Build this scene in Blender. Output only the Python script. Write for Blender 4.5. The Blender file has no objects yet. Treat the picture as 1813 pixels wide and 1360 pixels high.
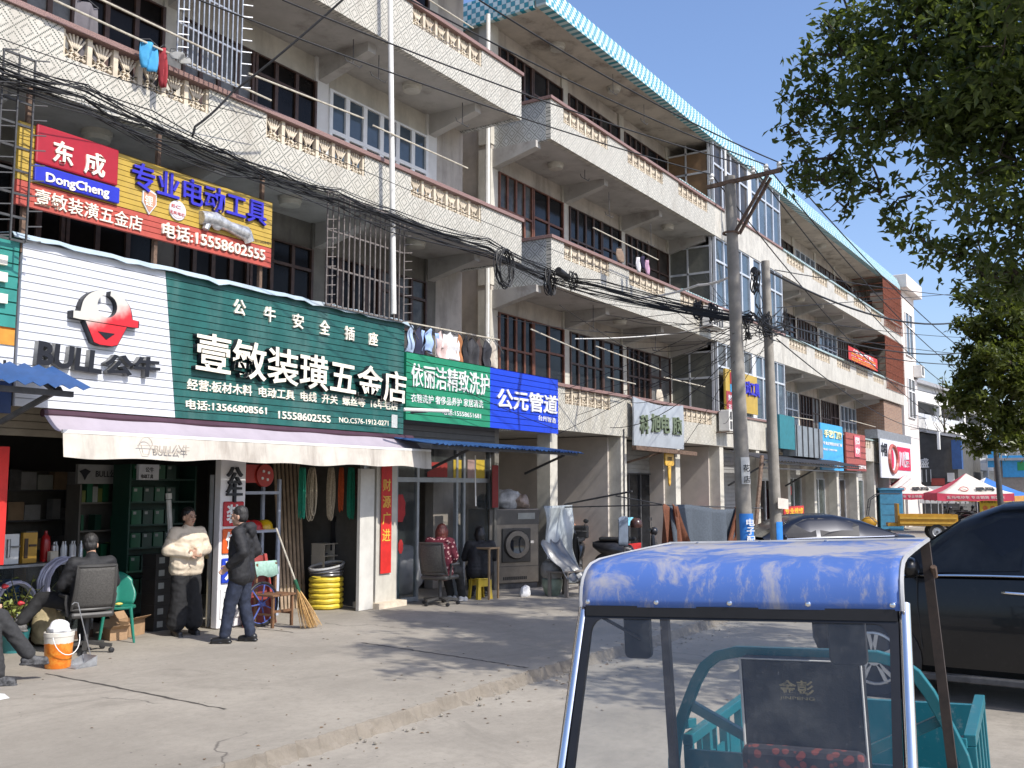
import bpy, bmesh, math, random
from mathutils import Vector as V, Matrix
random.seed(7)
sc = bpy.context.scene
COL = sc.collection
R = math.radians
# ---------------------------------------------------------------- camera, sky, sun, exposure
EYE = V((0, 0, 1.9)); PITCH = R(6.067); HEAD = R(32.554); FPX = 1750.0
cam = bpy.data.cameras.new('camera'); camo = bpy.data.objects.new('camera', cam); COL.objects.link(camo)
cam.sensor_width = 36; cam.lens = 36 * FPX / 1813; cam.clip_start = .1; cam.clip_end = 3000
camo.location = EYE; camo.rotation_euler = (R(90) + PITCH, 0, HEAD - R(90)); sc.camera = camo
FW = V((math.cos(HEAD) * math.cos(PITCH), math.sin(HEAD) * math.cos(PITCH), math.sin(PITCH)))
RT = V((math.sin(HEAD), -math.cos(HEAD), 0)); UP = RT.cross(FW)
SUN = V((.10, 1, -1.02)).normalized()
w = bpy.data.worlds.new('World'); sc.world = w; w.use_nodes = True
sky = w.node_tree.nodes.new('ShaderNodeTexSky'); sky.sky_type = 'NISHITA'; sky.sun_disc = False
sky.sun_elevation = math.asin(-SUN.z); sky.sun_rotation = math.atan2(-SUN.x, -SUN.y)
sky.air_density = 1.1; sky.dust_density = 2.0; sky.ozone_density = 3.2
bg = w.node_tree.nodes['Background']; bg.inputs[1].default_value = .13
tint = w.node_tree.nodes.new('ShaderNodeMix'); tint.data_type = 'RGBA'; tint.blend_type = 'MULTIPLY'; tint.inputs[0].default_value = 1; tint.inputs[7].default_value = (1.27, 1.29, 1.44, 1)
w.node_tree.links.new(sky.outputs[0], tint.inputs[6]); w.node_tree.links.new(tint.outputs[2], bg.inputs[0])
sl = bpy.data.lights.new('sun', 'SUN'); sl.energy = 4.4; sl.angle = R(.55); sl.color = (1, .955, .88)
so = bpy.data.objects.new('sun', sl); COL.objects.link(so); so.rotation_euler = SUN.to_track_quat('-Z', 'Y').to_euler()
sc.view_settings.view_transform = 'Standard'; sc.view_settings.look = 'None'
sc.view_settings.exposure = .28; sc.view_settings.gamma = 1
sc.cycles.max_bounces = 7; sc.cycles.transparent_max_bounces = 16
try: sc.cycles.use_denoising = True
except Exception: pass

# ---------------------------------------------------------------- from a picture point to the real plane it lies on
def ray(px, py): return FW * FPX + RT * (px - 906.5) - UP * (py - 680)
def onY(px, py, y): d = ray(px, py); return EYE + d * (y / d.y)
def onZ(px, py, z=0.): d = ray(px, py); return EYE + d * ((z - EYE.z) / d.z)
def onX(px, py, x): d = ray(px, py); return EYE + d * (x / d.x)
def onD(px, py, dist): return EYE + ray(px, py) * (dist / FPX)

# ---------------------------------------------------------------- objects
ROOT = {}
def thing(name, label, cat, loc=(0, 0, 0), rz=0, group=None, rx=0):
    o = bpy.data.objects.new(name, None); COL.objects.link(o); o.empty_display_size = .1
    o.location = loc; o.rotation_euler = (rx, 0, rz); o['label'] = label; o['category'] = cat
    if group: o['group'] = group
    ROOT[o] = (Matrix.Translation(V(loc)) @ Matrix.Rotation(rz, 4, 'Z') @ Matrix.Rotation(rx, 4, 'X')).inverted()
    return o
def tag(o, label, cat, group=None, kind=None):
    o['label'] = label; o['category'] = cat
    if group: o['group'] = group
    if kind: o['kind'] = kind
    return o
def ground(o): o['kind'] = 'structure'; return o
def top(o):
    while o.parent: o = o.parent
    return o
def link(name, me, mat, parent=None, local=False):
    o = bpy.data.objects.new(name, me); COL.objects.link(o)
    if mat is not None and not me.materials: me.materials.append(mat)
    if parent:
        o.parent = parent
        r = ROOT.get(top(parent))
        if r is not None and not local: me.transform(r)
    return o
class MB:
    def __init__(s): s.v = []; s.f = []
    def add(s, vs, fs):
        n = len(s.v); s.v += [tuple(v) for v in vs]; s.f += [tuple(i + n for i in f) for f in fs]; return s
    def box(s, x0, x1, y0, y1, z0, z1):
        return s.add([(x, y, z) for z in (z0, z1) for y in (y0, y1) for x in (x0, x1)],
                     [(0, 2, 3, 1), (4, 5, 7, 6), (0, 1, 5, 4), (2, 6, 7, 3), (0, 4, 6, 2), (1, 3, 7, 5)])
    def bar(s, p, q, w, h=None, up=(0, 0, 1)):
        p, q = V(p), V(q); h = h or w; d = (q - p).normalized(); u = V(up)
        if abs(d.dot(u)) > .98: u = V((0, 1, 0))
        a = d.cross(u).normalized() * w / 2; b = a.cross(d).normalized() * h / 2
        return s.add([p - a - b, p + a - b, p + a + b, p - a + b, q - a - b, q + a - b, q + a + b, q - a + b],
                     [(0, 1, 2, 3), (7, 6, 5, 4), (0, 4, 5, 1), (1, 5, 6, 2), (2, 6, 7, 3), (3, 7, 4, 0)])
    def tube(s, pts, r, n=6, closed=False, cap=True):
        pts = [V(p) for p in pts]; m = len(pts); rr = r if isinstance(r, (list, tuple)) else [r] * m; vs = []; a = None
        for i in range(m):
            t = (pts[(i + 1) % m if closed else min(i + 1, m - 1)] - pts[i - 1 if closed else max(i - 1, 0)]).normalized()
            if a is None:
                a = t.orthogonal().normalized()
            a = (a - t * a.dot(t)).normalized(); b = t.cross(a)
            vs += [pts[i] + (a * math.cos(2 * math.pi * k / n) + b * math.sin(2 * math.pi * k / n)) * rr[i] for k in range(n)]
        fs = [(i * n + k, i * n + (k + 1) % n, ((i + 1) % m) * n + (k + 1) % n, ((i + 1) % m) * n + k) for i in range(m if closed else m - 1) for k in range(n)]
        if cap and not closed: fs += [tuple(range(n - 1, -1, -1)), tuple(range((m - 1) * n, m * n))]
        return s.add(vs, fs)
    def lathe(s, prof, c=(0, 0, 0), n=20, axis='z', cap=True):
        c = V(c); vs = []
        for r, h in prof:
            for k in range(n):
                x, y = r * math.cos(2 * math.pi * k / n), r * math.sin(2 * math.pi * k / n)
                vs.append(c + (V((x, y, h)) if axis == 'z' else V((h, x, y)) if axis == 'x' else V((y, h, x))))
        m = len(prof); fs = [(i * n + k, i * n + (k + 1) % n, (i + 1) * n + (k + 1) % n, (i + 1) * n + k) for i in range(m - 1) for k in range(n)]
        if cap: fs += [tuple(range(n - 1, -1, -1)), tuple(range((m - 1) * n, m * n))]
        return s.add(vs, fs)
    def prism(s, poly, n):                                 # a flat outline given thickness n
        k = len(poly); n = V(n); p = [V(q) for q in poly]
        return s.add(p + [q + n for q in p], [tuple(range(k - 1, -1, -1)), tuple(range(k, 2 * k))] + [(i, (i + 1) % k, k + (i + 1) % k, k + i) for i in range(k)])
    def grid(s, rows):                                     # rows of points -> sheet
        n = len(rows[0]); vs = [p for r in rows for p in r]
        return s.add(vs, [(i * n + j, i * n + j + 1, (i + 1) * n + j + 1, (i + 1) * n + j) for i in range(len(rows) - 1) for j in range(n - 1)])
    def ball(s, c, r, n=10, m=7):
        c = V(c); r = r if isinstance(r, (tuple, list)) else (r, r, r); vs = []
        for i in range(m + 1):
            t = math.pi * i / m
            for k in range(n):
                a = 2 * math.pi * k / n
                vs.append(c + V((r[0] * math.sin(t) * math.cos(a), r[1] * math.sin(t) * math.sin(a), r[2] * math.cos(t))))
        return s.add(vs, [(i * n + k, (i + 1) * n + k, (i + 1) * n + (k + 1) % n, i * n + (k + 1) % n) for i in range(m) for k in range(n)])
    def build(s, name, mat, parent=None, smooth=False, local=False, thick=0, bevel=0, fix=True):
        me = bpy.data.meshes.new(name); me.from_pydata(s.v, [], s.f); me.update()
        bm = bmesh.new(); bm.from_mesh(me)
        if fix: bmesh.ops.remove_doubles(bm, verts=bm.verts, dist=1e-5); bmesh.ops.recalc_face_normals(bm, faces=bm.faces)
        bm.to_mesh(me); bm.free()
        if smooth:
            for p in me.polygons: p.use_smooth = True
            try: me.set_sharp_from_angle(angle=R(40))
            except Exception: pass
        o = link(name, me, mat, parent, local)
        if thick:
            md = o.modifiers.new('thick', 'SOLIDIFY'); md.thickness = thick; md.offset = 0
        if bevel:
            md = o.modifiers.new('bevel', 'BEVEL'); md.width = bevel; md.segments = 2; md.limit_method = 'ANGLE'
        return o
def copy_tree(o, parent=None):
    c = o.copy(); COL.objects.link(c)
    if parent: c.parent = parent
    for ch in list(o.children): copy_tree(ch, c)
    return c
def place(o, loc, rz=None, label=None, scale=None):
    o.location = loc
    if rz is not None: o.rotation_euler.z = rz
    if label: o['label'] = label
    if scale: o.scale = (scale,) * 3
    return o
BOX = lambda *a: MB().box(*a)

# ---------------------------------------------------------------- materials
def nodes(name):
    m = bpy.data.materials.new(name); m.use_nodes = True; nt = m.node_tree
    return m, nt, nt.nodes['Principled BSDF'], nt.links
def rgb(c): return (c[0], c[1], c[2], 1)
def N(nt, t, **k):
    n = nt.nodes.new('ShaderNode' + t)
    for a, b in k.items(): setattr(n, a, b)
    return n
def mixc(nt, fac, a, b, mode='MIX'):
    n = N(nt, 'Mix', data_type='RGBA', blend_type=mode)
    for i, x in ((0, fac), (6, a), (7, b)):
        if isinstance(x, (int, float)): n.inputs[i].default_value = x
        elif isinstance(x, tuple): n.inputs[i].default_value = rgb(x)
        else: nt.links.new(x, n.inputs[i])
    return n.outputs[2]
def mth(nt, op, a, b=None, c=None):
    n = N(nt, 'Math', operation=op)
    for i, x in enumerate((a, b, c)):
        if x is None: continue
        if isinstance(x, (int, float)): n.inputs[i].default_value = x
        else: nt.links.new(x, n.inputs[i])
    return n.outputs[0]
def noise(nt, scale, detail=4, rough=.6, vec=None, stretch=None, dist=0):
    g = N(nt, 'NewGeometry').outputs['Position'] if vec is None else vec
    if stretch:
        mp = N(nt, 'Mapping'); nt.links.new(g, mp.inputs[0]); mp.inputs['Scale'].default_value = stretch; g = mp.outputs[0]
    n = N(nt, 'TexNoise'); n.inputs['Scale'].default_value = scale; n.inputs['Detail'].default_value = detail; n.inputs['Roughness'].default_value = rough
    n.inputs['Distortion'].default_value = dist
    nt.links.new(g, n.inputs['Vector']); return n.outputs['Fac']
def ramp(nt, fac, a, b, smooth=True):
    n = N(nt, 'MapRange', interpolation_type='SMOOTHSTEP' if smooth else 'LINEAR')
    nt.links.new(fac, n.inputs[0]); n.inputs[1].default_value = a; n.inputs[2].default_value = b; return n.outputs[0]
def setbump(nt, b, h, strength=.3, dist=.01):
    n = N(nt, 'Bump'); n.inputs['Strength'].default_value = strength; n.inputs['Distance'].default_value = dist
    nt.links.new(h, n.inputs['Height']); nt.links.new(n.outputs[0], b.inputs['Normal'])
def obj_vec(nt): return N(nt, 'TexCoord').outputs['Object']
CACHE = {}
def M(name, col, rough=.7, var=.18, scale=4., bump=0., metal=0., dirt=None, dirt_amt=.5, streak=False, local=False, spec=.5, coat=0):
    if name in CACHE: return CACHE[name]
    m, nt, b, L = nodes(name)
    vec = obj_vec(nt) if local else None
    f = noise(nt, scale, 5, .65, vec)
    c = mixc(nt, ramp(nt, f, .3, .7), tuple(min(1, x * (1 - var)) for x in col), tuple(min(1, x * (1 + var)) for x in col))
    if dirt:
        f2 = noise(nt, 1.3 if not streak else 2.2, 6, .7, vec, (1, 1, .18) if streak else None)
        c = mixc(nt, mth(nt, 'MULTIPLY', ramp(nt, f2, .48, .72), dirt_amt), c, dirt)
    L.new(c, b.inputs['Base Color']); b.inputs['Roughness'].default_value = rough; b.inputs['Metallic'].default_value = metal
    b.inputs['Specular IOR Level'].default_value = spec; b.inputs['Coat Weight'].default_value = coat
    if bump: setbump(nt, b, noise(nt, scale * 6, 6, .7, vec), bump, .01)
    CACHE[name] = m; return m
WHITE = M('white_paint', (.74, .74, .72), .5, .05, 8, dirt=(.5, .47, .42), dirt_amt=.3, streak=True)
CREAMWALL = M('cream_render', (.50, .475, .41), .85, .12, 2.5, .15, dirt=(.3, .27, .23), dirt_amt=.55, streak=True)
CREAMCAST = M('cast_concrete_cream', (.60, .52, .40), .85, .15, 6, .15, dirt=(.35, .27, .2), dirt_amt=.5)
SOFFIT = M('soffit_plaster', (.42, .405, .38), .9, .1, 1.5, .1, dirt=(.16, .14, .12), dirt_amt=.6)
OLDWALL = M('grey_render', (.42, .38, .33), .9, .15, 2, .2, dirt=(.2, .18, .16), dirt_amt=.6, streak=True)
TERRAZZO = M('red_terrazzo', (.23, .14, .125), .6, .55, 90, .05, dirt=(.2, .12, .1), dirt_amt=.5)
DARKWOOD = M('dark_brown_wood', (.062, .032, .022), .5, .35, 9, .05)
REDWOOD = M('red_brown_wood', (.15, .055, .03), .55, .3, 9, .05)
GLASSDARK = M('dark_window_glass', (.012, .013, .015), .1, .5, 1.2, spec=.2)
GLASSBLUE = M('blue_grey_window_glass', (.06, .085, .11), .06, .3, 1.0)
ALU = M('aluminium', (.62, .64, .66), .38, .08, 6, metal=.4)
STEEL = M('galvanised_steel', (.42, .43, .44), .42, .2, 12, metal=.7)
CHROME = M('chrome', (.72, .73, .75), .16, .04, 10, metal=1)
IRON = M('rusty_iron', (.12, .075, .05), .8, .45, 14, .1)
DARKIRON = M('dark_iron', (.05, .05, .052), .6, .3, 12)
BLACK = M('black_rubber', (.012, .012, .013), .55, .2, 10)
PVC = M('white_pvc', (.68, .67, .63), .45, .06, 6, dirt=(.45, .42, .36), dirt_amt=.3)
BAMBOO = M('weathered_bamboo', (.46, .42, .34), .7, .25, 14)
PAINTBLUE = M('sign_blue', (.008, .05, .55), .4, .06, 3)
RED = M('red_paper', (.55, .02, .015), .6, .12, 8)
GOLD = M('gold_ink', (.7, .42, .05), .45, .1, 20)
def plain(name, col, rough=.6, var=.12, scale=6, **k): return M(name, col, rough, var, scale, **k)

# ---------------------------------------------------------------- lettering: the font's outlines as a mesh laid on a surface
def text_mesh(s, depth=0., bold=0., res=3):
    cu = bpy.data.curves.new('t', 'FONT'); cu.body = s; cu.extrude = max(depth, .0001); cu.offset = bold; cu.resolution_u = res
    o = bpy.data.objects.new('t', cu); COL.objects.link(o)
    dg = bpy.context.evaluated_depsgraph_get(); me = bpy.data.meshes.new_from_object(o.evaluated_get(dg))
    bpy.data.objects.remove(o); bpy.data.curves.remove(cu); me.materials.clear(); return me
def letters(s, name, mat, parent, o, u, v, wid, hei, depth=.01, bold=.012, slant=0, side=None):
    if side is not None:
        n = V(u).normalized().cross(V(v).normalized())
        letters(s, name + '_edge', side, parent, o, u, v, wid, hei, depth, bold, slant)
        o = V(o) + n * (depth + .0015); depth = .004
    # fits the lettering's own bounding box to wid x hei, lower left corner at o, along u and v; depth stands proud of the surface
    me = text_mesh(s, .5, bold); n = V(u).normalized().cross(V(v).normalized())
    xs = [p.co.x for p in me.vertices]; ys = [p.co.y for p in me.vertices]
    if not xs: return None
    x0, x1, y0, y1 = min(xs), max(xs), min(ys), max(ys); o = V(o); u = V(u); v = V(v)
    for p in me.vertices:
        a = (p.co.x - x0) / (x1 - x0); b = (p.co.y - y0) / (y1 - y0); zz = depth if p.co.z > 0 else 0
        p.co = o + u * (wid * a + slant * hei * b) + v * (hei * b) + n * zz
    return link(name, me, mat, parent)
def sign_text(s, name, mat, parent, px0, py0, px1, py1, y, hei, depth=.015, bold=.012, slant=0, side=None):
    # lettering on a plane of constant y: lower left at picture point 0, baseline ends under picture point 1
    a, b = onY(px0, py0, y), onY(px1, py1, y)
    d = b - a; d.y = 0
    return letters(s, name, mat, parent, a, d.normalized(), V((0, 0, 1)), d.length, hei, depth, bold, slant, side)
# ================================================================ special surfaces
def mosaic(name='mosaic_tile_lattice', line=(.05, .065, .05), base=(.55, .52, .45), axis='X', plainish=False):
    m, nt, b, L = nodes(name)
    sp = N(nt, 'SeparateXYZ'); L.new(N(nt, 'NewGeometry').outputs['Position'], sp.inputs[0])
    t = .0145 * 1.25
    u = mth(nt, 'FLOOR', mth(nt, 'DIVIDE', sp.outputs[axis], t)); v = mth(nt, 'FLOOR', mth(nt, 'DIVIDE', sp.outputs['Z'], t))
    f = None; n = 16
    a = mth(nt, 'FLOORED_MODULO', mth(nt, 'ADD', u, v), n); c = mth(nt, 'FLOORED_MODULO', mth(nt, 'SUBTRACT', u, v), n)
    eq = lambda x, k: mth(nt, 'COMPARE', x, k, .5)
    big = mth(nt, 'MAXIMUM', eq(a, 0), eq(c, 0))
    # a small diamond in every second cell
    ina = mth(nt, 'COMPARE', a, 8, 4.5); inc = mth(nt, 'COMPARE', c, 8, 4.5)
    sm = mth(nt, 'MAXIMUM', mth(nt, 'MULTIPLY', mth(nt, 'MAXIMUM', eq(a, 4), eq(a, 12)), inc), mth(nt, 'MULTIPLY', mth(nt, 'MAXIMUM', eq(c, 4), eq(c, 12)), ina))
    fr = lambda x: mth(nt, 'ABSOLUTE', mth(nt, 'SUBTRACT', mth(nt, 'FRACT', mth(nt, 'DIVIDE', x, t)), .5))
    grout = mth(nt, 'GREATER_THAN', mth(nt, 'MAXIMUM', fr(sp.outputs[axis]), fr(sp.outputs['Z'])), .43)
    f = mth(nt, 'MAXIMUM', big, mth(nt, 'MULTIPLY', sm, .85))
    wn = N(nt, 'TexWhiteNoise', noise_dimensions='2D'); cb = N(nt, 'CombineXYZ'); L.new(u, cb.inputs[0]); L.new(v, cb.inputs[1]); L.new(cb.outputs[0], wn.inputs['Vector'])
    body = mixc(nt, wn.outputs[0], tuple(x * .9 for x in base), tuple(min(1, x * 1.06) for x in base))
    if plainish:
        body = mixc(nt, ramp(nt, noise(nt, 7, 4, .7, None, (1, 1, .5)), .45, .62), body, tuple(x * .78 for x in base)); f = mth(nt, 'MULTIPLY', f, 0)
    col = mixc(nt, f, body, line)
    col = mixc(nt, mth(nt, 'MULTIPLY', grout, .3), col, (.4, .37, .3))
    col = mixc(nt, mth(nt, 'MULTIPLY', ramp(nt, noise(nt, 1.6, 6, .7, None, (1, 1, .35)), .46, .75), .5), col, (.27, .24, .19))
    col = mixc(nt, mth(nt, 'MULTIPLY', ramp(nt, noise(nt, 6, 6, .75, None, (1, 1, .09)), .54, .72), .5), col, (.2, .175, .14))
    col = mixc(nt, mth(nt, 'MULTIPLY', ramp(nt, noise(nt, 3.1, 4, .6), .68, .74), .6), col, (.36, .32, .27))
    L.new(col, b.inputs['Base Color']); b.inputs['Roughness'].default_value = .42
    setbump(nt, b, mth(nt, 'SUBTRACT', 1, grout), .25, .002)
    return m
MOSAIC = mosaic(); MOSAIC_END = mosaic('mosaic_tile_lattice_end', axis='Y', base=(.5, .52, .52)); MOSAIC_PLAIN = mosaic('rough_cream_tile', plainish=True)
def checker(name, a, b_, s, axis='X', zs=None):
    m, nt, b, L = nodes(name)
    sp = N(nt, 'SeparateXYZ'); L.new(N(nt, 'NewGeometry').outputs['Position'], sp.inputs[0])
    u = mth(nt, 'FLOOR', mth(nt, 'DIVIDE', sp.outputs[axis], s)); v = mth(nt, 'FLOOR', mth(nt, 'DIVIDE', sp.outputs['Z'], zs or s))
    k = mth(nt, 'FLOORED_MODULO', mth(nt, 'ADD', u, v), 2)
    wn = N(nt, 'TexWhiteNoise', noise_dimensions='2D'); cb = N(nt, 'CombineXYZ'); L.new(u, cb.inputs[0]); L.new(v, cb.inputs[1]); L.new(cb.outputs[0], wn.inputs['Vector'])
    c = mixc(nt, k, a, b_); c = mixc(nt, mth(nt, 'MULTIPLY', wn.outputs[0], .35), c, mixc(nt, .5, a, b_))
    fr = lambda x, q: mth(nt, 'ABSOLUTE', mth(nt, 'SUBTRACT', mth(nt, 'FRACT', mth(nt, 'DIVIDE', x, q)), .5))
    g = mth(nt, 'GREATER_THAN', mth(nt, 'MAXIMUM', fr(sp.outputs[axis], s), fr(sp.outputs['Z'], zs or s)), .46)
    c = mixc(nt, mth(nt, 'MULTIPLY', g, .5), c, (.3, .3, .28))
    c = mixc(nt, mth(nt, 'MULTIPLY', ramp(nt, noise(nt, 2, 5, .7), .52, .75), .35), c, (.25, .27, .25))
    L.new(c, b.inputs['Base Color']); b.inputs['Roughness'].default_value = .25; return m
TEAL = checker('teal_and_white_glazed_tile', (.02, .25, .32), (.62, .74, .72), .115, zs=.115)
TEAL_END = checker('teal_and_white_glazed_tile_end', (.02, .25, .32), (.62, .74, .72), .115, 'Y', zs=.115)
COPGREEN = checker('green_and_white_coping_tile', (.08, .22, .2), (.55, .6, .58), .09, zs=.2)
BRICK = None
def brick():
    m, nt, b, L = nodes('old_brick')
    t = N(nt, 'TexBrick'); mp = N(nt, 'Mapping'); L.new(N(nt, 'NewGeometry').outputs['Position'], mp.inputs[0]); mp.inputs['Rotation'].default_value = (R(90), 0, R(90))
    sp = N(nt, 'SeparateXYZ'); L.new(N(nt, 'NewGeometry').outputs['Position'], sp.inputs[0])
    cb = N(nt, 'CombineXYZ'); L.new(mth(nt, 'ADD', sp.outputs['X'], sp.outputs['Y']), cb.inputs[0]); L.new(sp.outputs['Z'], cb.inputs[1]); L.new(cb.outputs[0], t.inputs['Vector'])
    t.inputs['Scale'].default_value = 1; t.inputs['Brick Width'].default_value = .25; t.inputs['Row Height'].default_value = .075; t.inputs['Mortar Size'].default_value = .008
    t.inputs['Color1'].default_value = (.2, .1, .06, 1); t.inputs['Color2'].default_value = (.3, .17, .1, 1); t.inputs['Mortar'].default_value = (.3, .27, .23, 1)
    L.new(mixc(nt, mth(nt, 'MULTIPLY', noise(nt, 5, 5, .7), .5), t.outputs[0], (.16, .12, .09)), b.inputs['Base Color']); b.inputs['Roughness'].default_value = .9
    setbump(nt, b, t.outputs['Fac'], -.4, .01); return m
BRICK = brick()
def concrete(name, base, joints=None, dark=.6):
    m, nt, b, L = nodes(name)
    f = ramp(nt, noise(nt, .55, 8, .68), .32, .7)
    c = mixc(nt, f, tuple(x * .82 for x in base), tuple(x * 1.1 for x in base))
    c = mixc(nt, mth(nt, 'MULTIPLY', ramp(nt, noise(nt, 1.1, 7, .7, None, (.35, 1.6, 1), 1.2), .5, .78), .5), c, tuple(x * .55 for x in base))
    c = mixc(nt, mth(nt, 'MULTIPLY', ramp(nt, noise(nt, .38, 6, .75, None, (1.4, .7, 1), .8), .54, .64), .42), c, tuple(x * .58 for x in base))
    c = mixc(nt, mth(nt, 'MULTIPLY', ramp(nt, noise(nt, 4.5, 6, .8), .6, .75), .5), c, tuple(x * .45 for x in base))
    c = mixc(nt, mth(nt, 'MULTIPLY', ramp(nt, noise(nt, 2.2, 5, .7, None, (.15, 2.5, 1)), .6, .8), .35), c, tuple(x * 1.3 for x in base))
    c = mixc(nt, mth(nt, 'MULTIPLY', ramp(nt, noise(nt, 38, 4, .75), .5, .8), .35), c, tuple(x * 1.3 for x in base))
    c = mixc(nt, mth(nt, 'MULTIPLY', ramp(nt, noise(nt, 90, 3, .7), .6, .8), .35), c, tuple(x * .5 for x in base))
    c = mixc(nt, mth(nt, 'MULTIPLY', ramp(nt, noise(nt, 11, 8, .85), .42, .7), .45), c, tuple(x * .6 for x in base))
    vz = N(nt, 'TexVoronoi'); vz.inputs['Scale'].default_value = 9; L.new(N(nt, 'NewGeometry').outputs['Position'], vz.inputs['Vector'])
    c = mixc(nt, mth(nt, 'MULTIPLY', mth(nt, 'MULTIPLY', mth(nt, 'LESS_THAN', vz.outputs['Distance'], .09), ramp(nt, noise(nt, 3), .5, .55)), .7), c, tuple(x * .3 for x in base))
    vo = N(nt, 'TexVoronoi', feature='DISTANCE_TO_EDGE'); vo.inputs['Scale'].default_value = .26
    g = N(nt, 'NewGeometry').outputs['Position']; nz = N(nt, 'TexNoise'); nz.inputs['Scale'].default_value = 1.6; nz.inputs['Detail'].default_value = 5; L.new(g, nz.inputs['Vector'])
    va = N(nt, 'VectorMath', operation='MULTIPLY_ADD'); L.new(nz.outputs['Color'], va.inputs[0]); va.inputs[1].default_value = (.9, .9, 0); L.new(g, va.inputs[2]); L.new(va.outputs[0], vo.inputs['Vector'])
    cr = mth(nt, 'MULTIPLY', mth(nt, 'SUBTRACT', 1, ramp(nt, vo.outputs['Distance'], .0, .006)), ramp(nt, noise(nt, .7, 3), .5, .62))
    c = mixc(nt, mth(nt, 'MULTIPLY', cr, .75), c, (.09, .08, .07))
    L.new(c, b.inputs['Base Color']); b.inputs['Roughness'].default_value = .88; b.inputs['Specular IOR Level'].default_value = .25
    h = mth(nt, 'ADD', noise(nt, 25, 8, .75), mth(nt, 'MULTIPLY', noise(nt, 160, 3), .5)); setbump(nt, b, mth(nt, 'SUBTRACT', h, cr), .35, .006)
    return m
PAVE = concrete('worn_pavement_concrete', (.315, .285, .24)); ROADM = concrete('road_concrete', (.325, .295, .25))

# ================================================================ ground
s = MB(); s.add([(-300, -400, -.12), (700, -400, -.12), (700, 600, -.12), (-300, 600, -.12)], [(0, 1, 2, 3)])
ground(s.build('road', ROADM))
edge = []; x = -30.
while x < 130: edge.append((x, 5.54 + random.gauss(0, .012) + .03 * math.sin(x * .9) + (.04 if random.random() < .1 else 0))); x += .055 if 2 < x < 16 else .6
s = MB(); s.grid([[(a, y, 0) for a, y in edge], [(a, 11, 0) for a, y in edge], [(a, 60, 0) for a, y in edge]]); ground(s.build('pavement', PAVE))
s = MB(); rows = [[], [], [], []]
for a, y in edge:
    j = random.gauss(0, .009); k = random.uniform(0, .022)
    h = random.random(); rows[0].append((a, y, -.0005)); rows[1].append((a, y - .008 - abs(j) * .4, -.012 - .6 * k)); rows[2].append((a, y - .02 - abs(j) * 1.3 - .5 * k * h, -.08 - j)); rows[3].append((a, y - .035 - abs(j) - 2.5 * k * h, -.1205))
s.grid(rows); ground(s.build('kerb', concrete('broken_kerb_concrete', (.225, .197, .16)), smooth=False))
s = MB()                                                   # open joints between the concrete bays
for pa, pb in (((81, 1193), (400, 1256)), ((640, 1138), (822, 1165)), ((822, 1165), (935, 1183)), ((520, 1120), (300, 1098))):
    A, B = onZ(*pa), onZ(*pb); n_ = 26; L_ = []; R_ = []
    d = (B - A).normalized(); q = V((-d.y, d.x, 0))
    for i in range(n_ + 1):
        c = A.lerp(B, i / n_) + q * random.gauss(0, .008); ww = random.uniform(.007, .02); L_.append(c + q * ww + V((0, 0, .003))); R_.append(c - q * ww + V((0, 0, .003)))
    s.grid([L_, R_])
ground(s.build('pavement_joint', plain('joint_dirt', (.06, .053, .045), .95, .4, 30)))

# ================================================================ the two long shophouses
YF, YW = 10.2, 11.65
def leaf_module(s, x, z, wd=.35, h=.34, y=YF + .02):
    s.box(x - .032, x + .032, y, y + .07, z, z + h)
    cx = x + wd / 2; hw = wd / 2 - .04
    for k in range(6):
        a = -.62 + 1.24 * k / 5
        p0 = V((cx + math.sin(a) * .02, y + .035, z + .13)); p1 = p0 + V((math.sin(a) * .2, 0, math.cos(a) * .18 + .02)); p1.x = max(cx - hw, min(cx + hw, p1.x))
        s.bar(p0, p1, .022, .03, (0, 1, 0))
    for a, b in (((-hw, .13), (0, .0)), ((hw, .13), (0, .0)), ((-hw, .12), (hw * .3, .02)), ((-hw * .4, .14), (hw * .9, .04)), ((hw, .12), (-hw * .5, .02)), ((0, .13), (-hw, .03)), ((0, .13), (hw, .05))):
        s.bar((cx + a[0], y + .035, z + a[1]), (cx + b[0], y + .035, z + b[1]), .016, .04, (0, 1, 0))
_m = MB()
for k in range(6): leaf_module(_m, k * .35, 0, y=0)
_m.box(2.1 - .032, 2.1 + .032, 0, .07, 0, .34)
PANEL = None
def baluster_panel(par, root, x, z):
    global PANEL
    if PANEL is None:
        o = _m.build('baluster_panel', CREAMCAST, None); PANEL = o.data
    else:
        o = bpy.data.objects.new('baluster_panel', PANEL); COL.objects.link(o)
    o.parent = par; o.location = V((x, YF + .02, z)) - root.location
def balcony(root, x0, x1, zb, zt, panels, mat, cop, ends=(False, False), pl=2.1):
    s = MB(); zo = zt - .07 - .345; y0, y1 = YF, YF + .12
    s.box(x0, x1, y0, y1, zb, zo); xs = [x0]
    for p in panels: xs += [p, p + pl]
    xs.append(x1)
    for i in range(0, len(xs), 2): s.box(xs[i], xs[i + 1], y0, y1, zo + .0005, zt - .07)
    par = s.build('balcony_parapet', mat, root)
    for p in panels: baluster_panel(par, root, p, zo)
    for i, e in enumerate(ends):
        if e: MB().box(*((x0 - .003, x0 + .1) if i == 0 else (x1 - .1, x1 + .003)), y1, YW, zb, zt - .07).build('balcony_end_wall', MOSAIC_END, root)
    c = MB().box(x0 - .04, x1 + .04, y0 - .045, y1 + .04, zt - .07, zt)
    if ends[0]: c.box(x0 - .04, x0 + .14, y1 + .041, YW, zt - .07, zt)
    c.build('coping', cop, par, bevel=.006)
    return par
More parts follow.
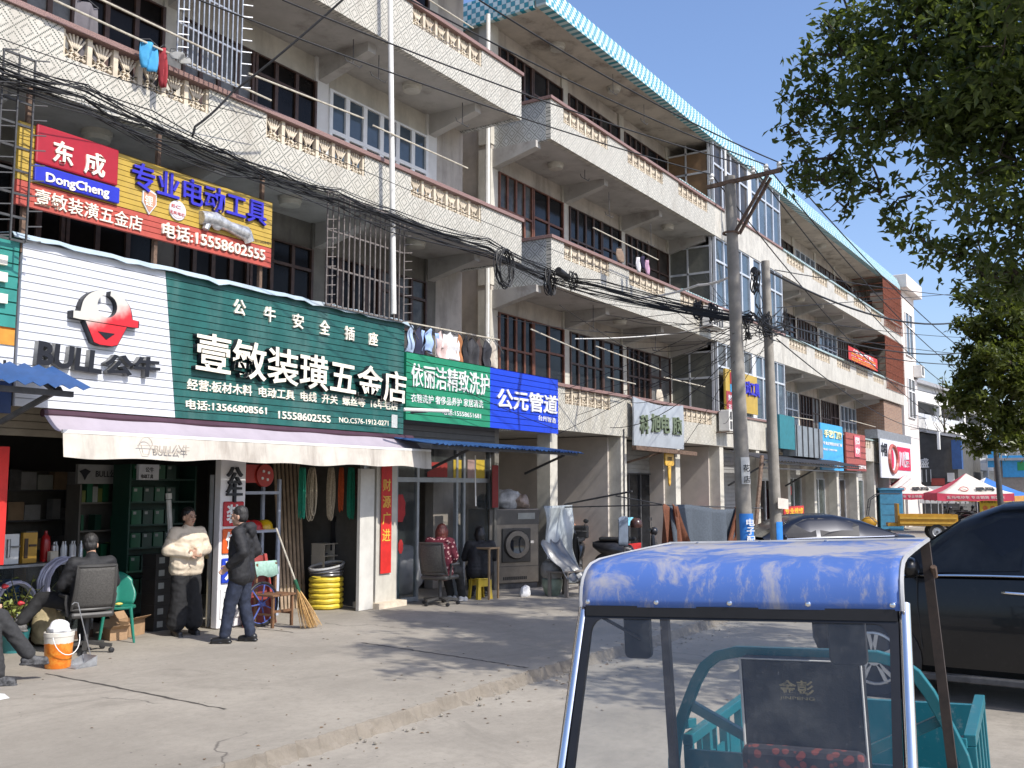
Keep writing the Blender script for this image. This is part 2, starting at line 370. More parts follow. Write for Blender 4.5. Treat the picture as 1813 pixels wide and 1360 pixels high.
def beam(root, x, zb, wd=.2):
    y0, y1 = YF + .32, YW; s = MB()
    s.prism([(x - wd / 2, y1, zb - .42), (x - wd / 2, y1, zb), (x - wd / 2, y0, zb), (x - wd / 2, y0, zb - .15)], (wd, 0, 0)); s.build('beam', SOFFIT, root)
LAMPG = plain('frosted_lamp_plastic', (.5, .48, .42), .4)
def lamp(root, x, y, z):
    MB().lathe([(.1, -.14), (.16, -.13), (.17, -.07), (.185, -.065), (.185, 0), (.0, 0)], (x, y, z), 18).build('ceiling_lamp', LAMPG, root, smooth=True)
WRND = random.Random(12)
PANES = [M('curtained_pane', (.07, .068, .062), .25, .5, 2.5, spec=.3), M('dusty_brown_pane', (.035, .028, .022), .3, .6, 3, spec=.3), M('pale_curtain_pane', (.13, .13, .125), .3, .4, 3.5, spec=.3, streak=True, dirt=(.05, .05, .05), dirt_amt=.7)]  # lighter panes: curtains and pale reflections painted into the glass colour
def window_unit(root, x0, x1, z0, z1, y, cols, rows=(.0, .55, 1), fm=DARKWOOD, gm=GLASSDARK, sill=.0, fw=.05, name='window', lower=None):
    s = MB(); g = MB(); h = z1 - z0
    s.box(x0, x0 + fw, y - .06, y + .02, z0, z1).box(x1 - fw, x1, y - .06, y + .02, z0, z1)
    zz = [z0 + sill * h + r * (h - sill * h) for r in rows]
    if sill:
        n_ = cols
        for k in range(n_):
            a = x0 + fw + (x1 - x0 - 2 * fw) * k / n_; b = x0 + fw + (x1 - x0 - 2 * fw) * (k + 1) / n_
            s.box(a + .03, b - .03, y - .035, y - .01, z0 + .08, zz[0] - .1)
        s.box(x0 + fw, x1 - fw, y - .02, y + .015, z0, zz[0])
    for z in zz: s.box(x0 + fw, x1 - fw, y - .055, y + .015, z - fw / 2 if z > z0 else z, z + fw / 2 if z < z1 else z)
    for k in range(1, cols):
        a = x0 + (x1 - x0) * k / cols
        for i in range(len(zz) - 1): s.box(a - fw * .7, a + fw * .7, y - .05, y + .01, zz[i] + fw / 2 + .001, zz[i + 1] - fw / 2 - .001)
    g.box(x0 + fw * .6, x1 - fw * .6, y - .012, y + .004, zz[0], z1 - .01)
    if gm in (GLASSDARK, GLASSBLUE, globals().get('GLASSBRN')) and WRND.random() < .3: gm = WRND.choice(PANES)
    f = s.build(name, fm, root); g.build('pane', gm, f); return f

GLASSBRN = M('brown_dark_glass', (.008, .0065, .006), .15, .5, 1.2, spec=.12)
lb = thing('shophouse', 'cream tiled shophouse with white glazed room and bull signboard on its front', 'building', (4, YF, 0))
LV = [(3.12, 4.12), (6.36, 7.26), (9.3, 10.29)]
lx0, lx1 = -6., 16.33
pan = [6.4, 9.52, 12.8]
for zb, zt in LV[1:]: balcony(lb, lx0, lx1, zb, zt, [.2, 3.3] + pan, MOSAIC, TERRAZZO, (False, True))
balcony(lb, lx0, lx1, *LV[0], [.2, 3.3] + pan, MOSAIC, TERRAZZO, (False, True))
for zb in (3.12, 6.36, 9.3, 12.6): BOX(lx0, lx1, YF + .121, 16.5, zb + .02, zb + .14).build('floor_slab', SOFFIT, lb)
BOX(lx0, lx1, YF - .3, YF + .12, 12.4, 13.).build('roof_edge', TEAL, lb)
for zb in (6.38, 9.32):
    for x in (2.7, 5.86, 9.0, 12.12, 15.25): beam(lb, x, zb)
for x, z in ((13.8, 9.32), (10.7, 6.38), (13.85, 6.38), (7.3, 9.32), (7.35, 6.38)): lamp(lb, x, 11.0 if z > 9 else 10.9, z)
# inner walls of the left house: pilasters, doors and windows, floor by floor
GRIMESHADE = M('grimy_shaded_plaster', (.16, .15, .13), .9, .2, 2, .2, dirt=(.06, .055, .05), dirt_amt=.6, streak=True)  # grime, plus the shade of the enclosed lowest balcony floor painted in
WALLW = M('white_wall', (.66, .65, .62), .8, .06, 3, dirt=(.45, .42, .38), dirt_amt=.3)
bays = [(-.4, 2.7), (2.7, 5.86), (5.86, 9.), (9., 12.12), (12.12, 15.25)]
for fl, (z0, z1) in enumerate(((3.26, 6.36), (6.5, 9.3), (9.44, 12.6))):
    for x in (-.4, 2.7, 5.86, 9., 12.12, 15.25): BOX(x - .16, x + .16, YW - .02, YW + .3, z0, z1 + .02).build('pilaster', WALLW if fl == 1 and x > 12 else GRIMESHADE if fl == 0 else CREAMWALL, lb)
    BOX(lx0, lx1, YW + .03, YW + .25, z1 - .45, z1 + .02).build('lintel', [GRIMESHADE, CREAMWALL, CREAMWALL][fl], lb)
    for k, (a, b) in enumerate(bays):
        a += .16; b -= .16; zt = z1 - .45
        if fl == 1 and k == 4:
            window_unit(lb, a, b, z0 + .85, zt, YW, 6, (0, .5, 1), WHITE, GLASSBLUE, fw=.075)
            BOX(a, b, YW - .04, YW + .2, z0, z0 + .85).build('window_breast', WALLW, lb)
        else:
            window_unit(lb, a, (a + b) / 2 - .01, z0, zt, YW, 4, (0, .42, 1), DARKWOOD, GLASSBRN, sill=.34)
            window_unit(lb, (a + b) / 2 + .01, b, z0, zt, YW, 3, (0, .45, .8, 1), DARKWOOD, GLASSBRN, sill=.3, name='door')
BOX(15.42, lx1, YW, YW + .2, 0, 12.6).build('wall', OLDWALL, lb)
BOX(lx1 - .2, lx1, YW + .2, 16.5, 0, 12.6).build('side_wall', OLDWALL, lb)
BOX(lx0, lx1, 16.3, 16.5, 0, 13).build('back_wall', OLDWALL, lb)
# drainpipe in front of the left house
p0, p1 = onY(690, -60, 9.95), onY(697, 556, 9.95)
MB().tube([p0, p1], .045, 10).build('drainpipe', PVC, lb, smooth=True)
MB().tube([(16.75, 11.3, 3), (16.75, 11.3, 12)], .05, 8).build('drainpipe', PVC, lb, smooth=True)

rb = thing('shophouse', 'longer cream shophouse beyond with blue tiled roof edge and glazed middle rooms', 'building', (17.5, YF, 0))
rx0, rx1 = 17.5, 53.3; BW = 3.165
cols = [17.5 + BW * k for k in range(12)]
RV = [(3.12, 4.1), (6.14, 7.2), (9.27, 10.22)]
for i, (zb, zt) in enumerate(RV):
    pn = [c + .55 for c in cols[:2]] + [c + .5 for c in (cols[2],)]
    balcony(rb, rx0, 27., zb, zt, pn, MOSAIC, TERRAZZO, (True, False))
    far = [c + .6 for c in cols[5:11]]
    balcony(rb, 27.001, 33.4, zb, zt, [], MOSAIC_PLAIN, TERRAZZO)
    balcony(rb, 33.401, rx1, zb, zt, far, MOSAIC_PLAIN, COPGREEN)
BOX(24.3, 26.96, YF - .05, YF + .17, RV[2][1] + .001, RV[2][1] + .03).build('coping', COPGREEN, rb)
BOX(24.3, 26.96, YF - .05, YF + .17, RV[1][1] + .001, RV[1][1] + .03).build('coping', COPGREEN, rb)
for zb in (3.12, 6.14, 9.27): BOX(rx0 + .1, rx1, YF + .121, 16.5, zb + .02, zb + .14).build('floor_slab', SOFFIT, rb)
BOX(17.3, rx1, YF + .03, 16.5, 12.16, 12.3).build('roof_slab', M('stained_roof_soffit', (.5, .45, .38), .9, .15, 1.2, .15, dirt=(.1, .075, .06), dirt_amt=.8), rb)
MB().prism([(17.25, YF - .04, 12.14), (17.25, YF - .04, 12.3), (17.25, YF + .12, 12.76), (17.25, YF + .25, 12.76), (17.25, YF + .2, 12.14)], (rx1 - 17.25, 0, 0)).build('roof_edge', TEAL, rb)
BOX(17.24, 17.36, YF + .26, 16.5, 12.14, 12.72).build('roof_edge', TEAL_END, rb)
for zb in (6.16, 9.29):
    for x in cols: beam(rb, x + .02, zb)
for x, z in ((19.1, 12.16), (22.0, 12.16), (25.3, 9.29), (19.0, 9.29), (22.2, 6.16), (37, 12.16), (41.5, 12.16), (38, 9.29)): lamp(rb, x, 10.95, z)
for fl, (z0, z1) in enumerate(((3.26, 6.14), (6.28, 9.27), (9.41, 12.16))):
    for x in cols: BOX(x - .15, x + .15, YW - .02, YW + .3, z0, z1 + .02).build('pilaster', CREAMWALL, rb)
    BOX(rx0, rx1, YW + .03, YW + .25, z1 - .42, z1 + .02).build('lintel', OLDWALL, rb)
    for k, a in enumerate(cols):
        b = min(a + BW, rx1 + .15) - .15; a += .15; zt = z1 - .42
        if k in (3, 4): continue
        wood = REDWOOD if (k, fl) in ((0, 0), (0, 1)) else DARKWOOD
        if k > 4 and (k + fl) % 3 == 0: window_unit(rb, a, b, z0 + .7, zt, YW, 4, (0, .6, 1), ALU, GLASSBLUE, fw=.05); BOX(a, b, YW - .03, YW + .2, z0, z0 + .7).build('window_breast', CREAMWALL, rb)
        else:
            m_ = a + (b - a) * (.6 if k % 2 else .5)
            window_unit(rb, a, m_ - .01, z0, zt, YW, 4, (0, .55, 1), wood, GLASSDARK, sill=.3)
            window_unit(rb, m_ + .01, b, z0, zt, YW, 2, (0, .7, 1), wood, GLASSDARK, sill=.12, name='door')
# the glazed-in balconies of the two middle bays
CURT = plain('pale_curtain', (.42, .47, .52), .8, .1, 3)
for fl, (z0, z1) in enumerate(((4.1, 6.14), (7.2, 9.27), (10.22, 12.14))):
    window_unit(rb, 27.03, 30.08, z0 + .002, z1 - .002, YF + .08, 4, (0, .66, 1), ALU, GLASSBLUE, fw=.06, name='balcony_glazing')
    window_unit(rb, 30.35, 33.38, z0 + .002, z1 - .002, YF + .08, 4, (0, .66, 1), ALU, GLASSBLUE, fw=.06, name='balcony_glazing')
    BOX(30.081, 30.349, YF + .03, YF + .3, z0 + .001, z1).build('pier', WALLW, rb)
    f = MB().box(27., 27.06, YF + .13, YF + .2, z0 + .03, z1).box(27., 27.06, YF + .85, YF + .9, z0 + .03, z1).box(27., 27.06, YF + .2, YW, z0 + .98, z0 + 1.04).box(27., 27.06, YF + .2, YW, z1 - .3, z1 - .25).build('side_glazing', ALU, rb)
    if fl == 2: BOX(27.02, 27.05, YF + .22, YW, z0 - .7, z1 - .3).build('panel', plain('brown_hardboard', (.2, .12, .06), .7), f)
    else: BOX(27.02, 27.04, YF + .22, YW, z0 - .7, z1 - .31).build('pane', plain('dusty_side_glass', (.13, .13, .11), .15), f)
    BOX(33.38, 33.46, YF + .15, YW, z0 - .8, z1).build('side_glazing', ALU, rb)
MB().tube([onY(1285, 385, 10.08), onY(1300, 490, 10.05), onY(1302, 500, 10.0)], .04, 8).build('drainpipe', PVC, rb, smooth=True)
MB().tube([(27.55, 10.06, 9.2), (27.6, 10.06, 12.1)], .04, 8).build('drainpipe', PVC, rb, smooth=True)
# ground floor: columns, partitions, side and back walls
for x in [17.62] + [c + .2 for c in cols[1:]]: BOX(x - .15, x + .15, YF + .03, YF + .34, 0, 3.12).build('column', CREAMWALL, rb)
for x in cols[1:4]: BOX(x - .02, x + .3, YF + .341, 14, 0, 3.12).build('partition_wall', M('pinkish_plaster', (.50, .45, .40), .9, .08, 2, .1, dirt=(.36, .32, .28), dirt_amt=.4), rb)
for x in cols[4:]: BOX(x + .05, x + .3, YF + .341, 14, 0, 3.12).build('partition_wall', OLDWALL, rb)
BOX(17.4, 17.6, YW, 16.5, 0, 12.2).build('side_wall', OLDWALL, rb)
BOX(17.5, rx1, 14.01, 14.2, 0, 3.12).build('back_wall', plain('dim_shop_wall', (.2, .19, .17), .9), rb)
BOX(17.5, rx1, 16.3, 16.5, 0, 12.2).build('back_wall', OLDWALL, rb)
BOX(16.34, 17.39, 13.4, 13.5, 0, 11).build('wall', OLDWALL, lb)
# rusty cages and brick infill near the far end
s = MB()
CAGE = plain('rusty_sheet_and_bars', (.2, .06, .03), .8, .5, 12)
for z0, z1 in ((7.2, 9.27), (10.22, 12.14)):
    s = MB()
    for k in range(26): s.box(49.1 + k * .17, 49.12 + k * .17, YF - .06, YF - .04, z0 - .5, z1)
    for k in range(7): s.box(49.1, 53.4, YF - .05, YF - .03, z0 - .5 + k * (z1 - z0 + .5) / 6.2, z0 - .47 + k * (z1 - z0 + .5) / 6.2)
    for k in range(7): s.box(49.06, 49.1, YF - .05, YW, z0 + k * (z1 - z0) / 6.2, z0 + .03 + k * (z1 - z0) / 6.2)
    s.box(49.2, 53.3, YF - .02, YF - .005, z0 + .02, z1 - .02)
    s.build('window_cage', CAGE, rb)
BOX(49.1, 49.3, YF + .13, YW, 4.1, 6.1).build('brick_infill', BRICK, rb); BOX(49.3, 53.2, YF + .13, YF + .3, 4.1, 6.1).build('brick_infill', BRICK, rb)

# ---------------------------------------------------------------- the buildings farther off
TOWERW = M('pale_pink_render', (.66, .60, .55), .8, .05, 1.5, dirt=(.5, .45, .4), dirt_amt=.3)
tw = thing('white_building', 'narrow pale rendered building with overhanging flat roof at the end of the row', 'building', (53.5, YF, 0))
BOX(53.42, 57.2, YF + .05, 17, 0, 12.6).build('wall', TOWERW, tw)
BOX(53.4, 57.5, YF - .35, 17, 12.3, 13.0).build('roof_slab', TOWERW, tw, bevel=.03)
for z0, z1 in ((8.9, 11.2), (5.6, 7.7)):
    window_unit(tw, 54.4, 56.2, z0, z1, YF + .02, 2, (0, .68, 1), WHITE, GLASSBLUE, fw=.07)
s = MB()
for k in range(7): s.tube([(54.6 + k * .35, YF - .35, 5.0), (54.6 + k * .35, YF - .35, 5.7)], .012, 5)
for z in (5.0, 5.7): s.tube([(54.5, YF, z), (54.5, YF - .36, z), (57.1, YF - .36, z), (57.1, YF, z)], .016, 5)
s.build('balcony_railing', DARKIRON, tw)
ac = thing('air_conditioner', 'white air conditioner box on the pale building at the end of the row', 'air conditioner', (56.8, YF - .2, 7.9))
BOX(56.3, 57.15, YF - .38, YF + .04, 7.9, 8.55).build('casing', PVC, ac, bevel=.02); BOX(56.4, 56.85, YF - .386, YF - .381, 8.0, 8.45).build('fan_grille', DARKIRON, ac)
MB().tube([(56.3, YF, 7.86), (57.1, YF, 7.86)], .03, 5).build('bracket', DARKIRON, ac)

sch = thing('school_building', 'long white building with open galleries and columns far behind the dark shed', 'building', (66, 12.95, 0), R(-5))
SW = M('bright_white_render', (.70, .69, .66), .7, .03, 2); GAL = plain('gallery_wall', (.5, .52, .54), .8, .05)
SB = lambda a, n, m: BOX(*a).build(n, m, sch, local=True)
SB((0, 60, 0, .3, 7.8, 8.9), 'wall', SW); SB((-.3, 60, -.4, 9, 8.9, 9.15), 'roof', plain('grey_roof_edge', (.3, .3, .31), .7)); SB((0, 60, 2.2, 9, 0, 8.89), 'gallery_wall', GAL)
for zt in (7.0, 4.4, 1.8): SB((0, 60, .0, .25, zt - 1.0, zt - .4), 'parapet', SW); SB((0, 60, .04, .2, zt - .399, zt), 'parapet', GAL); SB((0, 60, .251, 2.19, zt - 1.0, zt - .8), 'floor_slab', GAL)
for k in range(9):
    SB((2.4 + 7 * k, 2.9 + 7 * k, -.04, .3, 0, 7.8), 'column', SW)
    for zt in (7.0, 4.4): 
        for a in (3.8, 7.0): BOX(a + 7 * k, a + 1.5 + 7 * k, 2.14, 2.19, zt - .3, zt + .7).build('window', GLASSBLUE, sch, local=True)

shed = thing('dark_shed', 'dark grey sheet clad shed with white lettering on its side beyond the row', 'shed', (60, 10, 0))
DSH = M('dark_grey_cladding', (.075, .073, .068), .75, .2, 2)
MB().prism([(60, 8.8, 0), (60, 8.8, 4.7), (60, 12.5, 5.5), (60, 12.5, 0)], (9, 0, 0)).build('wall', DSH, shed)
MB().prism([(59.8, 8.6, 4.72), (59.8, 8.6, 4.85), (59.8, 12.7, 5.72), (59.8, 12.7, 5.58)], (9.5, 0, 0)).build('roof', plain('pale_roof_sheet', (.4, .4, .4), .5), shed)
letters('永盛', 'lettering', WHITE, shed, (59.97, 11.3, 3.1), (0, -1, 0), (0, 0, 1), 1.0, .55, .03, .02)
for k in range(5): BOX(59.94, 59.99, 10.2 + k * .24, 10.24 + k * .24, 2.3, 3.0).build('sign_rail', PVC, shed)
BOX(59.9, 59.99, 9.5, 10.2, 2.1, 2.5).build('notice', plain('faded_red_board', (.4, .07, .05), .7), shed); BOX(59.85, 59.99, 9.0, 9.35, 2.3, 2.8).build('meter_box', PVC, shed)
BOX(59.4, 59.9, 8.5, 9.0, 3.0, 4.6).build('blue_panel', plain('faded_blue_sheet', (.02, .07, .2), .6), shed)
BOX(59.4, 59.7, 9.6, 9.72, 4.1, 5.1).build('tube_light', WHITE, shed)

gb = thing('grey_building', 'grey building with barred windows at the right edge beyond the canopies', 'building', (80, 2, 0))
BOX(80, 92, -6, 5.9, 0, 9.5).build('wall', M('grey_block_render', (.40, .39, .36), .9, .1, 1), gb)
for y in (4.6, 2.6, .6, -1.4):
    for z in (1.0, 3.8, 6.6): window_unit(gb, 0, 1.3, 0, 1.5, 0, 3, (0, .6, 1), DARKIRON, GLASSBLUE, fw=.05).matrix_world = Matrix.Identity(4)
for o in list(gb.children):
    if o.name.startswith('window'): pass
kk = 0
for o in [c for c in gb.children if c.name.startswith('window')]:
    y = (4.6, 2.6, .6, -1.4)[kk // 3]; z = (1.0, 3.8, 6.6)[kk % 3]; kk += 1
    for c in [o] + list(o.children):
        c.data.transform(ROOT[gb].inverted()); c.data.transform(Matrix.Rotation(R(-90), 4, 'Z')); c.data.transform(Matrix.Translation(V((79.99, y + .65, z)))); c.data.transform(ROOT[gb])
stall = thing('blue_kiosk', 'low kiosk with bright blue signs below the far tree', 'kiosk', (66, 5, 0))
BOX(66, 69, 5.2, 7.7, 0, 3.6).build('wall', plain('kiosk_wall', (.3, .26, .22), .8), stall); BOX(65.7, 69.5, 5.0, 8, 3.6, 3.75).build('roof', plain('kiosk_roof', (.35, .35, .36), .6), stall)
BOX(65.9, 65.98, 5.5, 7.2, 2.6, 3.9).build('signboard', plain('sky_blue_board', (.05, .32, .62), .5), stall); BOX(65.9, 65.98, 7.3, 8.0, 3.2, 5.2).build('signboard', plain('sky_blue_board', (.05, .32, .62), .5), stall)
BOX(65.88, 65.9, 5.9, 6.4, 3.0, 3.5).build('green_mark', plain('green_mark', (.03, .3, .1), .5), stall)
# ================================================================ signboards and awnings
X1, Z1 = V((1, 0, 0)), V((0, 0, 1))
def slat_board(name, mat, par, x0, x1, z0, z1, y, n, xs0=None, xs1=None, depth=.05):
    # ribbed sheet board facing the street, with n horizontal ribs; its side edges may slant (x at bottom, x at top)
    s = MB(); h = (z1 - z0) / n; bl, tl = x0, xs0 if xs0 is not None else x0; br, tr = x1, xs1 if xs1 is not None else x1
    rows = []
    for i in range(n):
        for f, d in ((.0, 0), (.885, 0), (.89, .026), (.995, .026)):
            z = z0 + (i + f) * h; t = (z - z0) / (z1 - z0)
            rows.append([(bl + (tl - bl) * t, y + d, z), (br + (tr - br) * t, y + d, z)])
    rows.append([(tl, y, z1), (tr, y, z1)]); s.grid(rows)
    s.add([(bl, y + depth, z0), (br, y + depth, z0), (tr, y + depth, z1), (tl, y + depth, z1), (bl, y, z0), (br, y, z0), (tr, y, z1), (tl, y, z1)], [(0, 3, 2, 1), (4, 0, 1, 5), (7, 6, 2, 3), (4, 7, 3, 0), (5, 1, 2, 6)])
    return s.build(name, mat, par, fix=False)
SGREEN = M('faded_dark_green_board', (.013, .095, .085), .45, .2, 5, dirt=(.13, .21, .19), dirt_amt=.35, streak=True)
SWHITE = M('white_board', (.60, .62, .66), .4, .04, 4, dirt=(.5, .49, .47), dirt_amt=.3, streak=True)
LETTER = M('cream_letter', (.80, .75, .63), .5, .04, 9)
GREYEDGE = plain('grey_letter_edge', (.16, .16, .155), .4)
NAVY = M('charcoal_letter', (.008, .009, .014), .45, .1, 9)
# --- the big hardware signboard
bs = thing('shop_signboard', 'large white and dark green ribbed signboard over the hardware shop with a red bull head', 'signboard', (9, 10.1, 2.6))
YB = 10.1; zT, zB = 1.9 + (4.46 - 1.9) * YB / 9.6, 1.9 + (2.74 - 1.9) * YB / 9.6
bx0, bx1 = onY(34, 570, YB).x, onY(715, 670, YB).x; mb_ = onY(310, 743, YB).x; mt_ = onY(293, 473, YB).x
slat_board('white_panel', SWHITE, bs, bx0, mb_ - .002, zB, zT, YB, 20, None, mt_ - .002)
slat_board('green_panel', SGREEN, bs, mb_ + .002, bx1, zB, zT, YB, 20, mt_ + .002, None)
BOX(bx0 - .01, bx1 + .01, YB + .055, YB + .095, zB, zT - .05).build('backing_box', DARKIRON, bs)
s = MB(); rows = [[], [], []]
for i in range(40):
    x = bx0 - .14 + (bx1 - bx0 + .2) * i / 39; j = random.gauss(0, .012)
    rows[0].append((x, YB - .07, zT - .02 + j)); rows[1].append((x, YB - .02, zT + .045 + j * .5)); rows[2].append((x, YB + .8, zT + .14))
s.grid(rows); s.build('flashing', M('pale_blue_sheet_flashing', (.42, .52, .58), .4, .1, 3, metal=.2, dirt=(.4, .36, .3), dirt_amt=.4), bs, thick=.008)
def st(s_, par, a, b, y, h, d=.05, bold=.014, mat=LETTER, name='lettering', slant=0, side=None): return sign_text(s_, name, mat, par, a[0], a[1], b[0], b[1], y, h * (YB / 9.6 if abs(y - YB) < .03 else 1), d, bold, slant, side)
for k, ch in enumerate('公牛安全插座'):
    q0, q1 = onY(411, 556, YB), onY(669, 615, YB); letters(ch, 'lettering', LETTER, bs, q0.lerp(q1, k / 5.45), X1, Z1, .21, .21, .03, .014)
st('壹敏装璜五金店', bs, (338, 657), (712, 717), YB, .49, .085, .014, side=NAVY)
st('经营:板材木料  电动工具  电线  开关  螺丝等  16年老店', bs, (330, 690), (703, 727), YB, .135, .015, .012)
st('电话:13566808561', bs, (328, 724), (471, 735), YB, .115, .015, .012); st('15558602555', bs, (492, 741), (584, 749), YB, .10, .015, .012)
st('NO.C576-1912-0271', bs, (600, 748), (687, 754), YB, .075, .008, .004)
st('BULL', bs, (57, 646), (172, 664), YB, .25, .075, .035, NAVY, slant=.06, side=GREYEDGE); st('公牛', bs, (176, 664), (275, 670), YB, .235, .075, .035, NAVY, slant=.06, side=GREYEDGE)
BOX(onY(693, 745, YB).x, onY(703, 745, YB).x, YB - .006, YB - .001, onY(693, 757, YB).z, onY(693, 734, YB).z).build('sticker', plain('grey_sticker', (.45, .47, .46), .6, .3, 60), bs)
# the bull head: an outline in raised metal
BULLM, nt_, b_, L_ = nodes('red_and_silver_logo_face')
f_ = None; b_.inputs['Roughness'].default_value = .35
c0 = onY(180, 580, YB); sp_ = N(nt_, 'SeparateXYZ'); L_.new(N(nt_, 'NewGeometry').outputs['Position'], sp_.inputs[0])
f_ = ramp(nt_, mth(nt_, 'ADD', mth(nt_, 'MULTIPLY', noise(nt_, 4, 3, .6), .35), mth(nt_, 'ADD', mth(nt_, 'MULTIPLY', mth(nt_, 'SUBTRACT', c0.z + .12, sp_.outputs['Z']), 1.1), mth(nt_, 'MULTIPLY', mth(nt_, 'SUBTRACT', sp_.outputs['X'], c0.x), .55))), .08, .30); L_.new(mixc(nt_, f_, (.56, .54, .48), (.55, .02, .03)), b_.inputs['Base Color']); W_ = .54 * (onY(233, 580, YB).x - onY(120, 556, YB).x); H_ = .315
def bp(u, v, d=0.): return V((c0.x + u * W_, YB - d, c0.z + .09 + v * H_))
def arc(cx, cy, r, a0, a1, n, sx=1.): return [(cx + r * sx * math.cos(R(a0 + (a1 - a0) * i / n)), cy + r * math.sin(R(a0 + (a1 - a0) * i / n))) for i in range(n + 1)]
hat = [(-.98, .12), (-.78, .14)] + arc(0, .25, .82, 172, 97, 9, .92) + arc(0, .48, .42, 105, 435, 20, .72) + arc(0, .25, .82, 83, 8, 9, .92) + [(.78, .14), (.98, .12), (.98, -.14), (.8, -.16), (-.8, -.16), (-.98, -.14)]
face = [(-.62, -.19), (.62, -.19), (.35, -.93), (.18, -1.0), (-.18, -1.0), (-.35, -.93)]
for q, g in ((hat, 1), (face, 1)):
    MB().prism([bp(u, v, .0) for u, v in q], (0, -.085, 0)).build('bull_head_edge', NAVY, bs)
    cx_ = sum(u for u, v in q) / len(q); MB().prism([bp(u * .96, v if v > .4 else v * .97, .086) for u, v in q], (0, -.006, 0)).build('bull_head', BULLM, bs)
MB().prism([bp(-.24, -.5, .093), bp(.24, -.5, .093), bp(0, -.76, .093)], (0, -.006, 0)).build('bull_muzzle', NAVY, bs)
# --- neighbour's sign at the left edge
ns = thing('shop_signboard', 'green ribbed signboard with orange and white bands cut by the left edge', 'signboard', (4.6, 10.1, 2.6))
nx0, nx1 = 3.6, bx0 - .03
slat_board('green_panel', M('sea_green_board', (.03, .22, .19), .45, .12, 4), ns, nx0, nx1, 3.615, 4.593, YB + .02, 7)
slat_board('orange_band', plain('orange_band', (.55, .24, .03), .5), ns, nx0, nx1, 3.425, 3.612, YB + .02, 1)
slat_board('white_panel', SWHITE, ns, nx0, nx1, 3.036, 3.422, YB + .02, 3)
BOX(nx0, nx1, YB + .02, YB + .09, 2.7, 3.03).build('blue_panel', plain('navy_panel', (.02, .05, .16), .5), ns)
BOX(nx0, nx1, YB + .071, YB + .095, 3.04, 4.55).build('backing_box', DARKIRON, ns)
for py in (462, 492, 530): a = onY(11, py, YB); BOX(a.x - .5, a.x, YB - .03, YB + .02, a.z - .05, a.z + .05).build('lettering', LETTER, ns)
a = onY(8, 590, YB)
st('01', ns, (-22, 658), (9, 660), YB + .02, .13, .01, .01, NAVY)
# --- blue corrugated awning and its strut at the left edge
def corrugated(x0, x1, ya, za, yb, zb, pitch=.09, amp=.016, jag=0.):
    n = int((x1 - x0) / pitch * 4); rows = [[], [], []]
    for i in range(n + 1):
        x = x0 + (x1 - x0) * i / n; o = amp * math.sin(i * math.pi / 2)
        j = random.gauss(0, jag) if jag else 0
        for r, t in zip(rows, (0, .5, 1)): r.append((x, ya + (yb - ya) * t + (j if t == 1 else 0), za + (zb - za) * t + o))
    return MB().grid(rows)
BLUESHEET = M('faded_blue_sheet', (.05, .13, .42), .45, .15, 4, dirt=(.3, .32, .38), dirt_amt=.5)
aw = thing('sheet_awning', 'blue corrugated sheet awning on a dark diagonal strut at the left edge', 'awning', (5, 9.2, 2.6))
e0 = onY(150, 690, 9.4)
corrugated(3.4, e0.x, 10.0, e0.z + .27, 9.3, e0.z, .16, .02).build('sheet', BLUESHEET, aw, thick=.004)
MB().bar((4.0, 9.43, e0.z - .06), (e0.x - .12, 9.43, e0.z - .06), .05, .06).bar(onY(0, 748, 9.95), onY(108, 688, 9.43), .05, .05).bar((e0.x - .3, 9.95, e0.z + .2), (e0.x - .3, 9.43, e0.z - .05), .04).build('frame', DARKIRON, aw)
# --- yellow and red power-tool sign on posts above the roof flashing
YD = 10.05
ds = thing('shop_signboard', 'yellow and red ribbed signboard on rusty posts above the large white and green one', 'signboard', (7.5, YD, 4.5))
dx0, dx1 = onY(32, 285, YD).x, onY(481, 411, YD).x; dzT, dzB = onY(36, 213, YD).z, onY(28, 360, YD).z; dm = dzB + .3 * (dzT - dzB)
slat_board('yellow_panel', M('mustard_board', (.43, .29, .045), .5, .1, 4, dirt=(.3, .22, .1), dirt_amt=.3), ds, dx0, dx1, dm + .001, dzT, YD, 10)
slat_board('red_panel', M('faded_red_board', (.30, .07, .06), .5, .12, 4, dirt=(.2, .1, .08), dirt_amt=.4), ds, dx0, dx1, dzB, dm - .001, YD, 4)
for px in (40, 275, 462):
    p = onY(px, 400, YD + .09); MB().bar((p.x, YD + .09, 4.45), (p.x, YD + .09, 6.3), .05).build('post', IRON, ds)
pa, pb, pc = onY(62, 219, YD), onY(211, 262, YD), onY(62, 322, YD); mid = onY(60, 290, YD).z
BOX(pa.x, pb.x - .03, YD - .05, YD - .01, mid + .008, pa.z).build('red_plaque', plain('crimson_plaque', (.34, .012, .025), .4, .08), ds, bevel=.02)
BOX(pa.x, pb.x, YD - .049, YD - .01, pc.z, mid - .008).build('blue_plaque', plain('royal_blue_plaque', (.02, .03, .42), .4, .08), ds, bevel=.01)
st('东', ds, (92, 286), (128, 297), YD - .05, .26, .02, .02); st('成', ds, (147, 306), (184, 317), YD - .05, .27, .02, .02)
st('DongCheng', ds, (80, 326), (192, 354), YD - .05, .135, .012, .022)
st('专业电动工具', ds, (229, 333), (468, 402), YD, .335, .04, .014, plain('violet_blue_letter', (.03, .025, .42), .45), side=plain('deep_violet_edge', (.012, .012, .16), .5))
st('壹敏装潢五金店', ds, (60, 362), (250, 411), YD, .185, .02, .003); st('电话:15558602555', ds, (285, 419), (467, 464), YD, .19, .03, .012)
def disc(par, c, r, name, mat, y, d=.02, n=24, sx=1): MB().prism([(c.x + r * sx * math.cos(2 * math.pi * k / n), y, c.z + r * math.sin(2 * math.pi * k / n)) for k in range(n)], (0, -d, 0)).build(name, mat, par)
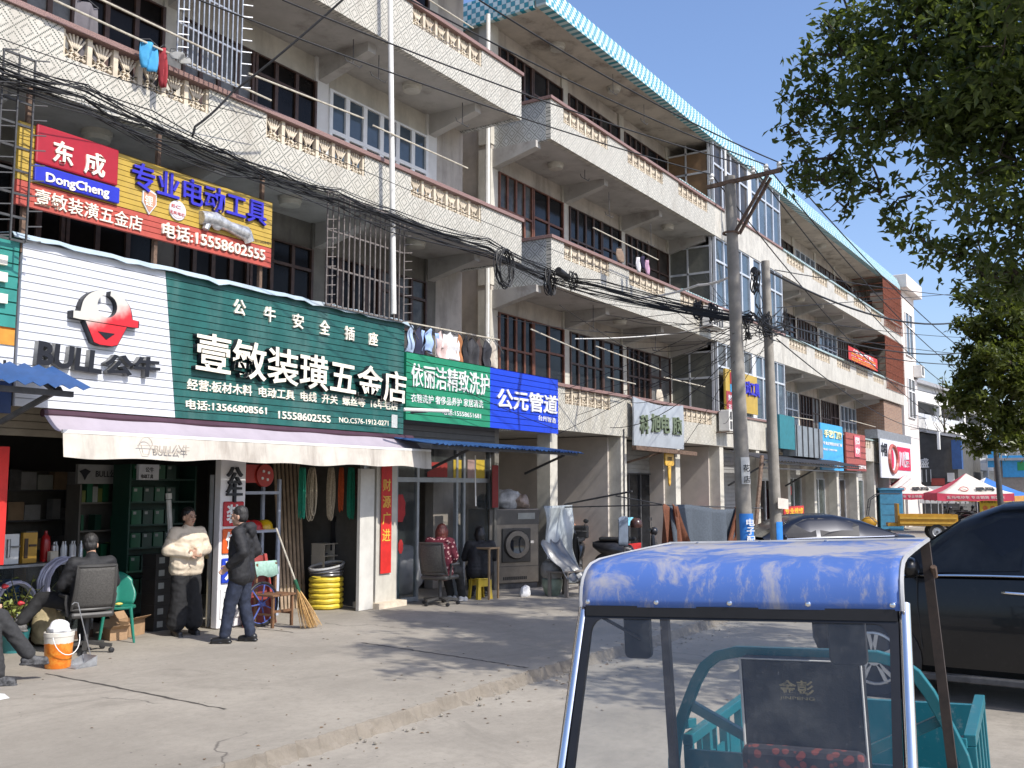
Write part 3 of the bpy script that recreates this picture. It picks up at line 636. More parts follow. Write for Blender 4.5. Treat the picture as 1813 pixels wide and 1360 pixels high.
c = onY(313, 373, YD); disc(ds, c, .125, 'round_badge', SWHITE, YD, .02); disc(ds, c, .108, 'round_badge', plain('badge_pale_red', (.72, .5, .46), .5), YD - .021, .002); disc(ds, c, .1, 'round_badge', SWHITE, YD - .024, .002)
st('EC', ds, (304, 366), (320, 371), YD - .027, .04, .004, .01, plain('badge_red', (.5, .1, .1), .5)); st('无刷电机', ds, (300, 377), (327, 385), YD - .027, .045, .004, .0, plain('badge_red', (.5, .1, .1), .5))
c = onY(263, 358, YD); shd = [(-.1, .12), (0, .15), (.1, .12), (.1, -.02), (0, -.16), (-.1, -.02)]
MB().prism([(c.x + u, YD, c.z + v) for u, v in shd], (0, -.02, 0)).build('shield_badge', SWHITE, ds); MB().prism([(c.x + u * .85, YD - .021, c.z + v * .85) for u, v in shd], (0, -.003, 0)).build('shield_badge', plain('badge_brown', (.5, .25, .16), .5), ds)
st('锂', ds, (256, 363), (270, 367), YD - .025, .13, .004, .01)
s = MB(); a = onY(350, 385, YD); b = onY(432, 412, YD)
s.tube([a + V((.02, -.03, .0)), a.lerp(b, .3) + V((0, -.04, .03)), a.lerp(b, .62) + V((0, -.04, 0)), b + V((0, -.03, -.02))], [.09, .10, .07, .1], 10)
s.tube([a.lerp(b, .2) + V((0, -.04, .05)), a.lerp(b, .12) + V((0, -.04, -.14))], [.06, .045], 8); s.ball(a.lerp(b, .35) + V((0, -.05, -.01)), (.1, .05, .1)); s.tube([b + V((0, -.03, .0)), b + V((.07, -.03, -.12))], [.08, .07], 8)
s.build('tool_cutout', M('silver_plastic', (.5, .5, .5), .35, .4, 14, metal=.5), ds, smooth=True)
st('NO3010008401', ds, (441, 427), (479, 434), YD, .04, .003, .0, NAVY)
# --- the retractable fabric awning
CLOTH = M('dirty_cream_awning_cloth', (.52, .48, .42), .85, .08, 4, dirt=(.26, .225, .19), dirt_amt=.75, streak=True)
MAUVE = M('striped_mauve_awning_cloth', (.34, .30, .34), .8, .06, 3)
fa = thing('fabric_awning', 'dirty cream cloth awning with a drooping valance below the large white and green signboard', 'awning', (8.7, 10.1, 2.7))
YA = 9.75; F0, F1 = onY(110, 765, YA), onY(762, 797, YA); zf = (F0.z + F1.z) / 2; A0, A1 = F0, F1
rows = []
for j in range(7):
    t = j / 6; rows.append([V((A0.x + (A1.x - A0.x) * i / 40, YB - .01 - (YB - .01 - YA) * t, 2.7 + (zf - 2.7) * t - .05 * math.sin(math.pi * t) + .006 * math.sin(i * .8 + j))) for i in range(41)])
MB().grid(rows).build('canopy', MAUVE, fa, smooth=True)
rows = [[], [], [], []]
for i in range(81):
    x = A0.x + (A1.x - A0.x) * i / 80
    for j, r in enumerate(rows): r.append((x, YA - .01 - .012 * j - .018 * j / 3 * math.sin(i * .55 + math.sin(i * .21) * 2), zf - .092 * j - (.012 * math.sin(i * .42) + .01 * math.sin(i * .17)) * (j == 3)))
va = MB().grid(rows).build('valance', CLOTH, fa, smooth=True)
GHOST = plain('faded_print', (.36, .32, .27), .9)
letters('BULL公牛', 'lettering', GHOST, va, (onY(265, 806, YA).x, YA - .08, zf - .21), X1, Z1, onY(327, 806, YA).x - onY(265, 806, YA).x, .115, .006, .006)
q = onY(251, 797, YA)
s = MB(); s.tube([(q.x + .085 * math.cos(t * .35), YA - .075, zf - .115 + .09 * abs(math.sin(t * .35))) for t in range(10)], .004, 4).tube([(q.x - .12, YA - .075, zf - .12), (q.x + .12, YA - .075, zf - .12)], .004, 4).tube([(q.x - .07, YA - .08, zf - .12), (q.x - .04, YA - .082, zf - .22), (q.x + .04, YA - .082, zf - .22), (q.x + .07, YA - .08, zf - .12)], .004, 4); s.build('printed_mark', GHOST, va)
MB().bar((A0.x, YA, zf), (A1.x, YA, zf), .035).build('front_rail', WHITE, fa); MB().tube([(A0.x, YB + .03, 2.73), (A1.x, YB + .03, 2.73)], .045, 10).build('roller', plain('maroon_roller', (.06, .025, .04), .5), fa)
for x in (A0.x + .3, A1.x - .4): MB().bar((x, YB, 2.6), (x + .4, 9.85, 2.5), .03).bar((x + .4, 9.85, 2.5), (x, YA + .02, zf), .03).build('folding_arm', WHITE, fa)
# --- green and blue laundry / pipe sign
YG = 10.07
gs = thing('shop_signboard', 'green ribbed signboard of a laundry with two rows of small white writing', 'signboard', (13.2, YG, 2.9))
gx0, gx1, gx2 = onY(719, 690, YG).x, onY(868, 690, YG).x, onY(988, 720, YG).x; gz1, gz0 = onY(868, 650, YG).z, onY(868, 757, YG).z
slat_board('board', M('laundry_green_board', (.015, .22, .115), .4, .08, 4), gs, gx0, gx1 - .002, gz0, gz1, YG, 10)
BOX(gx0, gx1 - .002, YG + .06, YG + .12, gz0 + .02, gz1 - .02).build('backing_box', DARKIRON, gs)
st('依丽洁精致洗护', gs, (727, 684), (865, 701), YG, .37, .02, .004, WHITE); st('衣鞋洗护 奢侈品养护 家居清洗', gs, (727, 712), (855, 723), YG, .135, .008, .004, WHITE); st('电话:15558651681', gs, (783, 734), (851, 742), YG, .10, .008, .006, WHITE)
us = thing('shop_signboard', 'bright blue ribbed signboard with bold white letters beside the green one', 'signboard', (16.5, YG, 2.9))
slat_board('board', PAINTBLUE, us, gx1, gx2, gz0, gz1, YG, 10)
BOX(gx1, gx2, YG + .06, YG + .12, gz0 + .02, gz1 - .02).build('backing_box', DARKIRON, us)
st('公元管道', us, (878, 722), (985, 734), YG, .36, .03, .016, WHITE, slant=.06); st('台州智造', us, (953, 744), (984, 750), YG, .1, .008, .004, WHITE)
# white tube light in front of the green sign
t_ = thing('tube_light', 'white tube light sticking out in front of the green laundry signboard', 'lamp', onY(720, 726, 9.6))
MB().tube([onY(715, 725, 9.62), onY(794, 728, 9.3)], .028, 8).build('tube', PVC, t_, smooth=True); MB().bar((12.55, 9.62, onY(718, 725, 9.62).z), (12.55, 9.95, onY(718, 725, 9.62).z), .03).build('bracket', DARKIRON, t_)
# blue corrugated awning below it
ba = thing('sheet_awning', 'long jagged blue corrugated awning below the green and blue signboards', 'awning', (15, 9.4, 2.8))
e1 = onY(1034, 789, 9.25)
corrugated(12.3, e1.x, 10.15, 2.72, 9.25, 2.6, .13, .016, .02).build('sheet', BLUESHEET, ba, thick=.004)
MB().bar((12.3, 9.35, 2.57), (e1.x - .1, 9.35, 2.57), .035, .05).bar((13.4, 10.3, 2.2), (13.4, 9.4, 2.55), .04).bar((16.6, 10.3, 2.2), (16.6, 9.4, 2.55), .04).build('frame', DARKIRON, ba)
# --- silver computer-shop sign
ks = thing('shop_signboard', 'dull silver signboard with four dark green brush letters sagging at the top', 'signboard', (22.5, 10.05, 2.95))
kx0, kx1 = 21.0, onY(1209, 760, 10.05).x
s = MB(); s.grid([[(kx0 + (kx1 - kx0) * i / 12, 10.05, 2.92) for i in range(13)], [(kx0 + (kx1 - kx0) * i / 12, 10.03, 3.5) for i in range(13)], [(kx0 + (kx1 - kx0) * i / 12, 10.05, 4.06 - .1 * math.sin(math.pi * i / 12)) for i in range(13)]])
s.build('board', M('dull_silver_sheet', (.40, .43, .46), .5, .08, 3, metal=.3, dirt=(.22, .24, .26), dirt_amt=.5, streak=True), ks, thick=.04)
OLIVE = plain('dark_green_letter', (.12, .15, .09), .6)
for ch, px, py in zip('科旭电脑', (1133, 1153, 1170, 1191), (768, 766, 767, 770)): st(ch, ks, (px - 2, py), (px + 13, py + 1), 10.03, .46, .06, .02, OLIVE)
MB().bar((kx0 - .1, 9.98, 2.86), (24.6, 9.98, 2.82), .12, .1).bar((kx0 + .1, 11.2, 2.3), (kx0 + 1.7, 10.0, 2.82), .05).build('support_frame', IRON, ks)
# --- small far signs on the second house
def board(name, label, px0, py0, px1, py1, y, mat, cat='signboard', t=.06):
    a, b = onY(px0, py0, y), onY(px1, py1, y); o = thing(name, label, cat, ((a.x + b.x) / 2, y, b.z)); BOX(a.x, b.x, y, y + t, b.z, a.z).build('board', mat, o); return o, a, b
ys_, a, b = board('shop_signboard', 'small yellow and red signboard with blue letters behind the concrete poles', 1284, 652, 1342, 735, 10.05, M('mustard_board', (.5, .35, .045), .5))
zz = a.z - .55 * (a.z - b.z); BOX(a.x + .02, b.x - 1.2, 10.035, 10.049, b.z + .01, zz).build('red_panel', plain('deep_red_board', (.3, .03, .04), .5), ys_)
BOX(a.x + .35, a.x + 1.0, 10.03, 10.048, a.z - .42, a.z - .08).build('red_plaque', plain('crimson_plaque', (.42, .012, .025), .4), ys_); BOX(a.x + .35, a.x + 1.0, 10.03, 10.048, a.z - .66, a.z - .43).build('blue_plaque', plain('sky_blue_board', (.05, .32, .62), .5), ys_)
letters('电动工具', 'lettering', plain('violet_blue_letter', (.03, .025, .42), .45), ys_, (b.x - 1.5, 10.04, a.z - .65), X1, Z1, 1.6, .45, .04, .03)
for k, t in enumerate(('壹敏装潢', '五金店', '15558602555')): letters(t, 'lettering', SWHITE, ys_, (a.x + .15, 10.034, zz - .27 - .27 * k), X1, Z1, .9, .17, .004, .01)
bl, a, b = board('shop_signboard', 'tall sky blue signboard with white and yellow writing above a far shop', 1452, 748, 1494, 834, 10.0, plain('sky_blue_board', (.02, .27, .58), .5))
w_ = b.x - a.x; h_ = a.z - b.z
letters('手艺门窗', 'lettering', plain('pale_yellow_letter', (.7, .68, .4), .5), bl, (a.x + .4, 9.995, a.z - .3 * h_), X1, Z1, w_ * .8, h_ * .17, .03, .03)
letters('专业定制铝合金门窗', 'lettering', WHITE, bl, (a.x + .3, 9.995, a.z - .46 * h_), X1, Z1, w_ * .85, h_ * .07, .01, .01); letters('电话 13905768', 'lettering', WHITE, bl, (a.x + .3, 9.995, a.z - .58 * h_), X1, Z1, w_ * .6, h_ * .05, .01, .01)
letters('公元管道', 'lettering', WHITE, bl, (a.x + .2, 9.995, b.z + .05 * h_), X1, Z1, w_ * .78, h_ * .16, .02, .03)
rd, a, b = board('shop_signboard', 'brick red signboard with a pink upright panel above a far shop', 1497, 765, 1534, 835, 10.0, plain('brick_red_board', (.30, .07, .055), .6, .2))
w_ = b.x - a.x; h_ = a.z - b.z
for k in range(6): BOX(a.x, b.x, 9.985, 9.999, b.z + h_ * k / 6, b.z + h_ * k / 6 + .03).build('rib', plain('dark_red_rib', (.15, .03, .03), .6), rd)
BOX(a.x + w_ * .38, a.x + w_ * .66, 9.96, 9.984, a.z - .62 * h_, a.z - .05 * h_).build('pink_panel', plain('pink_panel', (.62, .13, .17), .5), rd)
letters('网', 'lettering', WHITE, rd, (a.x + w_ * .42, 9.958, a.z - .3 * h_), X1, Z1, w_ * .2, h_ * .2, .01, .03); letters('咖', 'lettering', WHITE, rd, (a.x + w_ * .42, 9.958, a.z - .57 * h_), X1, Z1, w_ * .2, h_ * .2, .01, .03)
letters('餐饮外卖', 'lettering', WHITE, rd, (a.x + w_ * .55, 9.98, b.z + .06 * h_), X1, Z1, w_ * .4, h_ * .1, .01, .02)
wr, a, b = board('shop_signboard', 'white signboard with red panel and oval emblem above the farthest shop', 1558, 776, 1614, 848, 9.9, SWHITE)
w_ = b.x - a.x; h_ = a.z - b.z
BOX(a.x + w_ * .52, b.x - .15, 9.88, 9.899, b.z + .22 * h_, a.z - .14 * h_).build('red_panel', plain('raspberry_panel', (.52, .01, .06), .5), wr)
letters('川爆', 'lettering', SWHITE, wr, (a.x + w_ * .56, 9.878, b.z + .3 * h_), X1, Z1, w_ * .36, h_ * .45, .02, .03); letters('中国', 'lettering', NAVY, wr, (a.x + .1, 9.895, a.z - .45 * h_), X1, Z1, w_ * .18, h_ * .35, .02, .02)
c = V((a.x + w_ * .36, 9.9, (a.z + b.z) / 2)); MB().tube([(c.x + w_ * .13 * math.cos(k * .3142), 9.87, c.z + h_ * .36 * math.sin(k * .3142)) for k in range(20)], .09, 6, closed=True).build('oval_emblem', plain('brown_red_ring', (.35, .08, .06), .5), wr)
disc(wr, c, h_ * .26, 'oval_emblem', plain('raspberry_panel', (.52, .01, .06), .5), 9.89, .01, 20, .55)
BOX(a.x - .2, b.x + .6, 9.95, 10.5, a.z, a.z + .4).build('grey_fascia', STEEL, wr)
bn, a, b = board('banner', 'red cloth driving school banner hanging from the third floor balcony rail', 1502, 612, 1554, 658, 9.95, plain('red_banner_cloth', (.45, .03, .03), .7), 'banner', .01)
w_ = b.x - a.x; h_ = a.z - b.z
letters('快考驾照', 'lettering', WHITE, bn, (a.x + .15 * w_, 9.945, a.z - .33 * h_), X1, Z1, w_ * .7, h_ * .24, .005, .03)
YEL = plain('yellow_letter', (.75, .45, .03), .5)
for k, (t, m_) in enumerate((('理论操作考试通过快', YEL), ('C1  B2  A2增驾', WHITE), ('咨询报名科目包过', YEL), ('电话:13257953321', YEL))): letters(t, 'lettering', m_, bn, (a.x + .08 * w_, 9.945, a.z - (.5 + .155 * k) * h_), X1, Z1, w_ * .84, h_ * .1, .004, .01)
# black sheet awning and grey sheet box over the shops behind the poles
ka = thing('sheet_awning', 'black sheet awning over the white shutter behind the concrete poles', 'awning', (31, 9.6, 2.9))
corrugated(27.6, 38.5, 10.15, 3.0, 9.0, 2.72, .3, .02).build('sheet', plain('black_sheet', (.03, .03, .035), .5), ka, thick=.006)
MB().bar((27.4, 9.1, 2.66), (38.5, 9.1, 2.66), .06).bar((27.4, 9.1, 2.5), (38.5, 9.1, 2.5), .04).bar((27.6, 10.2, 2.0), (27.6, 9.1, 2.6), .05).bar((33, 10.2, 2.0), (33, 9.1, 2.6), .05).build('frame', DARKIRON, ka)
gxa, a, b = board('sheet_box', 'grey metal sheet box hanging in front of the balcony beside the blue sign', 1408, 752, 1458, 812, 9.7, M('grey_sheet', (.24, .27, .29), .5, .15, 3, metal=.3, dirt=(.12, .12, .12), dirt_amt=.4, streak=True), 'box', .45)
for k in range(5): x = a.x + (b.x - a.x) * (k + .1) / 5; BOX(x, x + .06, 9.67, 9.699, b.z, a.z).build('rib', DARKIRON, gxa)
BOX(a.x - 1.6, a.x - .02, 9.72, 9.8, b.z + .2, a.z + .25).build('teal_sheet', plain('teal_sheet', (.02, .16, .19), .5), gxa)
# shopfronts of the second house
for k, c in enumerate(cols[:-1]):
    a, b = c + .5, (cols[k + 1] + .05)
    if k == 0 or k == 2: continue
    y = 10.95 if k == 1 else 10.75
    sf = thing('shopfront', ['', 'dark glass shop door below the silver signboard', '', 'grey steel shutter shopfront behind the thicker pole', 'white shutter half raised over a shop doorway behind the thinner pole', 'glass shopfront just right of the poles', 'glass shopfront below the grey sheet box', 'glass shopfront with white door frame below the tall blue sign', 'glass shopfront under the brick red sign', 'plain wooden door front next to the farthest column', 'shopfront under the white and red farthest sign'][k], 'shopfront', ((a + b) / 2, y, 0))
    if k == 3: slat_board('shutter', M('grey_shutter', (.33, .33, .33), .5, .1, 3, metal=.2), sf, a, b, 0, 3.1, y, 26)
    elif k == 9: BOX(a, b, y, y + .06, 0, 3.1).build('panel', plain('pale_board', (.42, .38, .32), .8), sf); BOX(a + .7, a + 1.7, y - .03, y - .001, 0, 2.2).build('door', plain('tan_door', (.30, .2, .12), .6), sf)
    else:
        window_unit(sf, a, b, .02, 2.3 if k != 4 else 2.2, y, 3 if k != 1 else 4, (0, 1), ALU if k != 1 else DARKIRON, GLASSDARK if k in (1, 4, 7) else plain('greenish_shop_glass', (.06, .075, .07), .12, .5, 1.2, spec=.35), fw=.05, name='door')
        slat_board('shutter_box', WHITE if k == 4 else plain('dim_fascia', (.3, .3, .29), .7), sf, a, b, 2.305 if k != 4 else 2.205, 3.1, y - .02, 7)
        if k == 4:
            BOX(a - .05, a + .12, y - .1, y - .03, 0, 2.5).build('post', WHITE, sf); BOX(b - .12, b + .05, y - .1, y - .03, 0, 2.5).build('post', WHITE, sf); BOX(b - .5, b - .2, y - .09, y - .06, .3, 1.9).build('couplet', RED, sf)
        if k == 1: BOX(a + .5, a + 1.5, y - .08, y - .06, 1.0, 1.2).build('light_blue_sticker', plain('pale_blue_sticker', (.2, .55, .7), .5), sf); BOX(a + .1, a + 1.9, y - .1, y - .06, .15, .55).build('red_stickers', plain('red_sticker', (.5, .02, .02), .5), sf)
        if k in (5, 8): BOX(a + .4, a + 1.4, y - .08, y - .06, 1.7, 2.0).build('red_sticker', plain('red_sticker', (.5, .02, .02), .5), sf)
# ================================================================ inside and in front of the hardware shop
def pb(name, label, cat, px0, py0, px1, py1, y, d, mat, group=None, bevel=0, par=None):
    a, b = onY(px0, py0, y), onY(px1, py1, y); s = BOX(a.x, b.x, y, y + d, b.z, a.z)
    if par is not None: return s.build(name, mat, par, bevel=bevel)
    o = s.build(name, mat, None, bevel=bevel); return tag(o, label, cat, group)
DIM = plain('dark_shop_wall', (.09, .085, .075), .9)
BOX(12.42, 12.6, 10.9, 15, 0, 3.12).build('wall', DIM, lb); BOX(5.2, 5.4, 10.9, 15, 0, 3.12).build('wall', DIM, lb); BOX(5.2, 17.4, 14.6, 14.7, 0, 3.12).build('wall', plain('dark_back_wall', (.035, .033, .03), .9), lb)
BOX(12.38, 12.9, 10.5, 10.85, 0, 3.12).build('pillar', CREAMWALL, lb); BOX(5.2, 5.62, 10.5, 10.85, 0, 3.12).build('pillar', CREAMWALL, lb)
BOX(12.2, 12.34, 10.62, 10.7, 0, 3.0).build('shutter_rail', STEEL, lb); pb('board', '', '', 639, 830, 660, 1078, 10.48, .06, M('white_door_board', (.55, .53, .48), .7, .1, 3), par=lb)
BOX(12.3, 13.0, 10.35, 10.9, 0, .09).build('plinth', CREAMCAST, lb)
slat_board('roller_shutter', plain('tan_shutter', (.25, .22, .17), .6), lb, 5.63, 12.18, 2.5, 3.1, 10.7, 7)
for nm, a_, b_ in (('红', (676, 824), (692, 1014)), ('', (-14, 790), (6, 1000))):
    a, b = onY(*a_, 10.47), onY(*b_, 10.47)
    o = thing('couplet', 'red paper couplet with gold writing on the pillar beside the shop glass door' if nm else 'red paper couplet on the pillar at the left edge of the photo', 'couplet', (a.x, 10.47, b.z)); BOX(a.x, b.x, 10.468, 10.474, b.z, a.z).build('paper', RED, o)
    if nm:
        for k, ch in enumerate('财源广进'): letters(ch, 'lettering', GOLD, o, (a.x + .03, 10.466, a.z - .42 - .27 * k), X1, Z1, b.x - a.x - .06, .2, .002, .01)
SHELFW = M('shelf_laminate', (.12, .11, .095), .6, .1, 5)
def shelves(label, px0, py0, px1, py1, y, d, n, mat=SHELFW, back=None):
    a, b = onY(px0, py0, y), onY(px1, py1, y); o = thing('display_shelf', label, 'shelf', ((a.x + b.x) / 2, y, 0)); s = MB()
    s.box(a.x, a.x + .03, y, y + d, 0, a.z).box(b.x - .03, b.x, y, y + d, 0, a.z); s.build('upright', mat, o)
    zs = [a.z * (k + .3) / n for k in range(n)]
    for z in zs: BOX(a.x + .031, b.x - .031, y + .01, y + d, z, z + .025).build('shelf', mat, o)
    BOX(a.x, b.x, y + d + .001, y + d + .02, 0, a.z).build('back_panel', back or DIM, o); return o, a.x, b.x, [z + .025 for z in zs]
GP = [plain('green_pack', (.012, .085, .04), .4), plain('dark_green_pack', (.007, .035, .022), .4), plain('pale_pack', (.26, .27, .25), .5), plain('yellow_green_pack', (.12, .14, .03), .5)]
def stock(xa, xb, zs, y, mats, group, label, hs=(.14, .26), ws=(.05, .12), fill=.85, name='packet', cat='packet', zmax=.3):
    for z in zs:
        x = xa + .05
        while x < xb - .12:
            w_ = random.uniform(*ws); h_ = min(zmax, random.uniform(*hs))
            if random.random() < fill: tag(BOX(x, x + w_, y + random.uniform(0, .04), y + .16, z + .0005, z + h_).build(name, random.choice(mats), None), label, cat, group)
            x += w_ + .015
o, xa, xb, zs = shelves('pale shelf of narrow green packets below the white bull logo panel', 142, 858, 224, 1030, 12.6, .3, 5)
stock(xa, xb, zs[1:], 12.6, GP, 'green packets on the shop shelves', 'narrow packet on the green packet shelf inside the hardware shop', (.16, .27), (.04, .1))
h_, a, b = board('logo_sign', 'grey white panel with a bull logo above the packet shelf', 139, 822, 226, 857, 12.55, plain('dim_white_panel', (.26, .26, .255), .6))
letters('BULL公牛', 'lettering', NAVY, h_, (a.x + .27, 12.54, b.z + .09), X1, Z1, .42, .11, .004, .01); MB().prism([(a.x + .1 + u * .09, 12.54, b.z + .13 + v * .09) for u, v in [(-1, .5), (0, .9), (1, .5), (.5, 0), (0, -.9), (-.5, 0)]], (0, -.004, 0)).build('logo', NAVY, h_)
o, xa, xb, zs = shelves('tall dark green display stand of boxed tools behind the woman', 231, 822, 340, 1100, 12.0, .35, 7, plain('dark_green_stand', (.01, .045, .03), .5), plain('dark_green_stand', (.01, .045, .03), .5))
hd = BOX(xa, xb, 11.95, 11.99, zs[-1] + .32, zs[-1] + .62).build('header', plain('dark_green_header', (.012, .09, .05), .5), o)
letters('专业电 激光仪', 'lettering', plain('pale_letter', (.6, .62, .6), .5), o, (xa + .55, 11.945, zs[-1] + .42), X1, Z1, .5, .1, .003, .01)
q, a, b = board('logo_sign', 'small white panel with a bull logo hanging over the green tool boxes', 247, 822, 281, 850, 11.9, SWHITE)
letters('公牛', 'lettering', NAVY, q, (a.x + .1, 11.895, b.z + .11), X1, Z1, .14, .07, .003, .01); letters('电动工具', 'lettering', NAVY, q, (a.x + .03, 11.895, b.z + .02), X1, Z1, .2, .06, .003, .01)
for z in zs[1:]:
    for k in range(4):
        x = xa + .06 + k * .19
        if x > xb - .15: continue
        g_ = thing('tool_box', 'dark green tool box with a pale label on the tall green display stand', 'box', (x, 12, z + .001), 0, 'tool boxes on the green stand')
        BOX(x, x + .16, 12.01, 12.2, z + .001, z + .2).build('carton', GP[1] if k % 2 else GP[0], g_); BOX(x + .02, x + .07, 12.004, 12.009, z + .14, z + .18).build('paper_label', GP[2], g_)
o, xa, xb, zs = shelves('long dim shelf along the back of the hardware shop', 12, 832, 136, 990, 13.6, .35, 5, DARKIRON)
stock(xa, xb, zs, 13.6, [GP[2], plain('grey_pack', (.2, .2, .2), .5), plain('brown_carton', (.22, .15, .09), .8), DARKIRON], 'stock on the back shelf', 'carton on the dim shelf at the back of the hardware shop', (.15, .3), (.1, .25), .9, 'carton', 'carton')
# glass counter and the goods on it
ca, cb = onY(-40, 1003, 11.6), onY(170, 985, 11.6); cz = .98
ct = thing('glass_counter', 'long glass shop counter with dark frame inside the hardware shop', 'counter', ((ca.x + cb.x) / 2, 11.6, 0))
CG, nt_, b_, L_ = nodes('counter_glass'); b_.inputs['Base Color'].default_value = (.05, .06, .06, 1); b_.inputs['Alpha'].default_value = .35; b_.inputs['Roughness'].default_value = .05
s = MB()
for x in (ca.x, cb.x - .03): s.box(x, x + .03, 11.6, 11.63, .1, cz).box(x, x + .03, 12.07, 12.1, .1, cz)
s.box(ca.x + .031, cb.x - .031, 11.6, 11.62, .1, .13).box(ca.x + .031, cb.x - .031, 11.6, 11.62, cz - .03, cz); s.build('frame', STEEL, ct)
BOX(ca.x, cb.x, 11.6, 12.1, cz + .001, cz + .012).build('top', CG, ct); BOX(ca.x + .031, cb.x - .031, 11.605, 11.612, .131, cz - .031).build('front_glass', CG, ct)
BOX(ca.x + .04, cb.x - .04, 11.66, 12.06, .5, .515).build('shelf', STEEL, ct); BOX(ca.x, cb.x, 11.59, 12.1, 0, .099).build('base', plain('brown_base', (.1, .06, .04), .6), ct)
CT = cz + .0125
def on_counter(name, label, cat, x0, x1, h, mat, y=11.7, d=.12, group=None): return tag(BOX(x0, x1, y, y + d, CT, CT + h).build(name, mat, None, bevel=.004), label, cat, group)
X_ = lambda px: onY(px, 1000, 11.7).x
wb = thing('lock_display', 'white display board with a silver door handle standing on the counter', 'display', (X_(20), 11.7, CT)); BOX(X_(5), X_(32), 11.7, 11.76, CT, CT + .36).build('panel', WHITE, wb)
MB().tube([(X_(12), 11.68, CT + .08), (X_(12), 11.68, CT + .3)], .022, 8).tube([(X_(12), 11.66, CT + .21), (X_(30), 11.65, CT + .21)], .01, 6).build('door_handle', STEEL, wb)
yb_ = thing('lock_display', 'gold display board with a dark lock plate standing on the counter', 'display', (X_(50), 11.7, CT)); BOX(X_(39), X_(64), 11.7, 11.76, CT, CT + .37).build('panel', plain('gold_board', (.5, .28, .04), .5), yb_); BOX(X_(41), X_(47), 11.685, 11.699, CT + .06, CT + .3).build('lock_plate', plain('dark_bronze', (.06, .035, .02), .4), yb_); BOX(X_(49), X_(62), 11.68, 11.699, CT + .2, CT + .225).build('door_handle', plain('dark_bronze', (.06, .035, .02), .4), yb_)
tag(MB().lathe([(.055, 0), (.06, .02), (.06, .24), (.05, .3), (.02, .34), (.02, .38)], (X_(87), 11.8, CT), 14).build('red_bottle', plain('glossy_red', (.3, .01, .01), .3), None, True), 'red bottle with dark cap standing on the glass counter', 'bottle')
for k in range(7): tag(MB().lathe([(.03, 0), (.03, random.uniform(.14, .2)), (.012, .21), (.012, .24)], (X_(98 + k * 8), 11.75 + .05 * (k % 2), CT), 10).build('sealant_tube', plain('pale_tube', (.5, .5, .5), .4) if k % 3 else STEEL, None, True), 'pale sealant tube standing on the glass counter', 'tube', 'sealant tubes on the counter')
on_counter('carton', 'small cream carton on the counter in front of the red bottle', 'carton', X_(82), X_(96), .13, plain('cream_carton', (.5, .45, .36), .7), 11.62, .07)
tag(BOX(X_(8), X_(36), 11.68, 11.9, .516, .8).build('carton', plain('blue_carton', (.03, .16, .42), .5), None), 'bright blue carton inside the glass counter', 'carton')
for k, (px, m_) in enumerate(((40, GP[2]), (50, GP[2]), (62, PAINTBLUE), (70, PAINTBLUE), (80, GP[2]), (92, GP[2]))): tag(BOX(X_(px), X_(px) + .06, 11.68, 11.85, .133, .36 + .05 * (k % 3)).build('carton', m_, None), 'narrow blue carton standing in the glass counter' if m_ is PAINTBLUE else 'narrow pale carton standing in the glass counter', 'carton', 'blue cartons in the counter' if m_ is PAINTBLUE else 'pale cartons in the counter')
def coil(name, label, c, r, t, turns, mat, axis='z', group=None, tilt=0., n=36, wob=.012):
    s = MB(); c = V(c); pts = []
    for i in range(turns * n + 1):
        a = 2 * math.pi * i / n; k = i / n; rr = r + random.gauss(0, wob * .3) + wob * math.sin(k * 2.3); h = (k * t * 1.7 - turns * t * .85) if name != 'rope' else random.gauss(0, .01)
        p = V((rr * math.cos(a), rr * math.sin(a), h)) if axis == 'z' else V((rr * math.cos(a), h, rr * math.sin(a))); pts.append(c + Matrix.Rotation(tilt, 3, 'X') @ p)
    s.tube(pts, t, 6); return tag(s.build(name, mat, None, True), label, 'coil', group)
HOSEC = M('pale_violet_hose', (.42, .42, .52), .25, .1, 8, coat=.4)
h0 = onY(118, 1033, 11.3); coil('hose_coil', 'big coil of pale violet clear hose leaning on the counter behind the seated man', (h0.x, 11.3, h0.z), .3, .02, 7, HOSEC, 'y')
h1 = onY(25, 1065, 11.35); coil('hose_coil', 'coil of pale clear hose behind the potted rose at the left edge', (h1.x, 11.35, h1.z), .22, .018, 5, HOSEC, 'y')
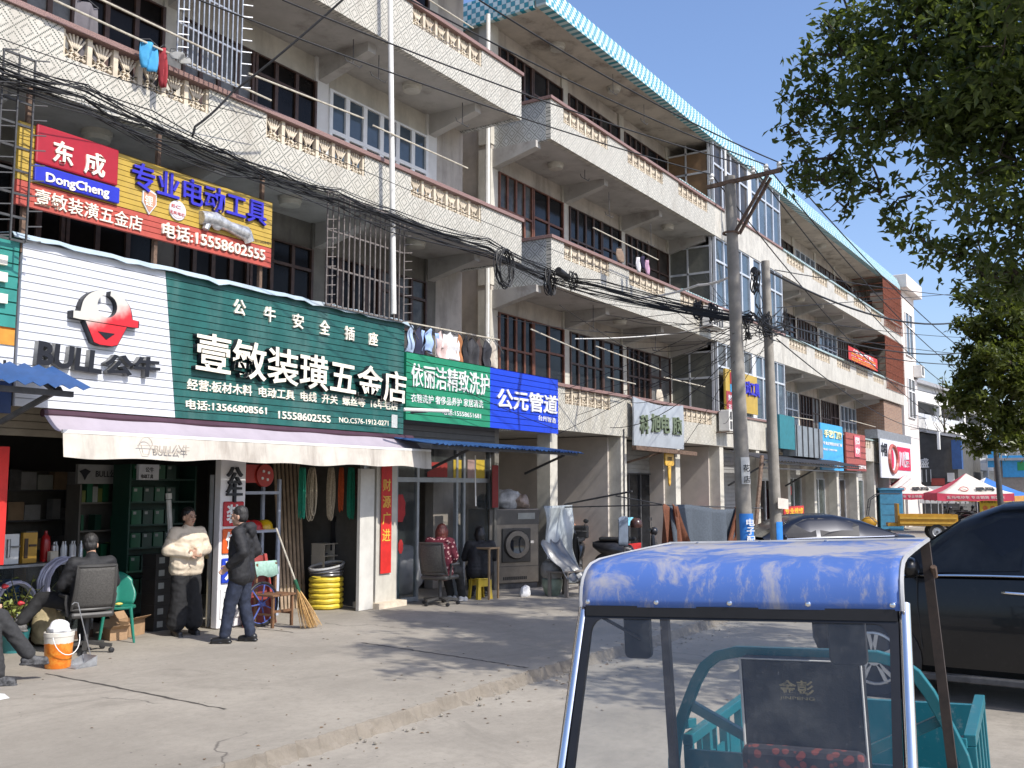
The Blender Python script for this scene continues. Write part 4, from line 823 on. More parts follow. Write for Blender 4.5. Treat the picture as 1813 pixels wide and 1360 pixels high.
# hanging ropes
RPC = {'tan': M('tan_rope', (.42, .35, .25), .9, .25, 40), 'orange': M('orange_rope', (.42, .07, .015), .8, .2, 40), 'green': M('green_rope', (.015, .26, .16), .7, .2, 40), 'dark': M('mixed_rope', (.16, .08, .07), .8, .6, 40), 'red': M('red_rope', (.35, .03, .03), .8, .2, 40)}
for px, c_, w_, l_ in ((553, 'tan', .17, .85), (587, 'tan', .12, .85), (604, 'orange', .06, .72), (622, 'green', .1, .86), (536, 'green', .05, .8), (634, 'dark', .06, .5), (648, 'red', .07, .65), (641, 'green', .05, .9)):
    a = onY(px, 828, 10.95); s = MB()
    for k in range(13):
        ww = w_ * random.uniform(.5, 1); ll = l_ * random.uniform(.8, 1); yy = 10.95 + random.uniform(-.05, .05); off = random.uniform(-.02, .02)
        s.tube([(a.x + off + ww * .5 * math.sin(2 * math.pi * i / 14) * (.5 + .5 * math.sin(math.pi * i / 14)), yy, a.z - ll / 2 + ll / 2 * math.cos(2 * math.pi * i / 14)) for i in range(14)], .007, 5, closed=True)
    tag(s.build('rope_hank', RPC[c_], None, True), 'hank of %s rope hanging from the rail, %s' % (c_ if c_ != 'dark' else 'mixed dark', {553: 'widest of the tan ones', 587: 'the narrower tan one beside the orange', 604: 'between tan and green', 622: 'the fullest green one', 536: 'the thin one left of the tan ropes', 634: 'shorter than the rest', 648: 'near the white door board', 641: 'the thin one beside the red'}[px]), 'rope', 'ropes hanging in the hardware shop')
MB().tube([(10.2, 10.95, 2.42), (12.35, 10.95, 2.42)], .012, 6).build('rope_rail', STEEL, lb)
# timber lengths leaning in the corner
for k in range(7):
    a, b = onY(500 + k * 6.5, 1050, 11.5 + .02 * k), onY(486 + k * 7, 820, 11.9)
    tag(MB().bar((a.x, a.y, .001), (b.x, b.y, b.z), .05, .02).build('timber_strip', M('raw_timber', (.34, .25, .17), .8, .2, 6), None), 'long raw timber strip leaning against the shop wall beside the ropes', 'timber', 'timber strips leaning in the shop')
# blue-framed rack with helmets
ra, rb_ = onY(428, 860, 11.2), onY(495, 1000, 11.2); rk = thing('steel_rack', 'pale blue steel rack holding red and yellow safety helmets behind the man', 'rack', ((ra.x + rb_.x) / 2, 11.2, 0))
PBL = plain('pale_blue_enamel', (.38, .42, .5), .5)
for x in (ra.x, rb_.x - .05): MB().box(x, x + .05, 11.2, 11.24, 0, ra.z + .1).box(x, x + .05, 11.55, 11.59, 0, ra.z + .1).build('upright', PBL, rk)
hz = [onY(460, y, 11.2).z for y in (998, 938, 870)]
for z in hz: BOX(ra.x + .051, rb_.x - .051, 11.2, 11.59, z - .045, z).build('shelf', PBL, rk)
def helmet(px, z, m_, lab, y=11.33):
    c = onY(px, 930, y); o = thing('safety_helmet', lab, 'helmet', (c.x, y, z))
    MB().lathe([(.13, .001), (.125, .05), (.105, .1), (.06, .135), (.0, .145)], (c.x, y, z), 16).build('shell', m_, o, True); MB().prism([(c.x + .135 * math.cos(R(a)), y + .16 * math.sin(R(a)) - .02, z + .001) for a in range(0, 360, 20)], (0, 0, .008)).build('brim', m_, o)
RH, YH = plain('helmet_red', (.55, .02, .02), .3), plain('helmet_yellow', (.65, .4, .01), .3)
helmet(450, hz[1] + .001, RH, 'red safety helmet on the pale blue rack, left of the yellow one'); helmet(468, hz[1] + .001, YH, 'yellow safety helmet on the pale blue rack')
helmet(437, hz[1] + .001, RH, 'dark red safety helmet on the rack close to the standing man', 11.42)
c = onY(470, 842, 11.15); rl = thing('cable_reel', 'round red cable reel with pale bolts hanging over the helmets', 'reel', (c.x, 11.15, c.z - .2)); MB().lathe([(.17, 0), (.17, .06), (.12, .08), (0, .08)], (c.x, 11.15, c.z), 24, 'y').build('drum', plain('reel_red', (.4, .03, .02), .4), rl)
for k in range(4): MB().lathe([(.022, -.012), (.022, .005)], (c.x + .075 * math.cos(k * 1.57 + .6), 11.15, c.z + .075 * math.sin(k * 1.57 + .6)), 10, 'y').build('bolt', WHITE, rl)
pb('red_board', 'red board hanging beside the round reel at the top of the rack', 'board', 424, 822, 462, 855, 11.18, .02, plain('reel_red', (.4, .03, .02), .4))
for k, px in enumerate((444, 466)): c = onY(px, 962, 11.3); tag(MB().lathe([(.09, 0), (.09, .015), (.04, .02), (.04, .12), (.09, .125), (.09, .14)], (c.x, 11.38, hz[0] + .001), 16).build('cable_drum', plain('grey_drum', (.3, .29, .27), .6), None, True), 'pale cable drum on the bottom shelf of the helmet rack', 'drum', 'cable drums on the rack')
# tall upright sign board with plaques
g0 = onZ(405, 1112); YS = g0.y
up = thing('upright_sign', 'tall white upright signboard with black, red, orange and blue character plaques behind the man', 'signboard', (g0.x, YS, 0))
xa, xb, zt = onY(383, 1112, YS).x, onY(428, 1112, YS).x, 2.35
BOX(xa, xb, YS, YS + .12, .01, zt).build('board', M('white_acrylic', (.72, .70, .70), .35, .04, 4), up, bevel=.01)
zc = [onY(405, y, YS).z for y in (843, 873, 910, 958, 1010)]; pl_ = (xb - xa) * .8; xc = (xa + xb) / 2
for ch, z, m_ in zip('公牛装饰开', zc, (None, None, plain('plaque_red', (.45, .01, .02), .4), plain('plaque_orange', (.62, .09, .01), .4), plain('plaque_blue', (.01, .04, .4), .4))):
    if m_: BOX(xc - pl_ / 2, xc + pl_ / 2, YS - .03, YS - .001, z - .17, z + .17).build('plaque', m_, up, bevel=.02)
    letters(ch, 'lettering', NAVY if m_ is None else WHITE, up, (xc - .14, YS - (.031 if m_ else .001), z - .13), X1, Z1, .28, .26, .006 if m_ else .04, .03)
z = onY(405, 1068, YS).z; BOX(xc - pl_ / 2, xc + pl_ / 2, YS - .02, YS - .001, z - .2, z + .2).build('plaque', WHITE, up, bevel=.02)
for r_ in (.13, .1, .07): MB().tube([(xc - r_, YS - .024, z - r_ * 1.2), (xc + r_, YS - .024, z - r_ * 1.2), (xc + r_, YS - .024, z + r_ * 1.2), (xc - r_, YS - .024, z + r_ * 1.2)], .003, 4, closed=True).build('switch_outline', GREYEDGE, up)
# cartons behind the woman
g0 = onZ(338, 1112); cm = M('carton_board', (.34, .26, .14), .8, .1, 6)
for k in range(7):
    o = thing('carton', 'flat yellowish carton in the stack behind the woman in the cream jacket', 'carton', (g0.x, g0.y + .1, .002 + k * .118), 0, 'stacked cartons behind the woman'); j = random.uniform(-.01, .01)
    BOX(g0.x - .15 + j, g0.x + .17 + j, g0.y + .1, g0.y + .4, .002 + k * .118, .118 + k * .118).build('carton', cm, o); BOX(g0.x + .07 + j, g0.x + .12 + j, g0.y + .096, g0.y + .099, .03 + k * .118, .09 + k * .118).build('green_print', GP[0], o)
for k in range(6):
    o = thing('carton', 'dark printed carton in the stack left of the woman', 'carton', (g0.x - .45, g0.y + .1, .002 + k * .17), 0, 'dark cartons left of the woman'); BOX(g0.x - .52, g0.x - .2, g0.y + .12, g0.y + .4, .002 + k * .17, .17 + k * .17).build('carton', plain('dark_carton', (.022, .02, .018), .7), o); BOX(g0.x - .47, g0.x - .38, g0.y + .115, g0.y + .119, .05 + k * .17, .13 + k * .17).build('paper_label', GP[2], o)
a, b = onZ(366, 1110), onY(364, 845, g0.y)
tag(MB().box(a.x, a.x + .05, a.y, a.y + .03, .001, 2.1).build('metal_profile', ALU, None), 'silver slotted metal profile standing upright beside the white upright sign', 'profile')
a = onZ(352, 1113); tag(MB().tube([(a.x, a.y + .5, .01), (a.x - .1, a.y + .6, 1.75)], .035, 8).tube([(a.x - .1, a.y + .6, 1.76), (a.x - .104, a.y + .603, 1.84)], .045, 8).build('tube_bundle', PVC, None, True), 'white tube with a wide end standing behind the woman', 'tube')
c = onY(362, 970, g0.y); s = MB()
for k in range(12): s.ball((c.x + random.gauss(0, .025), g0.y - .05 + random.gauss(0, .02), c.z - .12 + k * .024), .03, 7, 5)
tag(s.build('tassel', plain('pale_gold_trim', (.5, .4, .2), .4), None, True), 'string of pale gold fittings hanging on the metal profile', 'fittings')
# wheel, wooden chair, red board, broom
g0 = onZ(462, 1110); wy = g0.y; wr_ = .31
wh = thing('cart_wheel', 'black tyred wheel with thin blue spokes leaning behind the man', 'wheel', (g0.x, wy, 0)); cc = V((g0.x, wy, wr_ + .002))
MB().tube([cc + V((wr_ * .93 * math.cos(k * .2244), 0, wr_ * .93 * math.sin(k * .2244))) for k in range(28)], .022, 8, closed=True).build('tyre', BLACK, wh, True)
s = MB()
for k in range(7): s.bar(cc, cc + V((wr_ * .9 * math.cos(k * .898 + .5), 0, wr_ * .9 * math.sin(k * .898 + .5))), .014)
s.tube([cc + V((wr_ * .86 * math.cos(k * .2244), 0, wr_ * .86 * math.sin(k * .2244))) for k in range(28)], .008, 6, closed=True).lathe([(.03, -.05), (.03, .05)], cc, 12, 'y').build('rim', plain('blue_enamel', (.08, .12, .38), .4), wh)
CW = M('old_chair_wood', (.17, .085, .04), .6, .25, 12)
g0 = onZ(482, 1113); ch = thing('wooden_chair', 'small old wooden chair with a cloth on its back before the red board', 'chair', (g0.x + .2, g0.y + .15, 0), R(-8)); gx, gy = g0.x, g0.y
for x, y, h in ((0, 0, .42), (.36, 0, .42), (0, .34, .86), (.36, .34, .86)): MB().box(gx + x, gx + x + .035, gy + y, gy + y + .035, .001, h).build('leg', CW, ch)
BOX(gx - .02, gx + .42, gy - .02, gy + .38, .421, .45).build('seat', CW, ch, bevel=.005); BOX(gx + .036, gx + .359, gy + .35, gy + .37, .74, .82).build('back_rail', CW, ch)
MB().box(gx + .036, gx + .359, gy + .005, gy + .025, .2, .235).box(gx + .005, gx + .03, gy + .036, gy + .339, .16, .19).box(gx + .37, gx + .39, gy + .036, gy + .339, .16, .19).build('stretcher', CW, ch)
s = MB(); s.grid([[(gx - .02 + .42 * i / 8, gy + .3 + .012 * math.sin(i * 1.7), .68 + .02 * math.sin(i)) for i in range(9)], [(gx - .02 + .42 * i / 8, gy + .36, .885) for i in range(9)], [(gx - .02 + .42 * i / 8, gy + .42, .74 + .02 * math.cos(i)) for i in range(9)]])
tag(s.build('cloth', plain('mint_cloth', (.32, .5, .42), .9, .15, 20), None, True, thick=.008), 'pale mint cloth hung over the back of the small wooden chair', 'cloth')
a = onZ(455, 1105); b = onZ(530, 1112)
rbd = thing('red_board', 'leaning dark red wooden board with a frame behind the small wooden chair', 'board', (a.x + .2, a.y + .1, 0)); RB = M('dark_red_board', (.22, .035, .03), .6, .2, 6)
MB().prism([(gx - .1, gy + .42, .002), (gx + .42, gy + .42, .002), (gx + .38, gy + .62, .95), (gx - .06, gy + .62, .95)], (0, .03, 0)).build('panel', RB, rbd); MB().bar((gx - .12, gy + .41, .002), (gx - .07, gy + .6, .97), .05, .03).bar((gx + .44, gy + .41, .002), (gx + .4, gy + .6, .97), .05, .03).build('frame', plain('brighter_red_frame', (.33, .05, .04), .6), rbd)
a, b = onZ(552, 1112), onY(489, 935, onZ(552, 1112).y + .25); br = thing('broom', 'long straw broom with a green binding leaning beside the small wooden chair', 'broom', (a.x, a.y, 0))
m1 = V((a.x, a.y, .02)).lerp(b, .38); MB().tube([m1, b], .013, 7).build('handle', BAMBOO, br, True); MB().tube([m1.lerp(b, -.05), m1.lerp(b, .16)], .024, 8).build('binding', GP[0], br, True)
s = MB()
for k in range(150):
    d_ = V((random.gauss(0, .085), random.gauss(0, .04), 0)); e_ = V((a.x, a.y, .006 + abs(random.gauss(0, .02)))) + d_; s.tube([m1 + d_ * .12, m1.lerp(e_, .55) + d_ * .15, e_], [.004, .004, .002], 3)
s.build('bristles', M('straw', (.48, .30, .12), .8, .3, 30), br)
# yellow hose stack, dark coils on top, drawer cabinet, blades
g0 = onZ(585, 1078); YHS = M('yellow_hose', (.62, .47, .045), .45, .12, 14)
for k in range(6): s = MB().tube([(g0.x + .235 * math.cos(i * .2244) * (1 + .012 * math.sin(k * 3 + i)), g0.y + .1 + .235 * math.sin(i * .2244), .047 + k * .083 + .004 * math.sin(i * 1.3 + k)) for i in range(28)], .044, 8, closed=True); tag(s.build('hose_coil', YHS, None, True), 'thick yellow hose coil in the stack on the floor by the drawers', 'coil', 'stacked yellow hose coils')
for k in range(4): c_ = M('dark_grey_hose', (.1, .1, .11), .3, .2, 10) if k < 3 else M('grey_clear_hose', (.4, .4, .4), .3); s = MB().tube([(g0.x + (.24 + .02 * k) * math.cos(i * .2244), g0.y + .1 + .25 * math.sin(i * .2244), .54 + k * .045 + .05 * math.cos(i * .2244) * (k > 1)) for i in range(28)], .02, 6, closed=True); tag(s.build('hose_coil', c_, None, True), 'thin grey hose coil lying on top of the yellow hose stack', 'coil', 'grey coils on the yellow hose stack')
g1 = onZ(545, 1075)
for k in range(5): tag(MB().tube([(g1.x + .02 + .14 * math.cos(i * .3142), g1.y + .35 + .14 * math.sin(i * .3142), .03 + k * .07) for i in range(20)], .03, 6, closed=True).build('hose_coil', M('dark_grey_hose', (.1, .1, .11), .3, .2, 10) if k % 2 else YHS, None, True), 'small hose coil in the dark and yellow stack behind the broom', 'coil', 'small coils behind the broom')
a, b = onY(575, 965, 11.35), onY(641, 1060, 11.35); dc = thing('drawer_cabinet', 'pale open pigeonhole cabinet of small fittings behind the yellow hose', 'cabinet', ((a.x + b.x) / 2, 11.35, 0)); CRM = M('pale_laminate', (.45, .40, .32), .6, .08, 4)
zz = [.02 + k * (a.z - .02) / 5 for k in range(6)]; s = MB()
for z in zz: s.box(a.x, b.x, 11.35, 11.65, z, z + .02)
for k in range(5):
    x = a.x + (b.x - a.x - .02) * k / 4
    for i in range(5): s.box(x, x + .02, 11.36, 11.64, zz[i] + .0205, zz[i + 1] - .0005)
s.build('carcass', CRM, dc); BOX(a.x, b.x, 11.651, 11.67, 0, a.z).build('back_panel', DARKIRON, dc)
s = MB(); FITS = M('mixed_fittings', (.2, .2, .2), .4, .8, 30, metal=.6)
for i in range(5):
    for k in range(4):
        for q in range(7): s.ball((a.x + (b.x - a.x) * (k + .5) / 4 + random.uniform(-.06, .06), 11.4 + random.uniform(0, .15), zz[i] + .045), (.03, .03, .022), 6, 4)
s.build('fittings', FITS, dc)['kind'] = 'stuff'
a, b = onY(588, 925, 11.4), onY(652, 970, 11.4); bd = thing('blade_display', 'black hanging display board of shiny blades above the pigeonhole cabinet', 'display', ((a.x + b.x) / 2, 11.4, b.z)); BOX(a.x, b.x, 11.4, 11.43, b.z, a.z + .1).build('board', plain('black_board', (.012, .012, .014), .5), bd)
for k in range(6): x = a.x + .06 + (b.x - a.x - .1) * k / 6; MB().prism([(x, 11.39, a.z), (x + .035, 11.39, a.z + .02), (x + .01, 11.39, a.z - .25)], (0, -.006, 0)).build('blade', CHROME, bd)

# ================================================================ the laundry
SG, nt_, b_, L_ = nodes('clear_shop_glass'); b_.inputs['Base Color'].default_value = (.06, .07, .07, 1); b_.inputs['Roughness'].default_value = .04; b_.inputs['Alpha'].default_value = .28; b_.inputs['Specular IOR Level'].default_value = .6
lf = thing('shopfront', 'grey framed glass shopfront of the laundry with sliding doors', 'shopfront', (14.7, 10.62, 0))
LX = [13.0, onY(736, 1050, 10.62).x, onY(806, 1050, 10.62).x, onY(866, 1050, 10.62).x]
GA = plain('grey_aluminium', (.3, .31, .31), .45, metal=.3)
s = MB().box(13, LX[3], 10.58, 10.66, 2.02, 2.1).box(13, LX[3], 10.58, 10.66, 2.95, 3.1)
for x in LX + [onY(820, 830, 10.62).x]: s.box(x - .03, x + .03, 10.585, 10.655, .0, 2.019 if x in LX else 2.02).box(x - .03, x + .03, 10.585, 10.655, 2.101, 2.949)
s.box(13.03, LX[1] - .03, 10.59, 10.65, .01, .08).build('frame', GA, lf)
BOX(13.03, LX[1] - .03, 10.615, 10.625, .081, 2.02).build('pane', SG, lf); BOX(LX[2] + .03, LX[3] - .03, 10.615, 10.625, .05, 2.02).build('pane', SG, lf); BOX(13.03, LX[3], 10.612, 10.62, 2.1, 2.95).build('pane', SG, lf)
slat_board('shutter_box', plain('dark_shutter_box', (.09, .09, .09), .5), lf, 13, LX[3], 2.6, 3.1, 10.5, 5)
for px, py, r in ((709, 900, .12), (709, 968, .06)):
    c = onY(px, py, 10.6); MB().prism([(c.x + r * (1 + .15 * (k % 2)) * math.cos(k * .3927), 10.6, c.z + r * (1.9 + .2 * (k % 2)) * math.sin(k * .3927)) for k in range(16)], (0, -.006, 0)).build('paper_cut', plain('papercut_red', (.33, .015, .015), .7), lf)
for px0, px1, m_ in ((803, 817, 'yellow'), (828, 842, 'pink'), (843, 858, 'yellow')): pb('poster', '', '', px0, 814, px1, 851, 10.6, .004, plain(m_ + '_poster', (.42, .3, .03) if m_ == 'yellow' else (.3, .2, .18), .7), par=lf)
pb('red_sign', '', '', 757, 818, 792, 845, 10.58, .01, plain('dull_red_sign', (.22, .02, .015), .7), par=lf)
letters('元', 'lettering', plain('pale_red_print', (.6, .2, .15), .6), lf, (onY(819, 975, 10.6).x, 10.6, onY(819, 975, 10.6).z), X1, Z1, .1, .1, .003, .01)
pb('television', 'black flat television on the wall inside the laundry', 'television', 764, 874, 812, 918, 13.5, .06, plain('black_screen', (.006, .006, .007), .15))
a = onY(700, 1000, 11.2); tag(MB().ball((a.x + .5, 11.4, .45), (.55, .3, .45), 16, 10).build('laundry_bundle', M('white_bundle', (.3, .31, .33), .7, .12, 4, .3), None, True), 'large white laundry bundle behind the glass door', 'bundle')
BOX(13.05, LX[1] - .1, 10.9, 11.0, .01, .85).build('blue_panel', plain('dull_blue_panel', (.12, .25, .3), .5), lf)
MB().tube([(14.6, 10.1, 2.5), (14.6, 10.1, 2.15), (14.62, 10.1, 1.6)], .012, 6).build('hanging_cord', PVC, lf)
cr = onY(868, 860, 10.5); tag(BOX(cr.x, cr.x + .2, 10.45, 10.46, 1.55, 2.35).build('couplet', plain('dull_red_sign', (.22, .02, .015), .7), None), 'dull red paper couplet on the post above the washing machine', 'couplet')
BOX(LX[3], LX[3] + .15, 10.5, 10.7, 0, 3.1).build('post', GRIMESHADE, lb)
# industrial washing machine, turned towards the left
wm = thing('washing_machine', 'large industrial stainless washing machine with a round door beside the laundry', 'washing machine', (15.77, 10.58, 0), math.atan2(-.52, .98))
WMS = M('dull_stainless', (.20, .18, .155), .4, .15, 3, metal=.7, dirt=(.1, .08, .06), dirt_amt=.4, local=True)
L = lambda mb, n, m, p=wm, **k: mb.build(n, m, p, local=True, **k)
L(BOX(0, 1.1, 0, .9, .1, 1.52), 'body', WMS, bevel=.02); L(BOX(.03, 1.07, .02, .88, 0, .0995), 'plinth', DARKIRON); L(BOX(.0, 1.1, -.012, -.001, 1.22, 1.5), 'control_panel', plain('dark_panel', (.07, .065, .06), .4)); L(BOX(.62, 1.0, -.02, -.0125, 1.32, 1.44), 'label_plate', GP[2]); L(BOX(0, 1.1, -.01, -.001, .42, .43), 'seam', DARKIRON)
L(BOX(.27, .9, -.03, -.001, .5, 1.15), 'door_frame', plain('dark_door_frame', (.035, .033, .03), .4), bevel=.06)
L(MB().lathe([(.17, -.05), (.26, -.05), (.28, -.02), (.28, 0)], (.58, -.03, .84), 28, 'y', cap=False), 'door_ring', M('dull_ring_steel', (.16, .15, .14), .35, .1, 9, metal=.8), smooth=True); L(MB().lathe([(0, -.02), (.12, -.035), (.18, -.045)], (.58, -.03, .84), 28, 'y', cap=False), 'door_glass', plain('drum_glass', (.015, .018, .022), .05), smooth=True); L(BOX(.86, .93, -.09, -.031, .86, .91), 'handle', CHROME)
s = MB()
for k in range(12): s.box(.3 + k * .045, .33 + k * .045, -.006, -.0005, .17, .23)
L(s, 'vent_slots', BLACK)
def sheet(name, label, cat, f, nu, nv, mat, t=.006, par=None):
    o = MB().grid([[f(i / nu, j / nv) for i in range(nu + 1)] for j in range(nv + 1)]).build(name, mat, par, True, thick=t); return tag(o, label, cat) if par is None else o
PLASTIC = M('grey_plastic_sheet', (.34, .37, .38), .25, .15, 3, .4, coat=.3); PLD = M('darker_plastic_sheet', (.075, .08, .09), .35, .2, 3, .4, coat=.3)
w0 = V((16.78, 10.06, 0)); dv = V((.47, .88, 0)).normalized()
sheet('plastic_sheet', 'wrinkled grey plastic sheet draped over the right side of the washing machine', 'sheet', lambda u, v: w0 + V((.04, -.05, 0)) + V((1.2, .05, 0)) * u + V((.15, -.2, 0)) * (v * v) * u + V((.05 * math.sin(u * 9 + v * 4), -.05 * math.sin(u * 14 + v * 3) - .03 * math.sin(v * 11 + u * 5), 1.55 * (1 - v) + .02)), 40, 26, PLASTIC)
def bag(name, label, c, r, mat, n=18, seed=1, cat='bag', group=None):
    rnd = random.Random(seed); s = MB().ball((0, 0, 0), 1, n, n - 4); ph = [(rnd.uniform(3, 9), rnd.uniform(0, 6), V((rnd.gauss(0, 1), rnd.gauss(0, 1), rnd.gauss(0, 1))).normalized()) for _ in range(7)]
    s.v = [tuple(V(c) + V((p[0] * r[0], p[1] * r[1], p[2] * r[2] if p[2] > -.62 else -.62 * r[2])) * (1 + sum(.055 * math.sin(f * V(p).dot(d) + q) for f, q, d in ph))) for p in s.v]; return tag(s.build(name, mat, None, True), label, cat, group)
CLR = M('crumpled_clear_bag', (.45, .44, .43), .25, .35, 7, .5)
for k, (dx, dy, r, m_, lb_) in enumerate(((.2, .45, .2, PLD, 'dark plastic bag at the left end of the washing machine top'), (.62, .5, .27, CLR, 'large pale clear plastic bag on top of the washing machine'), (.92, .45, .2, M('brownish_bag', (.3, .22, .17), .3, .4, 8, .5), 'brownish plastic bag at the right end of the washing machine top'))):
    p = Matrix.Rotation(math.atan2(-.52, .98), 3, 'Z') @ V((dx, dy, 0)) + V((15.77, 10.58, 1.54 + r * .5)); bag('plastic_bag', lb_, p, (r * 1.15, r, r * .85), m_, seed=k + 3)
tag(MB().tube([onY(962, 895, 10.5), onY(955, 858, 10.6)], .014, 6).build('stick', BAMBOO, None), 'short pale stick standing behind the bags on the washing machine', 'stick')
g0 = onZ(930, 1056); bag('plastic_bag', 'small white plastic bag on the ground in front of the washing machine', (g0.x, g0.y, .07), (.13, .1, .12), M('white_bag', (.7, .7, .7), .4, .06, 9, .4), seed=9)
g0 = onZ(978, 1054); ur = thing('pottery_urn', 'grey and green two tier pottery urn beside the plastic sheet', 'urn', (g0.x, g0.y, 0))
MB().lathe([(.12, .001), (.15, .05), (.19, .2), (.19, .28), (.17, .3)], g0, 20).build('lower_jar', M('green_glaze', (.2, .24, .18), .3, .2, 6), ur, True); MB().lathe([(.15, .301), (.2, .36), (.21, .5), (.18, .58), (.12, .61), (.13, .64), (.1, .63)], g0, 20).build('upper_jar', M('grey_pottery', (.28, .26, .23), .7, .2, 6), ur, True)
g0 = onZ(1018, 1056); pc = thing('bench', 'low wooden bench wrapped with dark plastic beside the pottery urn', 'bench', (g0.x, g0.y, 0)); gx, gy = g0.x, g0.y
for x in (-.25, .25):
    for y in (0, .35): BOX(gx + x - .025, gx + x + .025, gy + y, gy + y + .05, .001, .42).build('leg', plain('grey_old_wood', (.2, .17, .14), .8), pc)
BOX(gx - .3, gx + .3, gy - .02, gy + .42, .421, .45).build('seat', plain('grey_old_wood', (.2, .17, .14), .8), pc); MB().box(gx - .22, gx + .22, gy, gy + .03, .12, .16).build('stretcher', plain('grey_old_wood', (.2, .17, .14), .8), pc)
sheet('plastic_sheet', 'dark glossy plastic sheet thrown over the low wooden bench', 'sheet', lambda u, v: V((gx - .36 + .72 * u, gy - .06 + .55 * v + .03 * math.sin(u * 13), .46 + .5 * v * v + .035 * math.sin(u * 17 + v * 5) - .32 * max(0, .25 - v) * 4 * .5)), 22, 16, PLD)
def stool(label, p, mat, rz=0, h=.36):
    o = thing('plastic_stool', label, 'stool', (p[0], p[1], 0), rz); w_ = .13
    MB().box(-w_, w_, -w_, w_, h - .03, h).build('seat', mat, o, local=True, bevel=.012)
    for sx in (-1, 1):
        for sy in (-1, 1):
            s = MB(); b_ = w_ + .03; s.add([(sx * b_, sy * b_, .001), (sx * (b_ - .07), sy * b_, .001), (sx * (b_ - .07), sy * (b_ - .015), .001), (sx * (b_ - .015), sy * (b_ - .015), .001), (sx * (b_ - .015), sy * (b_ - .07), .001), (sx * b_, sy * (b_ - .07), .001), (sx * w_, sy * w_, h - .0305), (sx * (w_ - .055), sy * w_, h - .0305), (sx * (w_ - .055), sy * (w_ - .015), h - .0305), (sx * (w_ - .015), sy * (w_ - .015), h - .0305), (sx * (w_ - .015), sy * (w_ - .055), h - .0305), (sx * w_, sy * (w_ - .055), h - .0305)], [(i, (i + 1) % 6, 6 + (i + 1) % 6, 6 + i) for i in range(6)] + [(5, 4, 3, 2, 1, 0), (6, 7, 8, 9, 10, 11)]); s.build('leg', mat, o, local=True)
    MB().box(-w_ - .01, w_ + .01, -w_ - .015, -w_ - .001, h - .14, h - .031).box(-w_ - .01, w_ + .01, w_ + .001, w_ + .015, h - .14, h - .031).build('apron', mat, o, local=True); return o
YST = plain('yellow_plastic', (.55, .38, .03), .4, .08)
g0 = onZ(850, 1060); stool('yellow plastic stool under the person in black beside the washing machine', g0, YST, R(-20)); STOOLP = g0.copy()
a = onZ(888, 1060); tbl = thing('low_table', 'thin wooden table edge in front of the person in black', 'table', (a.x, a.y, 0)); BOX(a.x - .3, a.x + .02, a.y + .05, a.y + .5, .86, .89).build('top', plain('table_wood', (.3, .2, .11), .6), tbl)
for x in (-.28, 0): MB().box(a.x + x - .015, a.x + x + .015, a.y + .06, a.y + .09, .001, .859).build('leg', plain('table_wood', (.3, .2, .11), .6), tbl)
tag(BOX(18.0, 18.6, 10.6, 11.1, 0.001, .9).build('cabinet', GRIMESHADE, None, bevel=.01), 'dark low cabinet in the recess behind the scooters', 'cabinet')
bag('hanging_bag', 'reddish bag of goods hanging on the wall behind the scooters', onX(1010, 938, 20.45), (.18, .12, .2), M('reddish_bag', (.35, .17, .11), .6, .4, 9, .4), seed=21); bag('hanging_bag', 'small orange bag hanging below the reddish one', onX(1017, 960, 20.42), (.14, .1, .12), M('orange_bag', (.42, .16, .08), .6, .3, 9, .4), seed=22)
# washing hung above the green sign
rail = thing('clothes_rail', 'long pale clothes rail carrying the washing above the green signboard', 'rail', onY(720, 573, 10.45)); q0, q1 = onY(716, 570, 10.45), onY(884, 602, 10.45)
MB().tube([q0, q1], .014, 6).build('rail', BAMBOO, rail, True)
for t in (.05, .95): p = q0.lerp(q1, t); MB().tube([p, (p.x, 10.26, p.z - .3)], .01, 5).build('bracket', DARKIRON, rail)
GAR = [(726, 'pale blue', (.35, .45, .6), .2, .5), (741, 'navy', (.02, .025, .06), .22, .62), (757, 'sky blue shirt', (.3, .42, .66), .34, .42), (776, 'pale pink', (.55, .42, .4), .2, .55), (792, 'white shirt', (.68, .68, .68), .3, .5), (806, 'orange brown', (.36, .15, .06), .22, .62), (818, 'black', (.014, .014, .018), .22, .66), (832, 'charcoal', (.04, .04, .045), .22, .66), (846, 'dark brown', (.05, .03, .025), .22, .62), (858, 'dark grey', (.03, .032, .04), .2, .66), (869, 'cream', (.5, .45, .38), .18, .55)]
